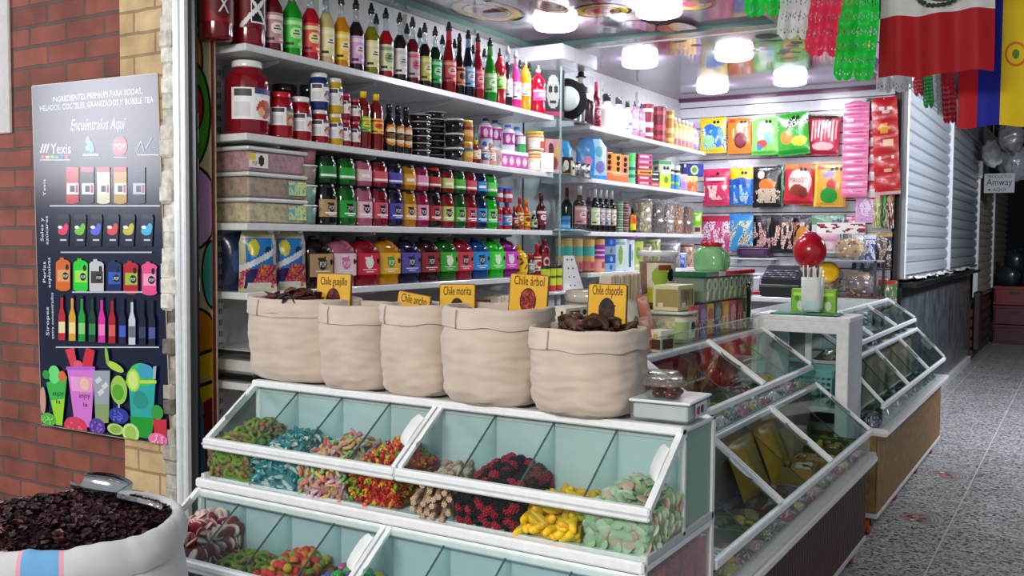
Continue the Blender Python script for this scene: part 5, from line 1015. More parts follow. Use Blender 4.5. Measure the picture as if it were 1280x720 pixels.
for tier, P in (('upper', UP), ('lower', LO)):
    for i in range(1, 8):
        g = cmb(); g.poly([(BX[i] - .0015, y, z - .006 if z > .7 else z) for y, z in P], WHITE, (.003, 0, 0)); d_ = obj('divider', g, 'divider', t)
        g = cmb(); a, b_ = (P[1], P[2]); g.bar((BX[i], a[0], a[1] - .004), (BX[i], b_[0], b_[1] - .008), .004, .004, '3c5654').bar((BX[i], P[0][0] + .001, P[0][1]), (BX[i], a[0] + .001, a[1]), .004, .004, '2a3a38').bar((BX[i], P[-1][0] - .002, P[-1][1]), (BX[i], P[-2][0] - .002, P[-2][1] - .01), .003, .003, '6a8486'); obj('cut_edge', g, 'edge', d_)
    (ya, za), (yb, zb) = P[1], P[2]
    for j, (xa, xb) in enumerate(((CX0 + .004, -1.704), (-1.696, CX1 - .004))):
        g = cmb(); g.poly([(xa, ya, za + .012), (xb, ya, za + .012), (xb, yb, zb + .006), (xa, yb, zb + .006)], WHITE, (0, -.002, .003)); lid = obj('lid', g, 'glass', t)
        for x in (xa + .007, xb - .007):
            g = cmb(); g.bar((x, ya, za + .016), (x, yb, zb + .01), .014, .01, A); obj('lid_frame', g, 'alu', lid)
        for x, s_ in ((xa + .012, 1), (xb - .012, -1)):
            g = cmb(); n_ = Vector((0, -(zb - za), (yb - ya))).normalized(); d_ = Vector((0, yb - ya, zb - za)).normalized()
            def hf(u, v, x=x, s_=s_):
                c = Vector((x + s_ * .022 * u * (1 - .45 * abs(2 * v - 1) ** 5), ya, za + .018)) + d_ * (.08 + .115 * v)
                return c + n_ * (.002 + .016 * u * u + .004 * math.sin(PI * v))
            g.grid(hf, 6, 14, 'eef2f2'); g.grid(lambda u, v: hf(1 - u, v) - n_ * .003, 6, 14, 'eef2f2'); obj('lid_handle', g, 'gloss', lid)
# bulk sweets in the store box behind the lower bins
g = cmb(); g.box(CX0 + .03, CX1 - .013, 2.215, 2.64, .5, .76, 'd05a66'); obj('store_box', g, surf('wrapped_bulk', .4, var=.5, scale=42., bump=.8, bscale=60.), t)

# ------------------------------------------------------------------ loose sweets
def pc_ring():
    g = MB(); R_, r = .017, .0072; n, k = 16, 8
    def f(u, v):
        a = 2 * PI * u; b_ = 2 * PI * v; return ((R_ + r * math.cos(b_)) * math.cos(a), (R_ + r * math.cos(b_)) * math.sin(a), r * math.sin(b_))
    g.grid(f, n, k, lambda u, v: '8aa83a' if v < .5 else ('b08a62' if math.sin(u * 40) > -.3 else '9a5a44')); return g.mesh('gummy_ring')
def pc_dolphin():
    g = MB(); L = .05
    def cl(u, v): return '2f97a4' if math.sin(2 * PI * u) > .25 else 'eef4f0'
    def f(u, v):
        x = (v - .5) * L; r = .0085 * math.sin(PI * min(.97, max(.03, v))) ** .6; z = .012 * math.cos((v - .5) * 2.4); a = 2 * PI * u
        return (x, r * math.cos(a), z + r * math.sin(a))
    g.grid(f, 9, 10, cl, wrap=True)
    g.poly([(.0, 0, .018), (-.008, 0, .03), (-.012, 0, .019)], '2f97a4', (0, .003, 0)); g.poly([(-.022, -.009, .002), (-.03, -.014, 0), (-.024, 0, .003), (-.03, .014, 0), (-.022, .009, .002)], '2f97a4', (0, 0, .003)); return g.mesh('gummy_dolphin')
def pc_worm(seed):
    r2 = random.Random(seed); pts = [(.009 * math.sin(i * .9 + seed), (i - 5) * .0075, .006 * math.cos(i * 1.1 + seed)) for i in range(11)]
    g = MB(); g.tube(pts, [.003] + [.0052 + .0008 * (i % 2) for i in range(9)] + [.003], 7, WHITE); return g.mesh('gummy_worm')
def pc_bear():
    g = MB(); g.sphere((0, 0, 0), (.0085, .007, .011), 10, 7).sphere((0, -.001, .015), (.0072, .0065, .0068), 10, 7)
    for s_ in (-1, 1): g.sphere((s_ * .0058, 0, .021), .0028, 7, 5).sphere((s_ * .0075, -.005, .004), (.003, .005, .003), 7, 5).sphere((s_ * .0055, -.005, -.009), (.0035, .0062, .0035), 7, 5)
    return g.mesh('gummy_bear')
def pc_stick():
    g = MB()
    def f(u, v): a = 2 * PI * u; r = .0078 * (1 + .12 * math.cos(4 * (a + v * 9))); return (r * math.cos(a), (v - .5) * .13, r * math.sin(a))
    g.grid(f, 16, 14, lambda u, v: ['e8d8bc', 'c89a6a', 'e6b8b4', 'e8dcc8'][int((u * 4 + v * 5.8)) % 4], wrap=True)
    for s_ in (-1, 1): g.add([(0, s_ * .066, 0)] + [(.008 * math.cos(2 * PI * i / 12), s_ * .065, .008 * math.sin(2 * PI * i / 12)) for i in range(12)], [(0, 1 + i, 1 + (i + 1) % 12) for i in range(12)], ['e8dcc8', 'a87a5a'] * 6)
    return g.mesh('twist_stick')
def pc_berry():
    g = MB(); g.sphere((0, 0, 0), .0135, 10, 8)
    for i in range(46):
        z = 1 - 2 * (i + .5) / 46; a = i * 2.39996; r = math.sqrt(1 - z * z); g.sphere((.0145 * r * math.cos(a), .0145 * r * math.sin(a), .0145 * z), .0036, 6, 4)
    return g.mesh('gummy_berry')
def pc_banana():
    g = MB(); pts = [(.02 * math.sin(a), .0, .03 * (1 - math.cos(a)) - .004) for a in [-1.2 + .24 * i for i in range(11)]]
    pts = [((i - 5) * .0062, 0, .00035 * (i - 5) ** 2) for i in range(11)]
    g.tube(pts, [.004, .0085, .0105, .0118, .0122, .0122, .0122, .0118, .0105, .0085, .004], 10); return g.mesh('foam_banana')
def pc_leaf():
    g = MB()
    def f(u, v): a = 2 * PI * u; w_ = 1 - .25 * math.cos(a); return ((.021 * math.cos(a)) * v, .0165 * w_ * math.sin(a) * v, .0045 * (1 - v ** 3))
    g.grid(f, 16, 5, lambda u, v: WHITE, wrap=True); g.grid(lambda u, v: (f(-u, v)[0], f(-u, v)[1], -f(-u, v)[2]), 16, 5, WHITE, wrap=True); return g.mesh('mint_drop')
def pc_swirl():
    g = MB(); g.lathe([(.003, -.006), (.015, -.0058), (.021, -.003), (.022, 0), (.021, .003), (.015, .0058), (.003, .006)], 18, ['a83040', 'a83040', 'c0303f', 'f0dcd4', 'f0dcd4', 'e8c8c4']); return g.mesh('strawberry_slice')
def pc_dome(): return MB().lathe([(.0125, 0), (.0135, .003), (.0125, .011), (.009, .016), (.003, .0185)], 14).mesh('gum_drop')
def pc_egg(): return MB().sphere((0, 0, 0), (.0135, .0135, .0185), 14, 10).mesh('candy_egg')

def pile(name, cat, meshes, mat, x0, x1, y0, y1, z0, hf, hb, peak, n_top, n_front, colors, label, group, core, lie=1., rot=None, size=.016, cu=.5, front_h=None, side=0):
    """sweets heaped in a bin: a heap underneath as one mass, individual sweets over its top and along its front pane"""
    rr = random.Random(hash(name) % 1000 + int(x0 * 100))
    rr = random.Random(int(abs(x0) * 1000) + int(z0 * 100))
    def H(x, y):
        u = (x - x0) / (x1 - x0); v = (y - y0) / (y1 - y0)
        return z0 + hf + (hb - hf) * v + peak * math.exp(-((u - cu) / .33) ** 2) * math.sin(PI * min(1, .08 + v * .78)) 
    g = MB(); i_ = .004
    g.grid(lambda u, v: (x0 + i_ + (x1 - x0 - 2 * i_) * u, y0 + i_ + size * .5 + (y1 - y0 - 2 * i_ - size * .5) * v, max(z0 + .004, H(x0 + (x1 - x0) * u, y0 + (y1 - y0) * v) - size * .8 + .006 * noise.noise((u * 9, v * 9, x0)))), 12, 12, lambda u, v: rr.choice(core))
    X0, X1, Y0, Y1 = x0 + i_, x1 - i_, y0 + i_ + size * .5, y1 - i_
    top_ = lambda x: max(z0 + .004, H(x, Y0) - size * .8)
    g.poly([(X0, Y0, z0 + .001), (X1, Y0, z0 + .001)] + [(X1 + (X0 - X1) * k / 6, Y0, top_(X1 + (X0 - X1) * k / 6)) for k in range(7)], core[0])
    for xx in (X0, X1): g.poly([(xx, Y0, z0 + .001), (xx, Y1, z0 + .001), (xx, Y1, max(z0 + .004, H(xx, Y1) - size * .8)), (xx, Y0, top_(xx))], core[0])
    o = obj(name + '_heap', g, mat); o['kind'] = 'stuff'; tag(o, label[1], cat)
    names = [name]
    def one(x, y, z, front):
        ci = rr.randrange(len(colors)); c = colors[ci]
        me = rr.choice(meshes); o = obj(name, me, mat, None, c[0])
        o.location = (x, y, z)
        if rot: o.rotation_euler = rot(rr, front)
        elif front: o.rotation_euler = (rr.uniform(.6, 2.2), rr.uniform(-.6, .6), rr.uniform(0, 6.28))
        else: o.rotation_euler = (rr.gauss(0, .45) * lie + .35, rr.gauss(0, .45) * lie, rr.uniform(0, 6.28))
        tag(o, label[0] % c[1] if '%s' in label[0] else label[0], cat, group)
    k = 0; pts = []
    tries = 0; s_ = size * 1.5
    while k < n_top and tries < n_top * 60:
        tries += 1
        x = rr.uniform(x0 + size * .9, x1 - size * .9); y = y0 + size + (y1 - y0 - size * 2) * rr.random()
        if all((x - a) ** 2 + (y - b_) ** 2 > s_ ** 2 for a, b_ in pts) or tries % 40 == 39:
            pts.append((x, y)); s_ *= .997; one(x, y, H(x, y) - size * .25 + rr.uniform(-.004, .006), False); k += 1
    fh = (front_h or hf)
    cols = max(1, int((x1 - x0) / (size * 1.75))); rows = max(1, math.ceil(n_front / cols))
    for r in range(rows):
        for q in range(cols):
            if r * cols + q >= n_front: break
            one(x0 + (x1 - x0) * (q + .5 + .3 * (r % 2) + rr.uniform(-.15, .15)) / (cols + .4), y0 + size * .55, z0 + size * .5 + (fh - size * .4) * (r + .3 + rr.uniform(-.15, .15)) / rows, True)
    for sd in ((side,) if side in (1, -1) else ((-1, 1) if side == 2 else ())):
        for r in range(6):
            for q in range(10):
                y = y0 + (y1 - y0) * (q + .5 + .3 * (r % 2)) / 10.5; z = z0 + size * .5 + hb * (r + .3) / 5.
                if z > H(x1 if sd > 0 else x0, y) + size * .1: continue
                one((x1 - size * .4) if sd > 0 else (x0 + size * .4), y, z, True); COL.objects[-1].rotation_euler = (rr.uniform(-.6, .6), rr.uniform(1., 2.1), rr.uniform(0, 6.28))
ub = lambda i: (BX[i] + .004, BX[i + 1] - .004, 2.21, 2.428, .813)
def drot(rr, front): return (rr.uniform(0, 6.28), rr.uniform(-.5, .5), rr.uniform(0, 6.28))
def rrot(rr, front): return (rr.choice((1, -1)) * rr.uniform(1.1, 1.9), rr.uniform(-.6, .6), rr.uniform(-.6, .6)) if front else (rr.gauss(.55, .45) + rr.choice((0, 0, PI)), rr.gauss(0, .5), rr.uniform(0, 6.28))
worms = [pc_worm(i) for i in range(4)]
ring = pc_ring(); dom = pc_dome(); leafm = pc_leaf()
pile('gummy_ring', 'sweet', [ring], 'gummy', *ub(0), .095, .115, .06, 62, 22, [(WHITE, '')], ('green and brown sugared ring gummy in the upper left bin', 'heap of green ring gummies filling the upper left bin'), 'ring gummies, upper left bin', ['8a8a40', '7a6a3a', '8f9a48'], size=.02, side=-1, rot=rrot)
pile('gummy_dolphin', 'sweet', [pc_dolphin()], 'gummy', *ub(1), .09, .115, .05, 56, 26, [(WHITE, '')], ('teal and white dolphin gummy in the bin right of the green rings', 'heap of teal and white gummies right of the green rings'), 'dolphin gummies', ['5aa0a6', '8abcbc', 'a8cccc'], size=.019, rot=drot)
pile('gummy_worm', 'sweet', worms, 'gummy', *ub(2), .09, .11, .05, 86, 44, [('f0a0a8', 'pink'), ('f0c880', 'peach yellow'), ('b8dc98', 'pale green'), ('f08868', 'orange'), ('e8c8d8', 'lilac white')], ('%s sugared worm gummy in the bin left of the gummy bears', 'heap of pastel worm gummies left of the gummy bears'), 'worm gummies', ['d8a898', 'd8b890', 'c0c898'], size=.014)
pile('gummy_bear', 'sweet', [pc_bear()], 'shiny', *ub(3), .09, .12, .055, 62, 36, [('d01c14', 'red'), ('e85a14', 'orange'), ('e8a418', 'yellow'), ('b8200c', 'dark red'), ('7a9a1c', 'green')], ('%s glossy gummy bear in the bin beside the twisted sticks', 'heap of red and orange gummy bears beside the twisted sticks'), 'gummy bears', ['b03014', 'c04a14', 'a06a14'], size=.017, side=1)
def srot(rr, front): return (rr.uniform(-.12, .28), rr.uniform(-.3, .3), rr.gauss(.35, .13))
pile('twist_stick', 'sweet', [pc_stick()], 'gummy', *[ub(4)[0] + .03, ub(4)[1] - .02, 2.235, 2.40, .813], .075, .095, .02, 30, 16, [(WHITE, '')], ('striped pastel marshmallow stick lying in the bin right of the bears', 'heap of striped marshmallow sticks right of the bears'), 'marshmallow sticks', ['c8a890', 'b8946a'], rot=srot, size=.019)
pile('gummy_berry', 'sweet', [pc_berry()], 'gummy', *ub(5), .09, .12, .055, 62, 34, [('141418', 'black'), ('b01c34', 'red'), ('1a161a', 'black'), ('c02440', 'red')], ('%s berry gummy in the bin between sticks and yellow bananas', 'heap of black and red berry gummies between sticks and bananas'), 'berry gummies', ['30101a', '601424'], size=.017, side=1)
pile('foam_banana', 'sweet', [pc_banana()], 'plastic', *ub(6), .055, .075, .02, 30, 20, [('eebe12', ''), ('f2c81c', ''), ('e8b010', '')], ('yellow foam banana sweet in the bin left of the mint drops', 'heap of yellow foam bananas left of the mint drops'), 'foam bananas', ['d8a410'], size=.02)
pile('mint_drop', 'sweet', [leafm], 'gummy', *ub(7), .09, .115, .055, 62, 32, [('cde0bc', 'pale green'), ('c0d8ae', 'pale green'), ('dce8cc', 'pale green'), ('c8dcb4', 'pale green'), ('e8c0b0', 'pinkish')], ('%s flat mint drop in the rightmost upper bin', 'heap of pale green mint drops in the rightmost upper bin'), 'mint drops', ['b0c89e', 'bccca8'], lie=1.4, size=.019, side=1, rot=rrot)
lb = lambda i: (BX[i] + .004, BX[i + 1] - .004, 1.97, 2.188, .5)
pile('strawberry_slice', 'sweet', [pc_swirl()], 'gummy', *lb(0), .14, .19, .05, 58, 30, [(WHITE, '')], ('red and cream strawberry slice gummy in the lower left bin', 'heap of red strawberry gummies in the lower left bin'), 'strawberry slices', ['a03a44', 'b85a60'], lie=2., size=.021, front_h=.11, side=2)
pile('gummy_ring', 'sweet', [ring], 'gummy', *lb(1), .09, .10, .02, 36, 0, [(WHITE, '')], ('green and brown ring gummy in the lower bin beside strawberry slices', 'low heap of ring gummies beside the strawberry slices'), 'ring gummies, lower bin', ['8a8a40', '9a6a4a'], size=.02)
pile('gum_drop', 'sweet', [dom], 'gummy', *lb(2), .09, .13, .05, 62, 0, [('d8382c', 'red'), ('e8862c', 'orange'), ('d8b42c', 'yellow'), ('8aa83a', 'green'), ('e04a4a', 'red')], ('%s sugared gum drop in the lower bin left of the eggs', 'heap of fruit coloured gum drops left of the eggs'), 'gum drops', ['b8502c', 'c0882c'], lie=1.6, size=.017)
pile('candy_egg', 'sweet', [pc_egg()], 'shiny', *lb(3), .09, .13, .03, 40, 0, [('1f9a2c', 'green'), ('d8c81c', 'yellow'), ('2a6ab8', 'blue'), ('6a4a9a', 'purple'), ('28a834', 'green'), ('b04a8a', 'pink')], ('%s shiny candy egg in the lower bin before the middle post', 'heap of coloured candy eggs before the middle post'), 'candy eggs', ['3a6a3a', '4a5a80'], lie=2.5, size=.019)

# ================================================================== COUNTERS ALONG THE CORRIDOR
def counter(name, label, y0, y1, wood, trimc, P, bays, zb, xb):
    """P: section of the glass, (x, z): lower front foot, lower front top, lower back, upper front foot, upper front top, upper back top, rear"""
    L = y1 - y0; t = thing(name, label, 'display case', (-1.4, (y0 + y1) / 2, 0)); ym = (y0 + y1) / 2
    def mbs():
        g = MB(); g.M = Matrix.Translation((1.4, -ym, 0)); return g
    xr = P[6][0]
    g = mbs(); g.box(xr, xb - .012, y0, y1, .125, zb, wood)
    n = int(L / .026)
    for i in range(n): g.box(xb - .012, xb, y0 + L * (i + .12) / n, y0 + L * (i + .88) / n, .125, zb, wood, .004)
    m_ = int((xb - xr) / .05)
    for i in range(m_): g.box(xr + .05 * i + .004, xr + .05 * i + .046, y0 - .006, y0, .125, zb, wood, .002)
    obj('slatted_base', g, 'wood', t)
    g = mbs(); g.box(xr, xb + .004, y0 - .008, y1, .105, .13, trimc, .003); obj('skirt_rail', g, 'alu', t)
    for yy in ([y0 + .07, ym, y1 - .07] if L < 2.45 else [y0 + .07, y0 + L * .36, y0 + L * .68, y1 - .07]):
        for xx in (xb - .06, xr + .08):
            g = mbs(); g.cyl((xx - .016, yy, .052), .052, .032, 20, 'd8481c', 'x'); w_ = obj('caster_wheel', g, 'plastic', t)
            g = mbs(); g.box(xx - .024, xx - .018, yy - .02, yy + .02, .05, .106, '2a2a2c').box(xx + .018, xx + .024, yy - .02, yy + .02, .05, .106, '2a2a2c').box(xx - .03, xx + .03, yy - .03, yy + .03, .098, .106, '2a2a2c').cyl((xx - .026, yy, .052), .01, .052, 10, '55565a', 'x'); obj('fork', g, 'dark', w_)
    g = mbs(); g.box(xr, xb + .045, y0 - .012, y1, zb, P[0][1], trimc, .006).box(xr, xb + .052, y0 - .015, y1, zb + .012, zb + .04, 'f0f0ee', .006); obj('ledge', g, 'gloss', t)
    a, b_, c, d, e, f_, rr_ = P
    r_ = .017
    def railbox(x, z, nm_='rail'):
        g = mbs(); g.box(x - r_ * .7, x + r_ * .7, y0, y1, z - r_, z + r_ * .6, A, .004); obj(nm_, g, 'alu', t)
    railbox(b_[0], b_[1], 'lower_front_rail'); railbox(c[0], c[1], 'middle_rail'); railbox(e[0], e[1], 'upper_front_rail'); railbox(f_[0], f_[1], 'top_rail')
    for nm_, p, q in (('lower_front_pane', a, b_), ('upper_front_pane', d, e)):
        g = mbs(); g.box(p[0] - .003, p[0] + .002, y0 + .004, y1 - .004, p[1], q[1] - .012, WHITE); obj(nm_, g, 'glass', t)
    ys = [y0] + bays + [y1]
    for p, q in ((b_, c), (e, f_)):
        nrm = Vector((q[1] - p[1], 0, p[0] - q[0])).normalized(); dr = Vector((q[0] - p[0], 0, q[1] - p[1]))
        for i in range(len(ys) - 1):
            ya, yb_ = ys[i] + .004, ys[i + 1] - .004
            g = mbs(); g.poly([(p[0], ya, p[1] + .012), (p[0], yb_, p[1] + .012), (q[0], yb_, q[1] + .008), (q[0], ya, q[1] + .008)], WHITE, nrm * .004); lid = obj('lid', g, 'glass', t)
            for yy in (ya + .008, yb_ - .008):
                g = mbs(); g.bar((p[0], yy, p[1] + .016), (q[0], yy, q[1] + .012), .016, .01, A, (0, 1, 0)); obj('lid_frame', g, 'alu', lid)
            g = mbs()
            def hf(u, v, yy=yb_ - .02):
                base = Vector((p[0], yy, p[1] + .016)) + dr * (.34 + .34 * v)
                return base + Vector((0, -.012 - .085 * u * (1 - .3 * abs(2 * v - 1) ** 4), 0)) + nrm * (.004 + .022 * u * u)
            g.grid(hf, 4, 6, 'eceeee'); g.grid(lambda u, v: hf(1 - u, v) - nrm * .003, 4, 6, 'eceeee'); obj('lid_handle', g, 'gloss', lid)
    for yy, nm_ in [(y0, 'end_pane'), (y1 - .005, 'end_pane')] + [(y, 'divider') for y in bays] + [((ys[i] + ys[i + 1]) / 2, 'divider') for i in range(len(ys) - 1)]:
        g = mbs(); g.poly([(a[0] - .004, yy, a[1]), (b_[0] - .004, yy, b_[1]), (c[0] - .004, yy, c[1]), (c[0] - .004, yy, a[1])], WHITE, (0, .004, 0)).poly([(d[0] - .004, yy, d[1] + .01), (e[0] - .004, yy, e[1]), (f_[0], yy, f_[1]), (f_[0], yy, d[1] + .01)], WHITE, (0, .004, 0)); o = obj(nm_, g, 'divider', t)
        g = mbs()
        for p, q in ((b_, c), (e, f_)): g.bar((p[0] - .006, yy, p[1] - .002), (q[0], yy, q[1] - .004), .004, .004, '3c5650', (0, 1, 0))
        obj('cut_edge', g, 'edge', o)
    g = mbs(); g.box(xr, d[0] - .004, y0 + .004, y1 - .004, d[1] - .012, d[1], 'b8beb8'); obj('upper_deck', g, 'plastic', t)
    g = mbs(); g.box(xr, c[0] - .03, y0 + .004, y1 - .004, a[1] + .001, d[1] - .014, '94806c'); obj('store_front', g, 'wood', t)
    g = mbs(); g.box(xr, f_[0] + .0, y0 + .004, y1 - .004, f_[1] - .012, f_[1], 'c4d2cc'); obj('top_shelf', g, 'gloss', t)
    g = mbs(); g.box(xr, xr + .012, y0 + .004, y1 - .004, zb, f_[1] - .012, '8a6a54'); obj('back_panel', g, 'wood', t)
    return t
DP = [(-.92, .558), (-.92, .655), (-1.19, .868), (-1.215, .872), (-1.215, .962), (-1.476, 1.14), (-1.95, 1.14)]
dk = counter('display_counter', 'two-tier glass sweet counter with a dark brown slatted base', 2.70, 5.04, '4a2a22', 'd4d4d0', DP, [3.43, 4.2], .50, -.93)
g = MB(); g.M = Matrix.Translation((1.4, -3.87, 0)); g.box(-1.486, -1.48, 2.72, 5.02, 1.141, 1.212, WHITE); st = obj('glass_upstand', g, 'glass', dk)
g = MB(); g.M = Matrix.Translation((1.4, -3.87, 0)); g.box(-1.487, -1.479, 2.72, 5.02, 1.211, 1.215, 'a8ccc0'); obj('polished_edge', g, 'edge', st)
TP = [(-.935, .60), (-.935, .722), (-1.14, .935), (-1.15, .94), (-1.15, 1.01), (-1.36, 1.155), (-1.9, 1.155)]
counter('display_counter', 'two-tier glass counter with a light tan slatted base, behind the white cabinet', 5.46, 8.0, '9a7848', 'e4e4e0', TP, [6.3, 7.15], .555, -.95)

# what lies in the dark counter
def tray(x, y, z, w, d, h, c, label, rz=0., cont=None, cat='tray', name='tray'):
    t = thing(name, shelf_label(label), cat, (x, y, z), rz, 'trays and packs in the dark counter')
    g = MB().box(-w / 2, w / 2, -d / 2, d / 2, 0, .006, c).box(-w / 2, w / 2, -d / 2, -d / 2 + .006, .006, h, c, .002).box(-w / 2, w / 2, d / 2 - .006, d / 2, .006, h, c, .002).box(-w / 2, -w / 2 + .006, -d / 2, d / 2, .006, h, c, .002).box(w / 2 - .006, w / 2, -d / 2, d / 2, .006, h, c, .002); obj('tray', g, 'plastic', t)
    if cont:
        g = MB(); rr = random.Random(int(x * 1000) + int(y * 100))
        for i in range(26): g.sphere((rr.uniform(-.42, .42) * w, rr.uniform(-.42, .42) * d, h * .6 + rr.uniform(0, .02)), (rr.uniform(.014, .024), rr.uniform(.010, .018), rr.uniform(.008, .014)), 7, 5, rr.choice(cont))
        o = obj('wrapped_sweets', g, 'film', t); o['kind'] = 'stuff'
def lay(x, y, z, w, d, c, art, label, rz=0., tilt=0., mat='film', th=.03, cat='pack', name='sweet_pack', grp='trays and packs in the dark counter'):
    t = thing(name, shelf_label(label), cat, (x, y, z), 0, grp); t.rotation_euler = (0, tilt, rz)
    g = MB(); put_art(g, lambda u, v, off: (u * w / 2, (v - .5) * d, th * (1 - abs(u) ** 3) * (1 - abs(2 * v - 1) ** 3) * (1 + .25 * noise.noise((u * 3, v * 3, x * 9))) + .002 + off), art, c, 16, 16); g.box(-w / 2, w / 2, -d / 2, d / 2, 0, .0019, c); obj('pack', g, mat, t)
zl = .561
lay(-1.07, 3.05, zl, .26, .3, '7a2a22', [('d', 3, .1, 3, ['c84a3a', '3a5a2a', 'd8b848'], 0, 1)], 'dark red and green sweet pack low in the dark counter, nearest end')
tray(-1.06, 3.28, zl, .2, .16, .05, '6a8a3a', 'green tray of yellow sweets low in the dark counter', .2, ['c8a828', 'd8c030', '7a8a2a'])
lay(-1.1, 3.5, zl, .2, .24, '3a5a3a', [('r', -.9, 0, .1, .9, '8a7a3a'), ('e', .5, .5, .3, .3, 'c8b030')], 'dark green and olive sweet pack beside the green tray', .3)
lay(-1.05, 3.72, zl, .24, .26, '4a3a30', [('d', 4, .2, 5, ['8a3a2a', '6a5a3a'], 0, 1), ('e', .2, .4, .4, .3, '5a2a22')], 'brown sweet pack in the middle of the lower tier')
lay(-1.1, 3.95, zl + .0, .26, .22, '5a4034', [('d', 3, .2, 6, ['8a4a2a', '3a2a2a'], 0, 1)], 'dark brown sweet pack right of the middle divider')
tray(-1.08, 4.25, zl, .17, .2, .07, '9a7a3a', 'open wooden tray of wrapped sweets in the lower tier', .1, ['e8e0d0', '3a2a2a', 'c89a4a', 'e8d8c0'])
tray(-1.05, 4.46, zl, .17, .17, .06, 'a88030', 'open amber tray of caramel sweets in the lower tier', 0, ['a86a3a', 'd8a868', '8a4a2a'])
tray(-1.08, 4.72, zl, .24, .22, .08, '5a4a2a', 'brown tray of yellow-green sweets at the far lower end', 0, ['b8b030', '8a9a2a', '6a4a2a', 'c8c040'])
tray(-1.08, 4.93, zl, .24, .14, .06, '2a5a3a', 'dark green tray at the far corner of the lower tier', 0, ['8aa030', '5a6a2a'])
# big yellow sacks standing at the back of the lower tier
for i, (y, w_, c) in enumerate(((3.84, .36, 'dca41c'), (4.2, .32, 'e4b020'))):
    t = thing('yellow_sack', ['large yellow bag leaning at the back of the lower tier, near one', 'large yellow bag leaning at the back of the lower tier, far one'][i], 'bag', (-1.12, y, zl), PI / 2, 'yellow bags in the counter'); t.rotation_euler = (-.38, 0, PI / 2)
    obj('bag', bag_mesh(w_, .26, .05, c, [('e', 0, .5, .5, .2, 'd8b02c')], seed=20 + i), 'clearfilm', t)
t = thing('carton_flap', 'torn brown cardboard box lid behind the far trays', 'box', (-1.17, 4.55, zl), 0, None)
g = MB().box(-.04, .03, -.12, .12, 0, .16, 'a89478', .003).box(-.06, .03, -.1, .1, .16, .166, 'b8a488'); obj('box', g, 'board', t)
# front of the lower tier: small sweets by the pane
for i in range(16):
    c, n_ = [('c84a5a', 'pink and white'), ('c8b83a', 'yellow'), ('8a3a4a', 'wine red'), ('d8a0a8', 'rosy'), ('6a7a3a', 'olive'), ('9a8a8a', 'grey')][i % 6]
    t_ = lay(-.955, 2.8 + i * .14, zl, .05, .11, c, [('d', 3, .1, i, ['e8e0e0', c], 0, 1)], '%s small wrapped sweet along the lower front pane' % n_, th=.022, grp='small sweets along the front pane', name='wrapped_sweet', cat='sweet')
zu = .873
for i, (y, c, c2, n_) in enumerate(((3.0, 'b8441c', 'e8a030', 'rust red'), (3.32, 'c04a20', 'd86a30', 'brick orange'), (3.62, 'b83a1c', 'e86a2a', 'deep orange'), (3.9, 'c0502a', 'f0902a', 'orange'), (4.2, 'b83c24', 'f0a040', 'red and amber'), (4.5, 'c84428', 'f0b050', 'flame orange'), (4.8, 'c03428', 'e8806a', 'coral red'))):
    t = thing('orange_pack', shelf_label('%s snack box standing in the back row of the upper tier' % n_), 'box', (-1.60, y, zu), PI / 2, 'orange boxes in the upper tier')
    carton(t, .24, .06, .2, c, [('s', .4, .3, .1, c2), ('e', .3, .6, .3, .2, c2), ('d', 3, .2, i, [c2, 'e8d8b0'], .1, .5)])
for i, (x, y, w_, d, c, c2, n_) in enumerate(((-1.38, 2.95, .2, .3, '5a4030', '8a6a3a', 'dark brown'), (-1.4, 3.3, .2, .28, '6a5228', 'a8883a', 'olive brown'), (-1.36, 3.55, .16, .16, '8a7a2a', 'c8b038', 'mustard'), (-1.42, 4.15, .2, .22, '4a5a3a', '8a3a4a', 'green and plum'), (-1.4, 4.4, .2, .2, '8a4a4a', 'd8a0a0', 'dusty red'), (-1.42, 4.62, .2, .2, '2f4a3a', '6a8a6a', 'dark green'), (-1.42, 4.85, .2, .18, 'a86a2a', 'd8b04a', 'amber'))):
    lay(x, y, zu, w_, d, c, [('d', 3, .1, i, [c2, c], 0, 1)], '%s sweet pack lying in the upper tier of the dark counter' % n_, th=.06)
tray(-1.36, 3.78, zu, .17, .24, .05, 'd8b418', 'bright yellow plastic tray in the upper tier', .15, ['8a6a2a', 'a8302a', '6a5a2a'])
for i in range(15):
    c, n_ = [('b81c34', 'red and white'), ('e8e0e4', 'white'), ('3a4a5a', 'slate'), ('c8486a', 'pink'), ('b8b030', 'yellow-green')][i % 5]
    lay(-1.25, 2.82 + i * .15, zu, .05, .11, c, [('d', 3, .05, i + 4, ['f0e8e8', c, '2a4a6a'], 0, 1)], '%s small lollipop pack along the upper front pane' % n_, th=.03, grp='small packs along the upper pane', name='lollipop_pack', cat='sweet')
# in the tan counter
for i in range(12):
    x, z, n_ = (-1.05, .603, 'lower') if i < 7 else (-1.24, .942, 'upper')
    y = 5.65 + (i if i < 7 else i - 7) * (.34 if i < 7 else .48); c, c2, cn = [('2f3a38', '8a9490', 'dark grey'), ('4a4a3a', '7a8a4a', 'olive'), ('3a3034', 'a87a6a', 'brown-grey'), ('28343a', 'c8ccd0', 'slate'), ('4a3a2a', '9a8a5a', 'umber'), ('30403a', '6a8a7a', 'dark green')][i % 6]
    lay(x, y, z, .17, .24, c, [('d', 3, .1, i + 30, [c2, c], 0, 1)], '%s sweet pack lying in the %s tier of the tan counter' % (cn, n_) + (', near half' if i in (0, 7) else ''), th=.05, grp='packs in the tan counter')
for x, y, c, lb_ in ((-1.0, 5.52, '8a6a8a', 'purple wrapped packs at the near corner of the tan counter'),):
    lay(x, y, .603, .09, .1, c, [('d', 3, .1, 8, ['e0d0e0', '4a2a4a'], 0, 1)], lb_, th=.06, grp='packs in the tan counter')
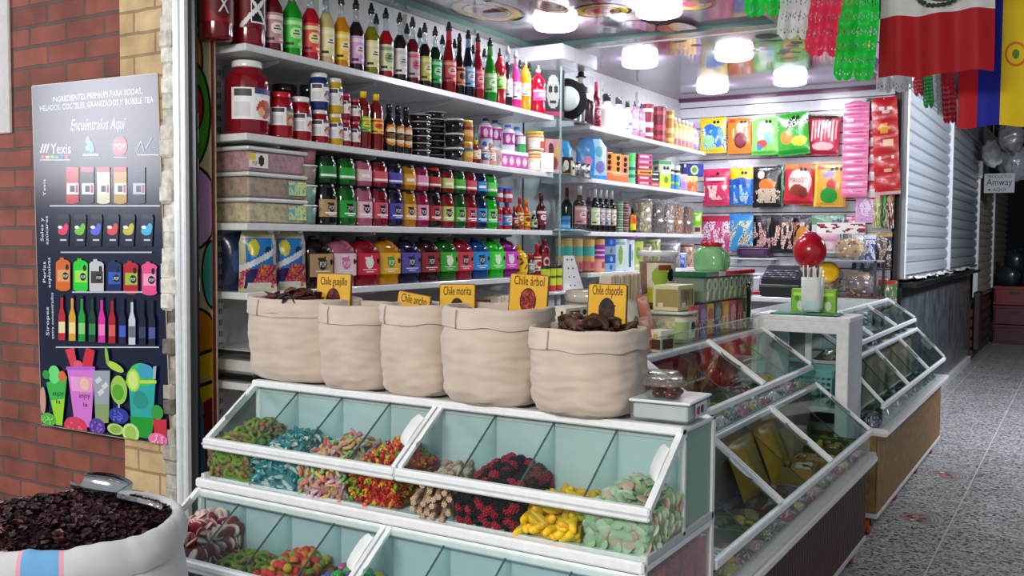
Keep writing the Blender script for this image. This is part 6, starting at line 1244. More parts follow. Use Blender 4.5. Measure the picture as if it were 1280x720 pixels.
# ================================================================== CANVAS SACKS OF DRIED CHILLIES
def sack(px0, px1, ytop, ybot, yc, label, seed, cuff=.055, tilt=0.):
    a = at(px0, (ytop + ybot) / 2, 'y', yc); b_ = at(px1, (ytop + ybot) / 2, 'y', yc); zt = at((px0 + px1) / 2, ytop, 'y', yc).z
    w = b_.x - a.x; cx = (a.x + b_.x) / 2; h = zt - 1.108; R = w / 2
    t = thing('canvas_sack', shelf_label(label), 'sack', (cx, yc, 1.1085), 0, 'canvas sacks on the candy case')
    def rad(u, v):
        aa = 2 * PI * u; d = Vector((math.cos(aa), math.sin(aa), 0))
        k = .93 + .06 * math.sin(PI * min(1, v * 1.1)) + .05 * v
        if v < .12: k *= .84 + .16 * math.sqrt(v / .12)
        k *= 1 + .035 * noise.noise(d * 1.5 + Vector((seed, 0, v * 2))) + .022 * noise.noise(d * 3.2 + Vector((seed, 5, v * 5))) + .022 * noise.noise(d * 2.5 + Vector((0, seed, v * 13))) + .03 * (abs(noise.noise(d * 1.8 + Vector((seed * 3, v * 3.4, v * 6)))) - .2) * math.sin(PI * min(1, v * 1.05))
        return d, k
    def body(u, v):
        d, k = rad(u, v); p = 2.6; q = (abs(d.x) ** p + abs(d.y) ** p) ** (-1 / p)
        sag = .012 * noise.noise(d * 2. + Vector((seed, 1, 0))) * (1 - v) if v > 0 else 0
        return (d.x * R * k * q, d.y * min(R, .15) * k * q, max(.0, h * v * .985 + (sag if v > .05 else 0)))
    g = MB(); g.grid(body, 72, 56, 'c6b5a7', wrap=True); n = len(g.v); g.add([(0, 0, .0)] + [body(i / 72, 0) for i in range(72)], [(0, 1 + (i + 1) % 72, 1 + i) for i in range(72)], 'c6b5a7'); obj('body', g, 'cloth', t)
    def cf(u, v):     # turned-down cuff, outside then over the lip and down inside
        d, k = rad(u, 1 - cuff / h * min(1, (1 - v / .55)) if v < .55 else 1.); p = 2.6; q = (abs(d.x) ** p + abs(d.y) ** p) ** (-1 / p)
        wav = .006 * noise.noise(d * 2.2 + Vector((seed, 9, 0)))
        if v < .55: off, z = .006 + .003 * math.sin(PI * v / .55), h - cuff * (1 - v / .55) + wav * (1.6 if v == 0 else 1.)
        elif v < .75: s_ = (v - .55) / .2; off, z = .006 - .014 * s_, h + .005 * math.sin(PI * s_) + wav
        else: off, z = -.009, h - .06 * (v - .75) / .25 + wav
        return (d.x * (R * k * q + off), d.y * (min(R, .15) * k * q + off), z)
    g = MB(); g.grid(cf, 56, 20, 'cabaac', wrap=True); cuf = obj('cuff', g, 'cloth', t)
    aa = [.70, .69, .71, .68, .70][seed % 5]
    g = MB(); pts = [Vector(cf(aa, v)) + Vector((0, -.0015, 0)) for v in (0, .12, .25, .4, .54)]; g.tube(pts, .0022, 6, 'a08e80'); obj('seam', g, 'cloth', cuf)
    return cx, h, R, t
chil = []
def pc_chile(kind, seed):
    rr = random.Random(seed); g = MB()
    L, r = ((.085, .014) if kind == 'guajillo' else (.055, .02))
    def f(u, v):
        a = 2 * PI * u; x = (v - .5) * L; rr_ = r * (math.sin(PI * min(.97, .06 + v * .9)) ** .7) * (1 - .35 * v) * (1 + .35 * noise.noise((math.cos(a) * 1.3 + seed, math.sin(a) * 1.3, v * 4)))
        return (x, rr_ * math.cos(a), .012 * math.sin(v * 2.6 + seed) + rr_ * math.sin(a) * .65)
    g.grid(f, 12, 12, WHITE, wrap=True); return g.mesh('dried_chilli')
GC = [pc_chile('guajillo', i) for i in range(4)]; CC = [pc_chile('chipotle', i + 5) for i in range(4)]
def chiles(meshes, cx, yc, z, R, n, cols, label, group, heap, hl, rise=.03):
    rr = random.Random(int(cx * -100))
    g = MB(); g.grid(lambda u, v: (cx + R * .86 * v * math.cos(2 * PI * u), yc + min(R, .15) * .86 * v * math.sin(2 * PI * u), z - .045 + rise * (1 - v ** 2) + .012 * noise.noise((u * 12, v * 7, cx))), 24, 8, lambda u, v: rr.choice(heap), wrap=True)
    o = obj('chilli_heap', g, 'dry'); o['kind'] = 'stuff'; tag(o, hl, 'dried chillies')
    for i in range(n):
        a = rr.uniform(0, 6.28); q = math.sqrt(rr.random()) * .78; c = rr.choice(cols)
        o = obj('dried_chilli', rr.choice(meshes), 'dry', None, c); o.location = (cx + R * q * math.cos(a), yc + min(R, .15) * q * math.sin(a), z - .03 + rise * (1 - q * q) + rr.uniform(0, .016)); o.rotation_euler = (rr.uniform(0, 6.28), rr.uniform(-.5, .5), rr.uniform(0, 6.28))
        tag(o, label, 'dried chilli', group)
def sign(px0, px1, py0, py1, y, lines, oval, label, yaw=0., roll=0., qr=False, th=.006):
    a = at(px0, py0, 'y', y); b_ = at(px1, py0, 'y', y); w = (b_.x - a.x) / math.cos(yaw); h = w * 1.08
    t = thing('chilli_sign', shelf_label(label), 'sign', ((a.x + b_.x) / 2, y, a.z - h), yaw, 'mustard chilli signs'); t.rotation_euler = (-.06, roll, yaw)
    g = MB()
    def rr_(w, h, r, y):
        P = []
        for cx, cz, a0 in ((w / 2 - r, h - r, 0), (-w / 2 + r, h - r, 90), (-w / 2 + r, r, 180), (w / 2 - r, r, 270)):
            for k in range(5): q = math.radians(a0 + 22.5 * k); P.append((cx + r * math.cos(q), y, cz + r * math.sin(q)))
        return P
    g.poly(rr_(w, h, .008, 0), '6a4418', (0, th, 0)); g.poly([(x, y, z + .0025) for x, y, z in rr_(w - .006, h - .005, .006, -.0006)][::-1], 'd8a526')
    obj('board', g, 'board', t)
    g = MB(); mp = lambda x, z: (x, -.0014, z)
    g.M = Matrix.Translation((0, 0, h * .76)); g.text(lines, .03, mp, '1e1408', width=w * .78); g.M = None
    obj('lettering', g, 'paper', t)
    if oval:
        g = MB(); E = [(w * .21 * math.cos(2 * PI * i / 32), -.001, h * .42 + h * .28 * math.sin(2 * PI * i / 32)) for i in range(32)]; g.poly(E[::-1], '3a1c12')
        rr = random.Random(len(lines))
        for i in range(60):
            q = math.sqrt(rr.random()) * .9; aa = rr.uniform(0, 6.28); cx, cz = w * .19 * q * math.cos(aa), h * .42 + h * .255 * q * math.sin(aa); s_ = rr.uniform(.003, .007); rot = rr.uniform(0, 3.14)
            g.poly([(cx + s_ * (1.6 * math.cos(k) * math.cos(rot) - .6 * math.sin(k) * math.sin(rot)), -.0013 - .00002 * i, cz + s_ * (1.6 * math.cos(k) * math.sin(rot) + .6 * math.sin(k) * math.cos(rot))) for k in [-2 * PI * j / 8 for j in range(8)]], rr.choice(oval))
        obj('chilli_picture', g, 'paper', t)
    g = MB().box(-.004, .004, .001, .006, -.14, .01, '8a6a3a'); obj('stake', g, 'plastic', t)
    return t
ys = 2.525
cx, h, R, t = sack(329, 438, 373, 482, ys + .03, 'leftmost canvas sack, holding dark guajillo chillies beside the scale', 1)
chiles(GC, cx, ys, 1.108 + h, R, 30, ['3a1410', '2a0e0c', '4a1c14', '5a2a1c'], 'dark dried guajillo chilli in the leftmost canvas sack', 'guajillo chillies', ['2a100c', '3a1810'], 'heap of dark guajillo chillies filling the leftmost sack', .04)
sign(394, 437, 341, 377, ys + .02, 'Chile guajillo', ['5a1c14', '3a120c', '7a2a1c'], 'mustard sign reading Chile guajillo in the leftmost sack')
cx, h, R, t = sack(417, 494, 381, 490, ys - .01, 'second canvas sack from the left, slightly narrower with a slack cuff', 2)
cx2 = cx; chiles(GC, cx, ys - .01, 1.108 + h, R, 8, ['3a1410', '4a1c14'], 'dried chilli sunk low in the second canvas sack', 'chillies in second sack', ['3a1810'], 'heap of chillies low in the second canvas sack', -.02)
cx, h, R, t = sack(491, 572, 381, 502, ys, 'middle canvas sack of the five, under the morita sign', 3)
chiles(GC, cx, ys, 1.108 + h, R, 8, ['3a1410', '4a1c14'], 'dried chilli sunk low in the middle canvas sack', 'chillies in middle sack', ['2a100c'], 'heap of chillies low in the middle canvas sack', -.02)
sign(491, 532, 365, 400, ys + .03, 'Chile ancho', None, 'short mustard sign reading Chile ancho, sunk between second and middle sack', roll=.12)
sign(549, 594, 354, 395, ys + .05, 'Chile morita', ['3a1c12', '2a120c'], 'mustard sign reading Chile morita behind the middle sack', roll=-.03)
cx, h, R, t = sack(568, 680, 384, 517, ys - .01, 'large canvas sack with the tallest folds, holding the chile arbol sign', 4)
chiles(GC, cx, ys - .01, 1.108 + h, R, 8, ['8a2014', '6a1810'], 'dried red chilli sunk low in the fourth canvas sack', 'chillies in fourth sack', ['5a1810'], 'heap of red chillies low in the fourth canvas sack', -.02)
sign(636, 682, 342, 390, ys + .03, 'Chile árbol', ['8a2018', 'b0382a', '5a1410'], 'tall mustard sign reading Chile arbol in the fourth sack', yaw=.1, roll=.04)
cx, h, R, t = sack(675, 799, 410, 521, ys - .02, 'rightmost canvas sack, widest and lowest, full of chipotle chillies', 5)
chiles(CC, cx, ys - .02, 1.108 + h, R, 34, ['4a2a1c', '3a1e14', '5a3826', '2e1812', '6a4a30'], 'wrinkled brown chipotle chilli in the rightmost canvas sack', 'chipotle chillies', ['2e1a12', '3a2218'], 'heap of brown chipotle chillies filling the rightmost sack', .045)
sign(734, 783, 354, 412, ys + .0, 'Chile chipotle', ['2a1a1e', '3a2628', '1c1014'], 'mustard sign reading Chile chipotle in the rightmost sack')

# clear box and date tubs at the right end of the case
t = thing('plastic_box', 'flat clear plastic storage box on the right end of the candy case', 'box', (-1.0, 2.55, 1.108), .05)
g = MB().box(-.085, .085, -.10, .10, .0, .05, 'dfe5ea', .006); obj('box', g, 'tubplastic', t)
g = MB().box(-.078, .078, -.093, .093, .004, .045, 'c4ccd4', .004); obj('contents', g, 'plastic', t)
g = MB().box(-.088, .088, -.103, .103, .05, .058, 'e8ecf0', .003); obj('lid', g, 'gloss', t)
g = MB(); g.M = Matrix.Translation((.0856, 0, 0)); put_art(g, lambda u, v, off: (.0005 + off, u * .05, .008 + .038 * v), [('e', -.4, .5, .3, .35, 'c04040'), ('e', .3, .5, .3, .35, '3a4a6a'), ('r', -1, 1, .85, 1, 'e8e8e8')], 'c8ccd4', 14, 10); obj('sticker', g, 'paper', t)
def date_tub(x, y, z, label, s_=1.):
    t = thing('date_tub', label, 'tub', (x, y, z), 0, 'clear tubs of dates'); g = MB(); rr = random.Random(int(y * 1000))
    for i in range(24): g.sphere((rr.uniform(-.04, .04) * s_, rr.uniform(-.035, .035) * s_, rr.uniform(.01, .042)), (.016, .011, .010), 8, 6, rr.choice(['4a1c10', '3a140c', '6a2c18', '541f12']))
    o = obj('dates', g, 'shiny', t); o['kind'] = 'stuff'
    g = MB().lathe([(.044 * s_, 0), (.054 * s_, .034), (.057 * s_, .038)], 24, WHITE, p=3); obj('tub', g, 'glass', t)
    g = MB().lathe([(.058 * s_, .038), (.059 * s_, .043), (.052 * s_, .048), (.05 * s_, .056), (.044 * s_, .058), (.01, .058)], 24, WHITE, p=3); obj('lid', g, 'tubplastic', t)
date_tub(-1.0, 2.50, 1.1665, 'clear lidded tub of brown dates on the plastic box, front one')
date_tub(-1.055, 2.61, 1.1665, 'clear lidded tub of brown dates on the plastic box, rear one', 1.)

# ================================================================== GOODS ON TOP OF THE DARK COUNTER
ZT = 1.1405
def top_at(px, x): return at(px, 380, 'x', x).y
def G_(name, cat, px, x, z, label, group, rz=PI / 2): return thing(name, shelf_label(label), cat, (x, top_at(px, x), z), rz, group)
# near end: cartons and wafer stacks
for k, (px, x, z, w, d, h, c, c2, ds) in enumerate(((690, -1.58, 0, .15, .1, .07, 'e0e0d8', '3a3a34', 'white and black flat box behind the rightmost sack, bottom'), (690, -1.58, .07, .14, .1, .06, 'a8a89c', '4a4a44', 'grey photo box behind the rightmost sack, second from bottom'), (693, -1.58, .13, .15, .1, .05, 'd8d4c8', '8a7a6a', 'cream box behind the rightmost sack, third from bottom'),
                         (706, -1.62, .18, .17, .1, .04, 'd4ccb8', '5a4a3a', 'beige flat box behind the rightmost sack, topmost'))):
    t = G_('flat_box', 'box', px, x, ZT + z, ds, 'flat boxes on the counter top'); carton(t, w, d, h, c, [('r', -.7, .3, .25, .75, c2), ('e', .7, .5, .2, .3, '16161a')])
for k in range(5):
    t = G_('wafer_bag', 'bag', 740, -1.73, ZT + .052 * k, 'round stack of thin cream wafers in clear film, %s of five' % ['bottom', 'second', 'third', 'fourth', 'top'][k], 'wafer bags')
    g = MB().lathe([(.085, .004), (.10, .008), (.10, .044), (.085, .048)], 24, ['d8c0a0', 'e0ccb0', 'd4b898'][k % 3]); obj('wafers', g, 'board', t)
    g = MB().lathe([(.09, 0), (.108, .006), (.112, .026), (.108, .046), (.09, .052)], 24, WHITE); obj('film', g, 'bagfilm', t)
for k, (px, ds) in enumerate(((762, 'left'), (775, 'middle'), (788, 'right'))):
    t = G_('wafer_carton', 'box', px, -1.85, ZT, 'upright bundle of cream wafer strips at the rear, %s of three' % ds, 'wafer bundles'); g = MB()
    for i in range(5): g.box(-.05 + .02 * i, -.032 + .02 * i, -.03, .03, 0, .30 + .006 * ((i + k) % 2), ['dccdb4', 'e6dac2', 'cbb898'][(i + k) % 3], .002)
    obj('wafer_strips', g, 'board', t); g = MB().box(-.052, .05, -.032, .032, .08, .17, '9a8a6a').box(-.03, .03, -.033, .033, .1, .15, 'e8e4d8'); obj('band', g, 'paper', t)
t = G_('cookie_tub', 'tub', 821, -1.86, ZT + .1105, 'big clear cookie tub with white lid and yellow-green label', 'tubs on the counter top', .75); tub(t, .30, .19, 'a8703a', 'f0f0ee', 'e8e0c8', [('r', -1, 1, 0, .36, 'd8d820'), ('e', -.2, .66, .5, .26, '9aba3a'), ('e', .5, .7, .26, .17, '161616'), ('r', -.3, .5, .84, .94, '8a3a2a'), ('r', -.4, .5, .12, .2, '8a9a2a')], taper=.82, half=.95)
obj('contents_band', MB().lathe([(.078, .012), (.082, .05)], 20, '7a4a2a'), 'dry', t)
t = G_('plinth_box', 'box', 820, -1.86, ZT, 'low brown carton under the big cookie tub', 'tubs on the counter top'); carton(t, .2, .18, .11, '6a5a44', [('r', -.5, .5, .3, .7, 'b8a888')])
for i, (px, x, c, c2, tl, ds) in enumerate(((792, -1.56, 'e4e4dc', '2a2a2a', .12, 'white packet with a black emblem leaning beside the sign'), (816, -1.6, 'e08a60', 'f0b898', -.08, 'salmon orange packet leaning left of the cream box'), (796, -1.54, 'd8d0bc', '7a6a54', .2, 'cream and brown packet leaning at the near glass edge'), (812, -1.55, 'e89a80', 'd85a4a', -.05, 'pale coral packet below the salmon one'))):
    t = G_('leaning_packet', 'packet', px, x, ZT + .002, ds, 'packets on the counter top'); t.rotation_euler = (-.2, tl, PI / 2)
    obj('packet', bag_mesh(.12, .23 if i != 3 else .15, .03, c, [('e', .1, .55, .5, .15, c2), ('r', -.6, .6, .2, .3, c2)], seed=40 + i), 'board', t)
t = G_('small_box', 'box', 826, -1.53, ZT, 'small brown and white box at the glass edge', 'boxes on the counter top', PI / 2 - .2); carton(t, .1, .07, .09, 'e0dcc8', [('r', -.8, .9, .1, .6, '5a3a22'), ('e', .3, .75, .4, .12, 'c8b040')])
t = G_('snack_tub', 'tub', 841, -1.63, ZT, 'square cream snack tub with a black seal below the cream box', 'tubs on the counter top'); tub(t, .145, .19, 'd8cca0', 'e0e0d8', 'd8dcc8', [('e', .1, .55, .25, .25, '141414'), ('r', -1, -.4, 0, .8, 'a8b878'), ('r', .4, 1, 0, .8, '8a9a4a')], taper=.92, p=5., half=1.1)
t = G_('nougat_box', 'box', 842, -1.63, ZT + .146, 'cream box with a window of brown bars on the snack tub', 'boxes on the counter top'); carton(t, .20, .12, .115, 'd8cc94', [('r', -.72, .92, .15, .85, 'a8945c')] + [('r', -.66 + .2 * i, -.54 + .2 * i, .2 if i % 2 else .4, .8, ['5a3a1c', '3a2412'][i % 2]) for i in range(8)] + [('r', -.6, -.1, .15, .3, 'e8e0c0')], 'e0d8a8')
# coloured packs carrying the lollipop box
for i, (px, c, c2, ds) in enumerate(((858, 'c84a30', 'e8a05a', 'rust red'), (868, '7a4a8a', 'b088c0', 'violet'), (877, 'e0b020', 'c84a28', 'yellow'), (887, '3a4a50', '7a9aa0', 'slate'), (897, 'e08a28', 'f0c060', 'orange'), (906, 'c84a6a', 'f0a8b8', 'pink'), (915, '8a2a34', 'd06a5a', 'wine red'), (925, '3a7a3a', 'c8d030', 'green'))):
    t = G_('sweet_box', 'box', px, -1.60, ZT, '%s upright sweet box under the lollipop tub' % ds, 'upright sweet boxes'); carton(t, .098, .09, .16, c, [('e', 0, .7, .8, .2, c2), ('d', 3, .1, i, [c2, 'f0e8e0'], .1, .55), ('r', -1, 1, 0, .1, c2)])
t = G_('lollipop_tub', 'tub', 894, -1.64, ZT + .1625, 'long clear tub of green and white lollipops with red lid', 'tubs on the counter top')
g = MB().box(-.37, .37, -.07, .07, .004, .12, '6a8a68', .004); obj('filling', g, 'plastic', t)
for i in range(9):
    g = MB(); x = -.33 + .082 * i; g.tube([(x, -.074, .012), (x + .012, -.074, .065)], .006, 6, 'e0d8b8')
    g.grid(lambda u, v: (x + .018 + (.026 + .008 * math.cos(2 * PI * v)) * math.cos(2 * PI * u), -.076 - .006 * math.sin(2 * PI * v), .085 + (.026 + .008 * math.cos(2 * PI * v)) * math.sin(2 * PI * u)), 14, 6, 'c8d8b0', wrap=True)
    g.lathe([(.017, -.002), (.017, .002)], 12, '3a5a40', (x + .018, -.076, .085), axis='y'); obj('lollipop', g, 'shiny', t)
g = MB().box(-.38, .38, -.085, .08, 0, .128, WHITE, .01); obj('tub', g, 'tubplastic', t)
for i, (xa, xb, c) in enumerate(((-.385, -.20, '1f6a44'), (-.20, -.10, 'd8e0d8'), (-.10, .385, 'c8202c'))):
    g = MB().box(xa, xb, -.088, .083, .126, .15, c, .004); obj('lid', g, 'gloss', t)
t = G_('purple_pouch', 'pouch', 846, -1.82, ZT, 'shiny purple pouch behind the cream box', 'packets on the counter top'); obj('pouch', bag_mesh(.22, .285, .09, 'b070c8', [('e', 0, .5, .6, .2, 'c890dc')], seed=51), 'film', t)
t = G_('powder_jar', 'jar', 888, -1.64, ZT + .313, 'pale green square jar with a red lid on the lollipop tub', 'tubs on the counter top')
g = MB().lathe([(.066, 0), (.074, .01), (.074, .085), (.066, .1), (.05, .118), (.046, .12)], 24, 'a6e6a8', p=5, sx=1.05); obj('jar', g, 'liquid', t)
g = MB().lathe([(.052, .118), (.053, .14), (.048, .143)], 24, 'c02434'); obj('lid', g, 'gloss', t)
g = MB()
for s_ in (-1, 1): g.tube([(s_ * .03, -.079, .012), (s_ * .05, -.08, .05), (s_ * .03, -.079, .09)], .004, 6, '7ac480')
obj('moulded_rib', g, 'liquid', t)
t = thing('black_post', 'thin black post at the end of the glass counter top', 'post', (-1.53, 4.98, ZT)); obj('rod', MB().tube([(0, 0, .006), (0, 0, .2), (.0, -.02, .24)], .011, 10, '141414'), 'gloss', t); obj('foot', MB().cyl((0, 0, 0), .03, .008, 16, '141414'), 'gloss', t)

# ================================================================== WHITE PASS-THROUGH CABINET
t = thing('white_cabinet', 'white open box cabinet standing between the two glass counters', 'cabinet', (-1.29, 5.25, 0))
x0, x1, y0, y1 = -.25, .25, -.17, .17
g = MB().box(x1 - .022, x1, y0, y1, 0, 1.19, 'd4d6d8', .003); obj('side_panel', g, 'matte', t)
g = MB().box(x0, x0 + .02, y0, y1, 0, 1.19, 'd8e0e2', .003); obj('side_panel', g, 'matte', t)
g = MB().box(x0 - .004, x1 + .004, y0 - .004, y1, 1.19, 1.215, 'f8f8f8', .004); obj('top', g, 'matte', t)
g = MB().box(x1 - .062, x1 - .002, y0 - .004, y0 + .016, 0, 1.19, 'f8f8f8', .003).box(x0, x0 + .03, y0 - .004, y0 + .016, 0, 1.19, 'f8f8f8', .003).box(x0 + .03, x1 - .06, y0 - .004, y0 + .016, 1.13, 1.19, 'f8f8f8', .003); obj('front_frame', g, 'matte', t)
g = MB().box(x0 + .2, x0 + .235, y1 - .02, y1, 0, 1.19, 'e0e4e4', .003).box(x0 + .02, x0 + .11, y1 - .02, y1, 0, 1.19, 'c8dce0', .003); obj('back_frame', g, 'matte', t)
for z in (.06, .72): g = MB().box(x0 + .02, x1 - .022, y0 + .016, y1 - .02, z, z + .025, 'e4e8e8', .003); obj('shelf', g, 'matte', t)
t = thing('plastic_basket', 'teal slotted plastic basket on the white cabinet shelf', 'basket', (-1.235, 5.245, .746))
g = MB(); h = .19
for k in range(6):
    z = .012 + k * .03; s_ = 1 + .06 * k / 6; g.M = None
    for (xa, ya, xb, yb) in ((-.10, -.12, .10, -.12), (.10, -.12, .10, .12), (.10, .12, -.10, .12), (-.10, .12, -.10, -.12)): g.bar((xa * s_, ya * s_, z), (xb * s_, yb * s_, z), .006, .012, '6fb3b0')
for i in range(9):
    for yy in (-.12, .12): x = -.10 + .025 * i; g.bar((x, yy, 0), (x * 1.06, yy * 1.06, h - .03), .007, .007, '6fb3b0', (0, 1, 0))
for i in range(10):
    for xx in (-.10, .10): y = -.12 + .0267 * i; g.bar((xx, y, 0), (xx * 1.06, y * 1.06, h - .03), .007, .007, '6fb3b0', (1, 0, 0))
g.box(-.1, .1, -.12, .12, 0, .006, '6fb3b0'); obj('basket_wall', g, 'plastic', t)
g = MB()
for (xa, ya, xb, yb) in ((-.11, -.13, .11, -.13), (.11, -.13, .11, .13), (.11, .13, -.11, .13), (-.11, .13, -.11, -.13)): g.bar((xa, ya, h - .02), (xb, yb, h - .02), .012, .035, '62a8a6')
obj('rim', g, 'plastic', t)
g = MB().sphere((0, 0, .1), (.09, .1, .06), 16, 10, 'd8e4e4'); o = obj('plastic_bag', g, 'film', loc=(-1.235, 5.245, .76)); tag(o, 'white crumpled plastic bag inside the teal basket', 'bag')
t = thing('green_cloth', 'folded emerald green cloth on top of the white cabinet', 'cloth', (-1.29, 5.22, 1.2155))
g = MB(); g.grid(lambda u, v: ((u - .5) * .36 + .01 * noise.noise((u * 4, v * 4, 1)), (v - .5) * .2, .006 + .008 * abs(noise.noise((u * 6, v * 3, 2))) * math.sin(PI * u) ** .3), 26, 12, '1f9a6a'); g.box(-.17, .17, -.095, .095, 0, .004, '1a8a5c'); obj('cloth', g, 'fabric', t)
t = thing('straw_holder', 'white tapered holder full of drinking straws on the green cloth', 'holder', (-1.265, 5.24, 1.232), 0, None, (1.0, 1.0, 1.22))
g = MB().lathe([(.045, 0), (.05, .02), (.055, .15), (.053, .15), (.042, .01)], 24, 'dfe6de', p=5); obj('holder', g, 'plastic', t)
g = MB().box(-.03, .03, -.053, -.0505, .005, .05, 'c4e6e6', .001); obj('base_label', g, 'plastic', t)
rr = random.Random(5)
for i in range(16):
    x, y = -.036 + .0105 * (i % 8), -.03 + .03 * (i // 8) + rr.uniform(-.008, .008)
    g = MB().tube([(x, y, .02), (x * 1.25, y + rr.uniform(-.004, .004), .185 + rr.uniform(0, .018))], .0036, 7, ['f0f0ec', '1c1c1e', 'f4f4f0', '2a2a2a', 'e8e8e4'][i % 5]); obj('straw', g, 'gloss', t)
t = thing('round_dispenser', 'plain red ball-shaped sweet dispenser behind the straw holder', 'dispenser', (-1.315, 5.36, 1.2155))
obj('foot', MB().lathe([(.05, 0), (.05, .012), (.025, .03), (.022, .2), (.05, .235), (.05, .245)], 24, 'd8b8a4'), 'gloss', t)
obj('globe', MB().sphere((.0, 0, .335), (.088, .082, .10), 28, 20, 'c0142a'), 'shiny', t)
obj('cap', MB().lathe([(.04, .425), (.03, .438), (.006, .442)], 20, 'c83a7a'), 'gloss', t)
for x, ds in ((-1.36, 'left'), (-1.21, 'right')):
    t = thing('lime_carton', 'lime green carton on the white cabinet, %s of the straw holder' % ds, 'box', (x, 5.36, 1.2155), .1, 'lime cartons'); carton(t, .085, .07, .13, '8ad020', [('e', .1, .3, .4, .2, 'e0e8e0'), ('r', -.8, .8, .75, .85, 'c8f060'), ('e', -.3, .6, .3, .12, '4a9a1a')], '7ac01a')

# ================================================================== BACK COUNTER
t = thing('back_counter', 'white back counter carrying the cash register against the slatted wall', 'counter', (-2.2, 8.25, 0))
g = MB().box(-.75, .17, -.25, .30, 1.10, 1.14, 'eceef0', .004); obj('worktop', g, 'gloss', t)
g = MB().box(-.73, -.70, -.22, .3, 0, 1.1, 'd8dadc').box(.13, .16, -.22, .3, 0, 1.1, 'd8dadc').box(-.7, .13, .2, .22, 0, 1.1, 'c8cacc'); obj('carcass', g, 'matte', t)
t = thing('cash_register', 'black cash register with drawer on the white back counter', 'register', (-2.21, 8.18, 1.1405))
obj('drawer', MB().box(-.17, .17, -.16, .18, 0, .105, '17181c', .006).box(-.16, .16, -.165, -.16, .015, .09, '22242a', .002), 'dark', t)
g = MB(); g.poly([(-.155, -.15, .107), (-.155, .16, .107), (-.155, .16, .25), (-.155, .06, .26), (-.155, -.15, .15)], '1e2026', (.31, 0, 0)); obj('body', g, 'dark', t)
g = MB()
d_ = Vector((0, .21, .11)).normalized(); nn = Vector((0, -.11, .21)).normalized()
for i in range(9):
    for j in range(4): c = Vector((-.13 + .03 * i, -.14, .156)) + d_ * (.02 + .035 * j) + nn * .004; g.box(c.x - .011, c.x + .011, c.y - .009, c.y + .009, c.z - .003, c.z + .004, ['8a93a8', '6a7488', 'c0c4cc'][(i + j) % 3], .001)
obj('keypad', g, 'plastic', t)
g = MB().box(-.06, .06, .05, .15, .255, .27, 'a8b8c0', .004); obj('printer_lid', g, 'gloss', t)
t = thing('receipt_printer', 'white receipt printer left of the cash register', 'printer', (-2.50, 8.2, 1.1405)); obj('body', MB().box(-.13, .13, -.13, .15, 0, .17, 'c8ccdc', .02).box(-.12, .12, -.132, -.128, .02, .06, 'b0b4c8'), 'gloss', t); obj('lid', MB().box(-.125, .125, -.05, .14, .17, .19, 'd8dce8', .01), 'gloss', t); obj('paper_slot', MB().box(-.08, .08, -.12, -.06, .1695, .173, '2a2a30'), 'dark', t)
t = thing('wall_ledge', 'small white ledge on the back wall above the printer', 'shelf', (-2.57, YB, 1.455)); obj('board', MB().box(-.2, .2, -.16, -.002, -.012, 0, 'e4e6ec', .002), 'gloss', t)
for s_ in (-.15, .15): obj('bracket', MB().box(s_ - .01, s_ + .01, -.14, -.003, -.05, -.0125, 'c8ccd4', .002), 'metal', t)
t = thing('purple_case', 'dark purple case on the small wall ledge', 'case', (-2.57, YB - .09, 1.4555)); obj('case', MB().box(-.15, .15, -.06, .06, 0, .1, '3e2444', .02).box(-.1, .1, -.062, -.058, .03, .07, '5a3a64', .002), 'gloss', t); obj('zip', MB().tube([(-.14, -.061, .085), (.14, -.061, .085)], .003, 6, 'b8a8c0'), 'metal', t)
t = thing('red_stapler', 'small red and white stapler left of the cash register', 'stapler', (-2.42, 8.02, 1.1405), .2); obj('base', MB().box(-.06, .06, -.018, .018, 0, .012, 'e8e8e8', .003), 'gloss', t); obj('arm', MB().box(-.055, .06, -.015, .015, .014, .045, 'c02040', .008), 'gloss', t)
# round sweet bins right of the register
def bin_(x, y, z, r, c, c2, label, lidc=None):
    t = thing('sweet_bin', label, 'bin', (x, y, z), .2, 'round clear sweet bins'); rr = random.Random(int(r * 1000)); g = MB()
    g.sphere((0, 0, r * .8), (r * .85, r * .8, r * .7), 16, 12, c)
    for i in range(50):
        a, b_ = rr.uniform(0, 6.28), rr.uniform(-.9, .9); q = math.sqrt(1 - b_ * b_); g.sphere((r * .85 * q * math.cos(a), r * .8 * q * math.sin(a), r * .8 + r * .7 * b_), (.016, .012, .012), 6, 4, rr.choice([c, c2, 'd8b060', 'e8d8c0']))
    o = obj('wrapped_sweets', g, 'film', t); o['kind'] = 'stuff'
    obj('bin_wall', MB().lathe([(r * .7, 0), (r, r * .4), (r * 1.05, r * .9), (r * .95, r * 1.5), (r * .8, r * 1.7)], 24, WHITE), 'tubplastic', t)
    if lidc:
        g = MB(); g.M = Matrix.Translation((0, -r * .75, r * 1.5)) @ Matrix.Rotation(1.15, 4, 'X'); g.lathe([(r * .72, 0), (r * .74, .015), (r * .5, .03), (.01, .032)], 26, lidc); obj('lid', g, 'gloss', t)
t = thing('bin_stand', 'low dark stand with three shelves holding the round sweet bins', 'stand', (-1.82, 8.27, 0))
for z in (.85, 1.14, 1.44): obj('shelf', MB().box(-.19, .36, -.18, .2, z, z + .015, '5a2a2a' if z == 1.14 else '8a8c90', .002), 'dark', t)
for x in (-.18, .35):
    for y in (-.17, .19): obj('post', MB().box(x - .01, x + .01, y - .01, y + .01, 0, 1.455, '3a3a3e'), 'dark', t)
bin_(-1.875, 8.25, 1.1555, .13, 'b8863a', '6a3a2a', 'clear round bin of golden sweets with a tilted yellow lid', 'e8b418')
bin_(-1.70, 8.28, 1.4555, .12, 'c8a060', '8a4a3a', 'clear round bin of caramel sweets on the top of the stand')
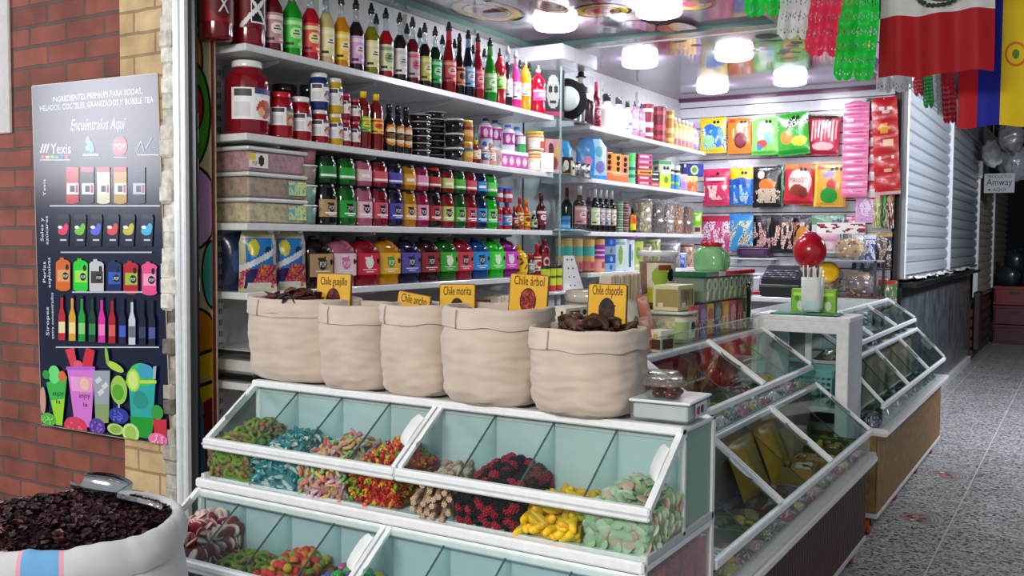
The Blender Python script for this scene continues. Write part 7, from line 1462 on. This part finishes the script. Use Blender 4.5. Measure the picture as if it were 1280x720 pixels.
bin_(-1.62, 8.25, 1.1555, .11, '6a4a3a', '3a6a9a', 'clear round bin of brown and blue sweets, middle shelf of the stand')
bin_(-1.875, 8.25, .8655, .12, 'b02a28', '3a3a4a', 'clear round bin of red sweets, lowest shelf of the stand')
bin_(-1.62, 8.25, .8655, .11, '5a6a7a', 'c8ccd0', 'clear round bin of grey-blue sweets, lowest shelf of the stand')
t = thing('bin_banner', 'white printed banner strip above the top sweet bin', 'banner', (-1.76, 8.16, 1.67)); g = MB(); put_art(g, lambda u, v, off: (u * .19, -.002 - off + .01 * u * u, .09 * v), [('d', 3, .1, 3, ['c03a3a', '2a2a3a', '8a2a4a'], .1, .9)], 'f0ece8', 30, 10); g.box(-.19, .19, .011, .014, 0, .09, 'e8e4e0'); obj('banner', g, 'paper', t)
obj('banner_rod', MB().tube([(0, .014, -.05), (0, .014, .08)], .005, 6, '8a8a8a'), 'metal', t)
# ================================================================== POSTER ON THE BRICK WALL
YP = 2.567
t = thing('poster', 'tall dark blue drinks poster on the brick wall beside the cream pier', 'poster', (-3.6, YP, .75))
def PX(px, py): p = at(px, py, 'y', YP); return (p.x + 3.6, p.z - .75)
cor = [PX(40, 108), PX(196, 92), PX(213, 557), PX(52, 530)]
g = MB(); g.poly([(x, 0, z) for x, z in cor][::-1], '0b1130', (0, .005, 0)); lay_k = [0]
g.add([(x, -.0002, z) for x, z in cor], [(0, 3, 2, 1)], '0b1130')
def clampp(x, z):
    zb = cor[3][1] + (cor[2][1] - cor[3][1]) * (x - cor[3][0]) / (cor[2][0] - cor[3][0]) + .004; z = max(z, zb)
    k = (z - cor[2][1]) / (cor[1][1] - cor[2][1]); return min(max(x, cor[3][0] + (cor[0][0] - cor[3][0]) * k + .004), cor[2][0] + (cor[1][0] - cor[2][0]) * k - .004), z
def pf(pts, col):
    pts = [clampp(x, z) for x, z in pts]
    lay_k[0] += 1; P = [(x, -.0004 - .00004 * lay_k[0], z) for x, z in pts]
    a = sum(P[i][0] * P[(i + 1) % len(P)][2] - P[(i + 1) % len(P)][0] * P[i][2] for i in range(len(P)))
    g.add(P if a > 0 else P[::-1], [tuple(range(len(P)))], col)
def el(px, py, rx, ry, col, n=24, a0=0, a1=360, rot=0.):
    c = PX(px, py); k = .0033; q = math.radians(rot); P = []
    for i in range(n + (a1 - a0 < 360)):
        a = math.radians(a0 + (a1 - a0) * i / n); x, z = rx * k * 1.58 * math.cos(a), ry * k * math.sin(a); P.append((c[0] + x * math.cos(q) - z * math.sin(q), c[1] + x * math.sin(q) + z * math.cos(q)))
    pf(P, col)
def qd(pts, col): pf([PX(*p) for p in pts], col)
def rc(x0, y0, x1, y1, col): qd([(x0, y0), (x1, y0), (x1, y1), (x0, y1)], col)
def tx(st, px0, px1, py, hpx, col='e8ecf4', shear=0., rot=False, tilt=0.):
    lay_k[0] += 1; a, b_ = PX(px0, py), PX(px1, py + tilt); vs, fs, w = glyphs(st, shear); k = .0033 * hpx; y = -.0004 - .00004 * lay_k[0] - .0003
    if rot:   # reads upwards
        a, b_ = PX(px0, py), PX(px0, px1); L = b_[1] - a[1]; g.add([(a[0] - v * k, y, a[1] + u / w * L) for u, v in vs], fs, col)
    else: g.add([(a[0] + u / w * (b_[0] - a[0]), y, a[1] + u / w * (b_[1] - a[1]) + v * k) for u, v in vs], fs, col)
tx('INGREDIENTES PREMIUM PARA SODAS,', 66, 178, 128, 7.5, tilt=-11); tx('HELADOS, COCTELES, GRANIZADOS Y BUBBLE TEA', 50, 192, 139, 7.5, tilt=-11)
tx('Encuéntralos Aquí', 88, 158, 163, 15, shear=.35, tilt=-2)
for i in range(3): qd([(50 + 3.6 * i, 191), (51.6 + 3.6 * i, 191), (55 + 3.6 * i, 180), (53.4 + 3.6 * i, 180)], 'f0f2f6')
tx('Yexis', 64, 89, 192, 14, 'f4f6fa')
for i, c in enumerate(('d83a3a', 'e8b83a', '6ab04a', '4a9ac8', '2a3a7a', 'c83a7a')): rc(51 + 6 * i, 194.5, 56 + 6 * i, 198, c)
rc(50, 199.5, 88, 200.5, 'c8ccd8')
el(110, 175, 3, 4, 'e87a9a', rot=40); el(113, 181, 4, 5, '4ac0c0', rot=-30); el(115, 187, 4, 4, '3a8ac0'); el(110, 185, 3, 4, '5ad0c8', rot=20); rc(104, 192, 124, 195, '9aa4b8'); rc(103, 197, 126, 198, '6a748c')
el(150, 183, 9, 12, 'c8283c'); tx('POP', 143, 157, 187, 8, 'ffffff'); rc(142, 196, 159, 197.5, '9aa4b8')
for a, b_ in (((170, 190), (176, 176)), ((176, 176), (180, 189)), ((182, 186), (190, 172)), ((186, 188), (194, 184))): qd([a, (a[0] + 1.2, a[1]), (b_[0] + 1.2, b_[1]), b_], 'aab4c8')
rc(172, 193, 199, 194.2, 'c8ccd8')
tx('Yexis', 58, 224, 245, 7, rot=True); tx('Sales y', 55, 272, 302, 7, rot=True); tx('azúcares', 61, 270, 306, 7, rot=True); tx('Perlas', 58, 327, 354, 7, rot=True); tx('explosivas', 64, 322, 360, 7, rot=True); tx('Siropes', 62, 384, 420, 7, rot=True); tx('extra concentrados', 68, 366, 424, 6, rot=True)
for px, c, l, lb in ((91, 'c02028', 'c83038', 'e8e8e8'), (110, '2a2c34', 'c84850', 'e8e8ec'), (130, 'd8d4b8', 'd03038', 'f0f0ec'), (151, 'b8902c', 'c03038', 'e8e4e0'), (174, '1e2640', '2a3048', 'b8b8d8')):
    rc(px - 8, 214, px + 8, 253, c); el(px, 252, 8, 3, c); rc(px - 8, 209, px + 8, 215, l); rc(px - 7, 229, px + 8, 243, lb); rc(px - 3, 232, px + 3, 240, '2a2a3a'); rc(px + 4, 231, px + 7, 241, 'a83a4a')
rc(63, 256.5, 201, 258.3, 'c8ccd8')
for px, c in ((80, 'e83a6a'), (101, '7ac83a'), (121, '5a6ae0'), (142, 'e04a4a'), (162, 'c8c03a'), (185, '3ab8e0')):
    qd([(px - 8, 271), (px + 8, 271), (px + 6, 308), (px - 6, 308)], '1c2238'); rc(px - 7, 268, px + 7, 274, '2c3248'); el(px - 1, 289, 6, 5, c); el(px + 3, 285, 3, 6, c, rot=-30); el(px - 4, 284, 3, 2, 'f0f0f0'); rc(px - 4, 299, px + 4, 301, 'd0d4e0')
rc(77, 314.5, 191, 316.3, 'b8bcc8')
for px, c, c2, y in ((80, 'd86a28', 'e8a060', 325), (102, '2ad030', 'a0e850', 326), (122, 'c8c8c8', '4a3a38', 327), (144, '16285a', '2a60c0', 328), (165, 'b82030', '9ac040', 329), (188, 'e8508a', 'f0a0c0', 330)):
    rc(px - 9, y + 3, px + 9, y + 36, c); el(px, y + 4, 9, 5, c); el(px, y + 35, 9, 4, c); rc(px - 4, y - 3, px + 1, y + 2, c); rc(px - 7, y + 12, px + 8, y + 27, c2); el(px + 3, y + 20, 4, 5, '1c1c24'); tx('POP', px, px + 6, y + 22, 4, 'ffffff'); el(px + 5, y + 9, 2, 4, '10142a')
rc(92, 364, 180, 366, 'b8bcc8')
for i, (px, c) in enumerate(((79, 'c02030'), (92, 'd8a030'), (104, '1a9a3a'), (117, '16402a'), (129, 'd8309a'), (142, 'a81828'), (155, '1a2040'), (167, 'c8ccd4'), (180, '14182c'), (192, '1c2034'))):
    y = 372 + i * .8; rc(px - 1.6, y, px + 1.6, y + 14, c); qd([(px - 1.6, y + 12), (px + 1.6, y + 12), (px + 4.2, y + 22), (px - 4.2, y + 22)], c); rc(px - 4.2, y + 21, px + 4.2, y + 53, c); rc(px - 4, y + 30, px + 4, y + 44, ['e8e0a0', 'f0d890', '8ad07a', '3a8a4a', 'f080c0', 'd85a5a', '4a5ac0', '6a6e78', '3a3e5a', '4a5a9a'][i]); rc(px - 1.5, y - 4, px + 1.5, y, '1c1c24')
rc(72, 433, 201, 434.6, 'c8ccd8')
# iced drinks along the poster's foot
qd([(60, 478), (86, 470), (80, 532), (72, 530)], '3ab84a'); qd([(66, 500), (83, 498), (80, 532), (72, 530)], '9ad82a'); el(70, 468, 8, 12, '6ae07a'); el(60, 468, 5, 6, '2a9a3a'); el(80, 470, 5, 7, 'd86a3a'); tx('enjoy', 68, 82, 494, 7, '16301c'); tx('la', 72, 78, 504, 6, '16301c'); el(56, 500, 4, 18, 'c89a88')
qd([(86, 458), (121, 462), (116, 534), (96, 532)], 'd878d0'); qd([(90, 470), (118, 472), (117, 490), (92, 488)], 'e8a0d8'); el(108, 480, 8, 10, 'e8a0a8'); el(108, 480, 6, 8, 'f0c0b0'); qd([(84, 437), (95, 434), (99, 458), (92, 462)], 'd83a4a'); qd([(110, 434), (121, 438), (117, 462), (104, 460)], 'd02a3c'); el(100, 456, 6, 6, 'e05a6a'); rc(85, 458, 121, 462, 'b060d8'); tx('enjoy', 101, 115, 497, 7, '3a1638'); tx('la', 106, 112, 508, 6, '3a1638')
qd([(119, 463), (140, 463), (138, 528), (122, 530)], '9aa4ac'); qd([(121, 505), (139, 505), (138, 528), (122, 530)], '8aa06a'); 
for x, y in ((125, 475), (133, 482), (128, 490)): qd([(x - 4, y), (x + 2, y - 5), (x + 5, y), (x - 1, y + 5)], 'd0d6da')
el(151, 487, 10, 18, '9ac850'); el(150, 490, 7, 10, '5aa82a'); rc(150, 504, 152, 524, 'c8d0d0'); el(146, 458, 11, 5, 'b0d84a', rot=-15); el(136, 445, 2, 12, '8ac040', rot=10)
qd([(163, 474), (197, 476), (192, 548), (168, 545)], '2aa8a0'); el(180, 468, 15, 14, '3ac06a'); el(184, 464, 10, 9, '3aa0b8'); qd([(165, 520), (195, 522), (192, 548), (168, 545)], '1a9a2a'); rc(160, 475, 198, 479, 'c8d83a'); el(169, 475, 8, 14, 'a0d83a'); el(169, 475, 6, 11, 'd0e87a'); qd([(194, 458), (198, 457), (197, 474), (194, 474)], 'a8b0b8'); el(178, 500, 9, 11, '2a9080')
el(63, 524, 10, 9, '58b848'); el(97, 533, 15, 13, 'd83a5a'); el(124, 533, 10, 11, '5a3a9a'); el(151, 519, 12, 10, '2a3a9a'); el(147, 536, 10, 7, 'b8d87a'); el(147, 536, 7, 5, '8ab84a'); el(166, 541, 10, 12, 'c8e08a'); el(166, 541, 7, 9, 'a0c85a'); qd([(194, 524), (212, 524), (211, 552), (196, 548)], 'c82a3a'); el(199, 515, 7, 9, '3a9a3a'); el(200, 549, 11, 8, 'e878a8')
rr = random.Random(8)
for cx, cy, r_, c in ((97, 533, 13, 'f0708a'), (124, 533, 9, '8a6ad0'), (151, 519, 10, '5a6ad0'), (63, 524, 8, '8ae070'), (200, 549, 9, 'f8a8c8')):
    for i in range(16): a, q = rr.uniform(0, 6.28), math.sqrt(rr.random()) * r_ * .85; el(cx + q * math.cos(a), cy + q * .85 * math.sin(a), 1.3, 1.3, c, 8)
obj('print', g, 'poster', t)
g = MB()
for a, b_ in ((cor[0], cor[1]), (cor[1], cor[2]), (cor[2], cor[3]), (cor[3], cor[0])): g.bar((a[0], .002, a[1]), (b_[0], .002, b_[1]), .007, .004, 'b8a88c', (0, 1, 0))
obj('board_edge', g, 'board', t)

# ================================================================== SACK OF DRIED HIBISCUS, WITH SCOOP
HX, HY, HR, HZ = -2.245, 1.53, .30, .862
t = thing('hibiscus_sack', 'big white woven sack with a blue stripe, full of dark dried hibiscus', 'sack', (HX, HY, 0))
def hs(u, v):
    a = 2 * PI * u; d = Vector((math.cos(a), math.sin(a), 0)); z = v * (HZ - .02)
    k = .92 + .10 * math.sin(PI * min(1., v * 1.02)) ** .7 + .03 * noise.noise(d * 1.8 + Vector((2, 0, v * 2))) + .012 * noise.noise(d * 5 + Vector((0, 3, v * 7)))
    if v < .08: k *= .85 + .15 * math.sqrt(v / .08)
    return (HR * k * d.x, HR * k * d.y, z)
A_ST = (math.degrees(math.atan2(-1.53 + .0, 2.245)) % 360)
def st_u(px):      # angle on the rim seen at a pixel
    best = min((abs((lambda p: 640 + FPX * (p - Vector((0, 0, CAMH))).dot(CR) / (p - Vector((0, 0, CAMH))).dot(CF))(Vector((HX + HR * math.cos(2 * PI * u), HY + HR * math.sin(2 * PI * u), HZ))) - px), u) for u in [k / 720 for k in range(720)] if math.sin(2 * PI * u - .0) * HY + math.cos(2 * PI * u) * HX < 0)
    return best[1]
su = st_u(50) 
def scol(u, v):
    du = (u - su + .5) % 1 - .5; w = abs(du) * 2 * PI * HR
    return '6fa8d8' if w < .042 else ('e0a0b4' if w < .052 else 'c9cace')
g = MB(); g.grid(hs, 180, 30, scol, wrap=True); g.lathe([(.02, 0), (HR * .8, .001)], 40, 'e2e2e4', cap=False); obj('body', g, 'cloth', t)
def rim(u, v):
    a = 2 * PI * u; d = Vector((math.cos(a), math.sin(a), 0)); b_ = hs(u, 1.); wav = .010 * noise.noise(d * 2.4 + Vector((0, 0, 4))) + .004 * noise.noise(d * 9)
    q = -PI * .75 + 1.75 * PI * v; r = .026
    R_ = math.hypot(b_[0], b_[1]) + .006 + r * .55 * math.cos(q + PI * .1 + PI * .5 + PI) * 1.; z = HZ - .036 + r * 1.7 * math.sin(q + PI * .25)
    return (d.x * R_, d.y * R_, z + wav)
def rim(u, v):
    a = 2 * PI * u; d = Vector((math.cos(a), math.sin(a), 0)); b_ = hs(u, 1.); R0 = math.hypot(b_[0], b_[1]); wav = .010 * noise.noise(d * 2.4 + Vector((0, 0, 4))) + .004 * noise.noise(d * 9)
    if v < .55: s_ = v / .55; return (d.x * (R0 + .014 + .008 * math.sin(PI * s_)), d.y * (R0 + .014 + .008 * math.sin(PI * s_)), HZ - .075 + .075 * s_ + wav)
    if v < .8: s_ = (v - .55) / .25; return (d.x * (R0 + .014 - .034 * s_), d.y * (R0 + .014 - .034 * s_), HZ + .014 * math.sin(PI * s_) + wav)
    s_ = (v - .8) / .2; return (d.x * (R0 - .02), d.y * (R0 - .02), HZ - .07 * s_ + wav)
g = MB(); g.grid(rim, 180, 16, scol, wrap=True); obj('rolled_rim', g, 'cloth', t)
g = MB(); rr = random.Random(11)
def hz(x, y): q = math.hypot(x, y) / HR; return HZ - .03 + .085 * max(0, 1 - q * q) - .02 * max(0, q - .75) * 4 + .02 * noise.noise((x * 6, y * 6, 1))
g.grid(lambda u, v: (HR * .95 * v * math.cos(2 * PI * u), HR * .95 * v * math.sin(2 * PI * u), hz(HR * .95 * v * math.cos(2 * PI * u), HR * .95 * v * math.sin(2 * PI * u)) - .012), 48, 14, lambda u, v: '1c0e10', wrap=True)
for i in range(3600):
    a, q = rr.uniform(0, 6.28), math.sqrt(rr.random()) * .91; x, y = HR * q * math.cos(a), HR * q * math.sin(a); z = hz(x, y) + rr.uniform(-.008, .010)
    s_ = rr.uniform(.006, .013); Rm = Matrix.Rotation(rr.uniform(0, 6.28), 3, 'Z') @ Matrix.Rotation(rr.uniform(-1.2, 1.2), 3, 'X'); c = rr.choice(['221014', '2c1418', '381a20', '1a0c10', '44222a', '2a1216', '3a1c1c'] + (['6a4048', '84585c'] if rr.random() < .16 else []))
    P = [(-1, -.5, .2), (0, -.8, -.25), (1, -.4, .3), (1.1, .4, .1), (.1, .7, -.3), (-.9, .5, .35)]
    g.add([Vector((x, y, z)) + Rm @ (Vector(p) * s_) for p in P], [(0, 1, 4, 5), (1, 2, 3, 4)], c)
o = obj('dried_hibiscus', g, surf('hibiscus_petals', .55, spec=.4, var=.3, scale=80.), None, loc=(HX, HY, 0)); o['kind'] = 'stuff'; tag(o, 'dark dried hibiscus flowers heaped in the big white sack', 'dried flowers')
pa = at(198, 634, 'z', .895); pb = at(112, 615, 'z', .925)
ax = (pb - pa); L = ax.length; yaw = math.atan2(ax.y, ax.x)
t = thing('metal_scoop', 'shiny metal scoop lying on the hibiscus heap', 'scoop', (pa.x, pa.y, pa.z), yaw); t.rotation_euler = (-.15, -math.asin(max(-.5, min(.5, ax.z / L))), yaw)
g = MB(); g.tube([(0, 0, 0), (.02, 0, .002), (.10, 0, .004)], [.0095, .0105, .0095], 14, 'dcdcdc'); g.sphere((0, 0, 0), .0098, 12, 8, 'dcdcdc'); obj('handle', g, 'chrome', t)
def sb(u, v):
    s_ = math.sin(PI * min(1, .25 + v * .55)); w = .052 * s_; a = PI * (u - .5) * 1.15
    return (.10 + .135 * v, w * math.sin(a) * (1.), .028 - .042 * math.cos(a) * s_)
g = MB(); g.grid(sb, 20, 14, 'd4d4d4'); g.grid(lambda u, v: tuple(Vector(sb(1 - u, v)) + Vector((0, 0, .0018))), 20, 14, 'd4d4d4'); g.poly([sb(u / 12, 0) for u in range(13)], 'd4d4d4', (-.003, 0, 0)); obj('bowl', g, 'chrome', t)

# ================================================================== FLAGS AND CUT-PAPER BANNERS
def cloth_fn(w, h, seed, amp=.018, fold=3.):
    def f(u, v): return ((u - .5) * w * (1 + .02 * math.sin(v * 5 + seed)), amp * (math.sin(u * fold * 6.28 + seed + v * 1.2) * (1.1 - .5 * v) + .6 * noise.noise((u * 2, v * 2, seed))), h * v + .006 * math.sin(u * 9 + seed) * (1 - v))
    return f
y_ = 4.0
a, b_ = at(1098, 97, 'y', y_), at(1240, 97, 'y', y_); w = b_.x - a.x; zb_ = at(1098, 98, 'y', y_).z; h = w * 1.72
t = thing('flag', 'green white and red flag hung upright, its red band lowest', 'flag', ((a.x + b_.x) / 2, y_, zb_))
f = cloth_fn(w, h, 1.)
def mc(u, v):
    return 'aa141c' if v < .34 else ('d4d2d0' if v < .67 else '1a6a3a')
g = MB(); g.grid(f, 48, 60, mc); obj('cloth', g, 'fabric', t)
g = MB()
def fl(x, z): p = f(x, z); return (p[0], p[1] - .0025, p[2])
def disc(cu, cv, ru, rv, c, n=20):
    N_ = len(g.v); lift = .0004 * (len(g.f) % 60)
    g.add([(lambda q: (q[0], q[1] - lift, q[2]))(fl(cu, cv))] + [(lambda q: (q[0], q[1] - lift, q[2]))(fl(cu + ru * math.cos(2 * PI * i / n), cv + rv * math.sin(2 * PI * i / n))) for i in range(n)], [(0, 1 + (i + 1) % n, 1 + i) for i in range(n)], c)
disc(.56, .475, .17, .085, '5a4a34'); disc(.52, .51, .10, .06, '6a5030'); disc(.62, .50, .09, .07, '3a3022'); disc(.55, .45, .10, .03, '4a7a6a')
for i in range(16):
    q = math.radians(190 + 165 * i / 15); disc(.54 + .235 * math.cos(q), .495 + .125 * math.sin(q), .028, .013, ['1e3a22', '24462a'][i % 2], 8)
obj('emblem', g, 'fabric', t)
obj('top_rod', MB().tube([(-w / 2 - .02, 0, h + .006), (w / 2 + .02, 0, h + .006)], .006, 8, '8a6a3a'), 'wood', t)
for q_ in (-1, 1): obj('cord', MB().tube([(q_ * w * .45, 0, h), (q_ * w * .45, 0, 3.302 - zb_)], .003, 6, '6a6a6a'), 'plastic', t)
y_ = 4.3
a, b_ = at(1196, 155, 'y', y_), at(1305, 158, 'y', y_); w = b_.x - a.x; zb_ = at(1240, 158, 'y', y_).z; h = .62
t = thing('flag', 'red blue and yellow flag hung with upright bands behind the first flag', 'flag', ((a.x + b_.x) / 2, y_, zb_))
f = cloth_fn(w, h, 4., .010, 2.)
g = MB(); g.grid(f, 48, 40, lambda u, v: 'c01a22' if u < .235 else ('17229a' if u < .49 else 'e8c818')); obj('cloth', g, 'fabric', t)
g = MB()
for i in range(40):
    q0, q1 = 2 * PI * i / 40, 2 * PI * (i + 1) / 40
    g.add([(lambda p: (p[0], p[1] - .003, p[2]))(f(.66 + r_ * 1.0 * math.cos(q), .45 + r_ * .62 * math.sin(q))) for r_, q in ((.10, q0), (.10, q1), (.125, q1), (.125, q0))], [(0, 1, 2, 3)], 'd87a2a')
disc_c = (.66, .45)
g.add([(lambda p: (p[0], p[1] - .003, p[2]))(f(.66 + .04 * math.cos(2 * PI * i / 16), .45 + .03 * math.sin(2 * PI * i / 16))) for i in range(16)], [tuple(range(16))[::-1]], '6a8a4a'); obj('emblem', g, 'fabric', t)
obj('top_rod', MB().tube([(-w / 2 - .02, 0, h + .006), (w / 2 + .02, 0, h + .006)], .006, 8, '8a6a3a'), 'wood', t)
for q_ in (-1, 1): obj('cord', MB().tube([(q_ * w * .45, 0, h), (q_ * w * .45, 0, 3.302 - zb_)], .003, 6, '6a6a6a'), 'plastic', t)

def picado(loc, w, h, c, label, rz=0., seed=0, tilt=0.):
    t = thing('paper_banner', shelf_label(label), 'banner', loc, rz, 'cut-paper banners'); t.rotation_euler = (0, tilt, rz)
    nu, nv = 46, int(46 * h / w); g = MB(); n = nu + 1
    vs = [((i / nu - .5) * w * (.82 + .18 * min(1, (1 - j / nv) * 3)), .012 * math.sin(i * .3 + seed) * (1 - .5 * j / nv) + .006 * math.sin(j * .25), -h + h * j / nv) for j in range(nv + 1) for i in range(n)]
    fs = []
    for j in range(nv):
        for i in range(nu):
            u, v = (i + .5) / nu, (j + .5) / nv
            sc_ = .045 + .055 * abs(math.sin(u * PI * 4)) * (1 - abs(u - .5)); edge = v < .10 - sc_ + .02 * math.cos(u * 12.6)
            gx, gy = (i % 15) - 7, (j % 17) - 8
            hole = (abs(gx) + abs(gy) * .55 < 1.3) or (abs(abs(gx) - 3 - abs(gy) * .3) < .6 and 1.5 < abs(gy) < 3.6) or (abs(gx) < .6 and 3 < abs(gy) < 5.6) or (abs(gx) == 6 and abs(gy) < 1.2)
            if edge or (hole and .05 < u < .95 and .08 < v < .95): continue
            fs.append((j * n + i, j * n + i + 1, (j + 1) * n + i + 1, (j + 1) * n + i))
    used = sorted({k for f_ in fs for k in f_}); mp_ = {k: q for q, k in enumerate(used)}
    g.add([vs[k] for k in used], [tuple(mp_[k] for k in f_) for f_ in fs], c); obj('paper', g, 'tissue', t)
    obj('hem', MB().bar((-w * .41, 0, 0), (w * .41, 0, 0), .004, .012, c, (0, 1, 0)), 'tissue', t); return t
TOPS = []
def pic_at(px0, px1, pyb, y, h, c, label, rz=0., tilt=0.):
    a, b_ = at(px0, pyb, 'y', y), at(px1, pyb, 'y', y); picado(((a.x + b_.x) / 2, y, a.z + h), b_.x - a.x, h, c, label, rz, px0, tilt); TOPS.append(Vector(((a.x + b_.x) / 2, y, a.z + h)))
pic_at(936, 990, 24, 4.0, .34, '1fd84a', 'bright green cut-paper banner, mostly cut off at the top edge', 0, .06)
pic_at(980, 1034, 52, 3.96, .34, 'dfe2e0', 'white cut-paper banner between the green and pink ones', 0, .10)
pic_at(1016, 1070, 73, 3.92, .34, 'f0385a', 'pink cut-paper banner between the white and the big green one', 0, .10)
pic_at(1050, 1100, 104, 3.88, .34, '18d040', 'bright green cut-paper banner hanging lowest beside the flag', .15, .08)
pic_at(1097, 1142, 117, 5.3, .2, 'dcdee2', 'white lacy cut-paper banner below the flag, left end', 0, .05)
for px0, px1, py, c, ds in ((1136, 1149, 122, 'd8303c', 'narrow red cut-paper strip below the flag'), (1148, 1161, 137, '1fae3c', 'narrow green cut-paper strip below the flag'), (1164, 1173, 146, 'b4b6bc', 'narrow grey-white cut-paper strip below the flag'), (1172, 1190, 156, 'b82434', 'narrow dark red cut-paper strip beside the striped flag')):
    pic_at(px0, px1, py, 5.8, .36, c, ds, 0, -.08)
for P_, lb_ in (([Vector((-1.6, 4.05, ZC + .02))] + TOPS[:4] + [Vector((1.6, 3.8, 2.75))], 'thin string carrying the big cut-paper banners over the counter'), ([Vector((-1.44, 5.2, 2.95))] + TOPS[4:] + [Vector((1.6, 5.9, 2.75))], 'thin string carrying the small cut-paper banners behind the flags')):
    o = obj('bunting_string', MB().tube(P_, .003, 6, '5a5a4a'), 'plastic'); tag(o, lb_, 'string')

# ================================================================== WORN FLOOR STICKERS
for (px, py), lb, s_ in (((1150, 648), 'worn round floor sticker nearer to the dark counter', 1.), ((1184, 594), 'worn round floor sticker farther along, beside the tan counter', 1.1)):
    p = at(px, py, 'z', 0); t = thing('floor_sticker', lb, 'sticker', (p.x, p.y, .0005), .2, 'worn floor stickers'); rr = random.Random(px); g = MB()
    def dd(cx, cy, rx, ry, c, k, n=26): g.poly([(cx + rx * math.cos(2 * PI * i / n), cy + ry * math.sin(2 * PI * i / n), .0004 + .0001 * k) for i in range(n)], c)
    dd(0, 0, .135 * s_, .135 * s_, '8f8f8c', 0); dd(0, 0, .125 * s_, .125 * s_, 'b4b2ae', 1); dd(0, 0, .117 * s_, .117 * s_, '8a8884', 2)
    for i in range(60): dd(rr.gauss(-.035, .045), rr.gauss(0, .05), rr.uniform(.006, .024), rr.uniform(.005, .018), rr.choice(['9a4a48', 'a85a54', 'c08a80', '4a4044', '8a827c', 'd0ccc6', '5a3236', 'b8847c']), 3 + i * .05, 9)
    for k in range(3):
        g.grid(lambda u, v: (.055 + k * .022 + .01 * math.cos(u * 3 - 1.5), (u - .5) * .12, .0012), 8, 1, 'b8b6b2')
        g.v[-18:] = [(.052 + k * .02 + .006 * j + .012 * math.cos((i / 8 - .5) * 2.6), (i / 8 - .5) * .12, .0011) for j in range(2) for i in range(9)]
    obj('sticker', g, 'board', t)
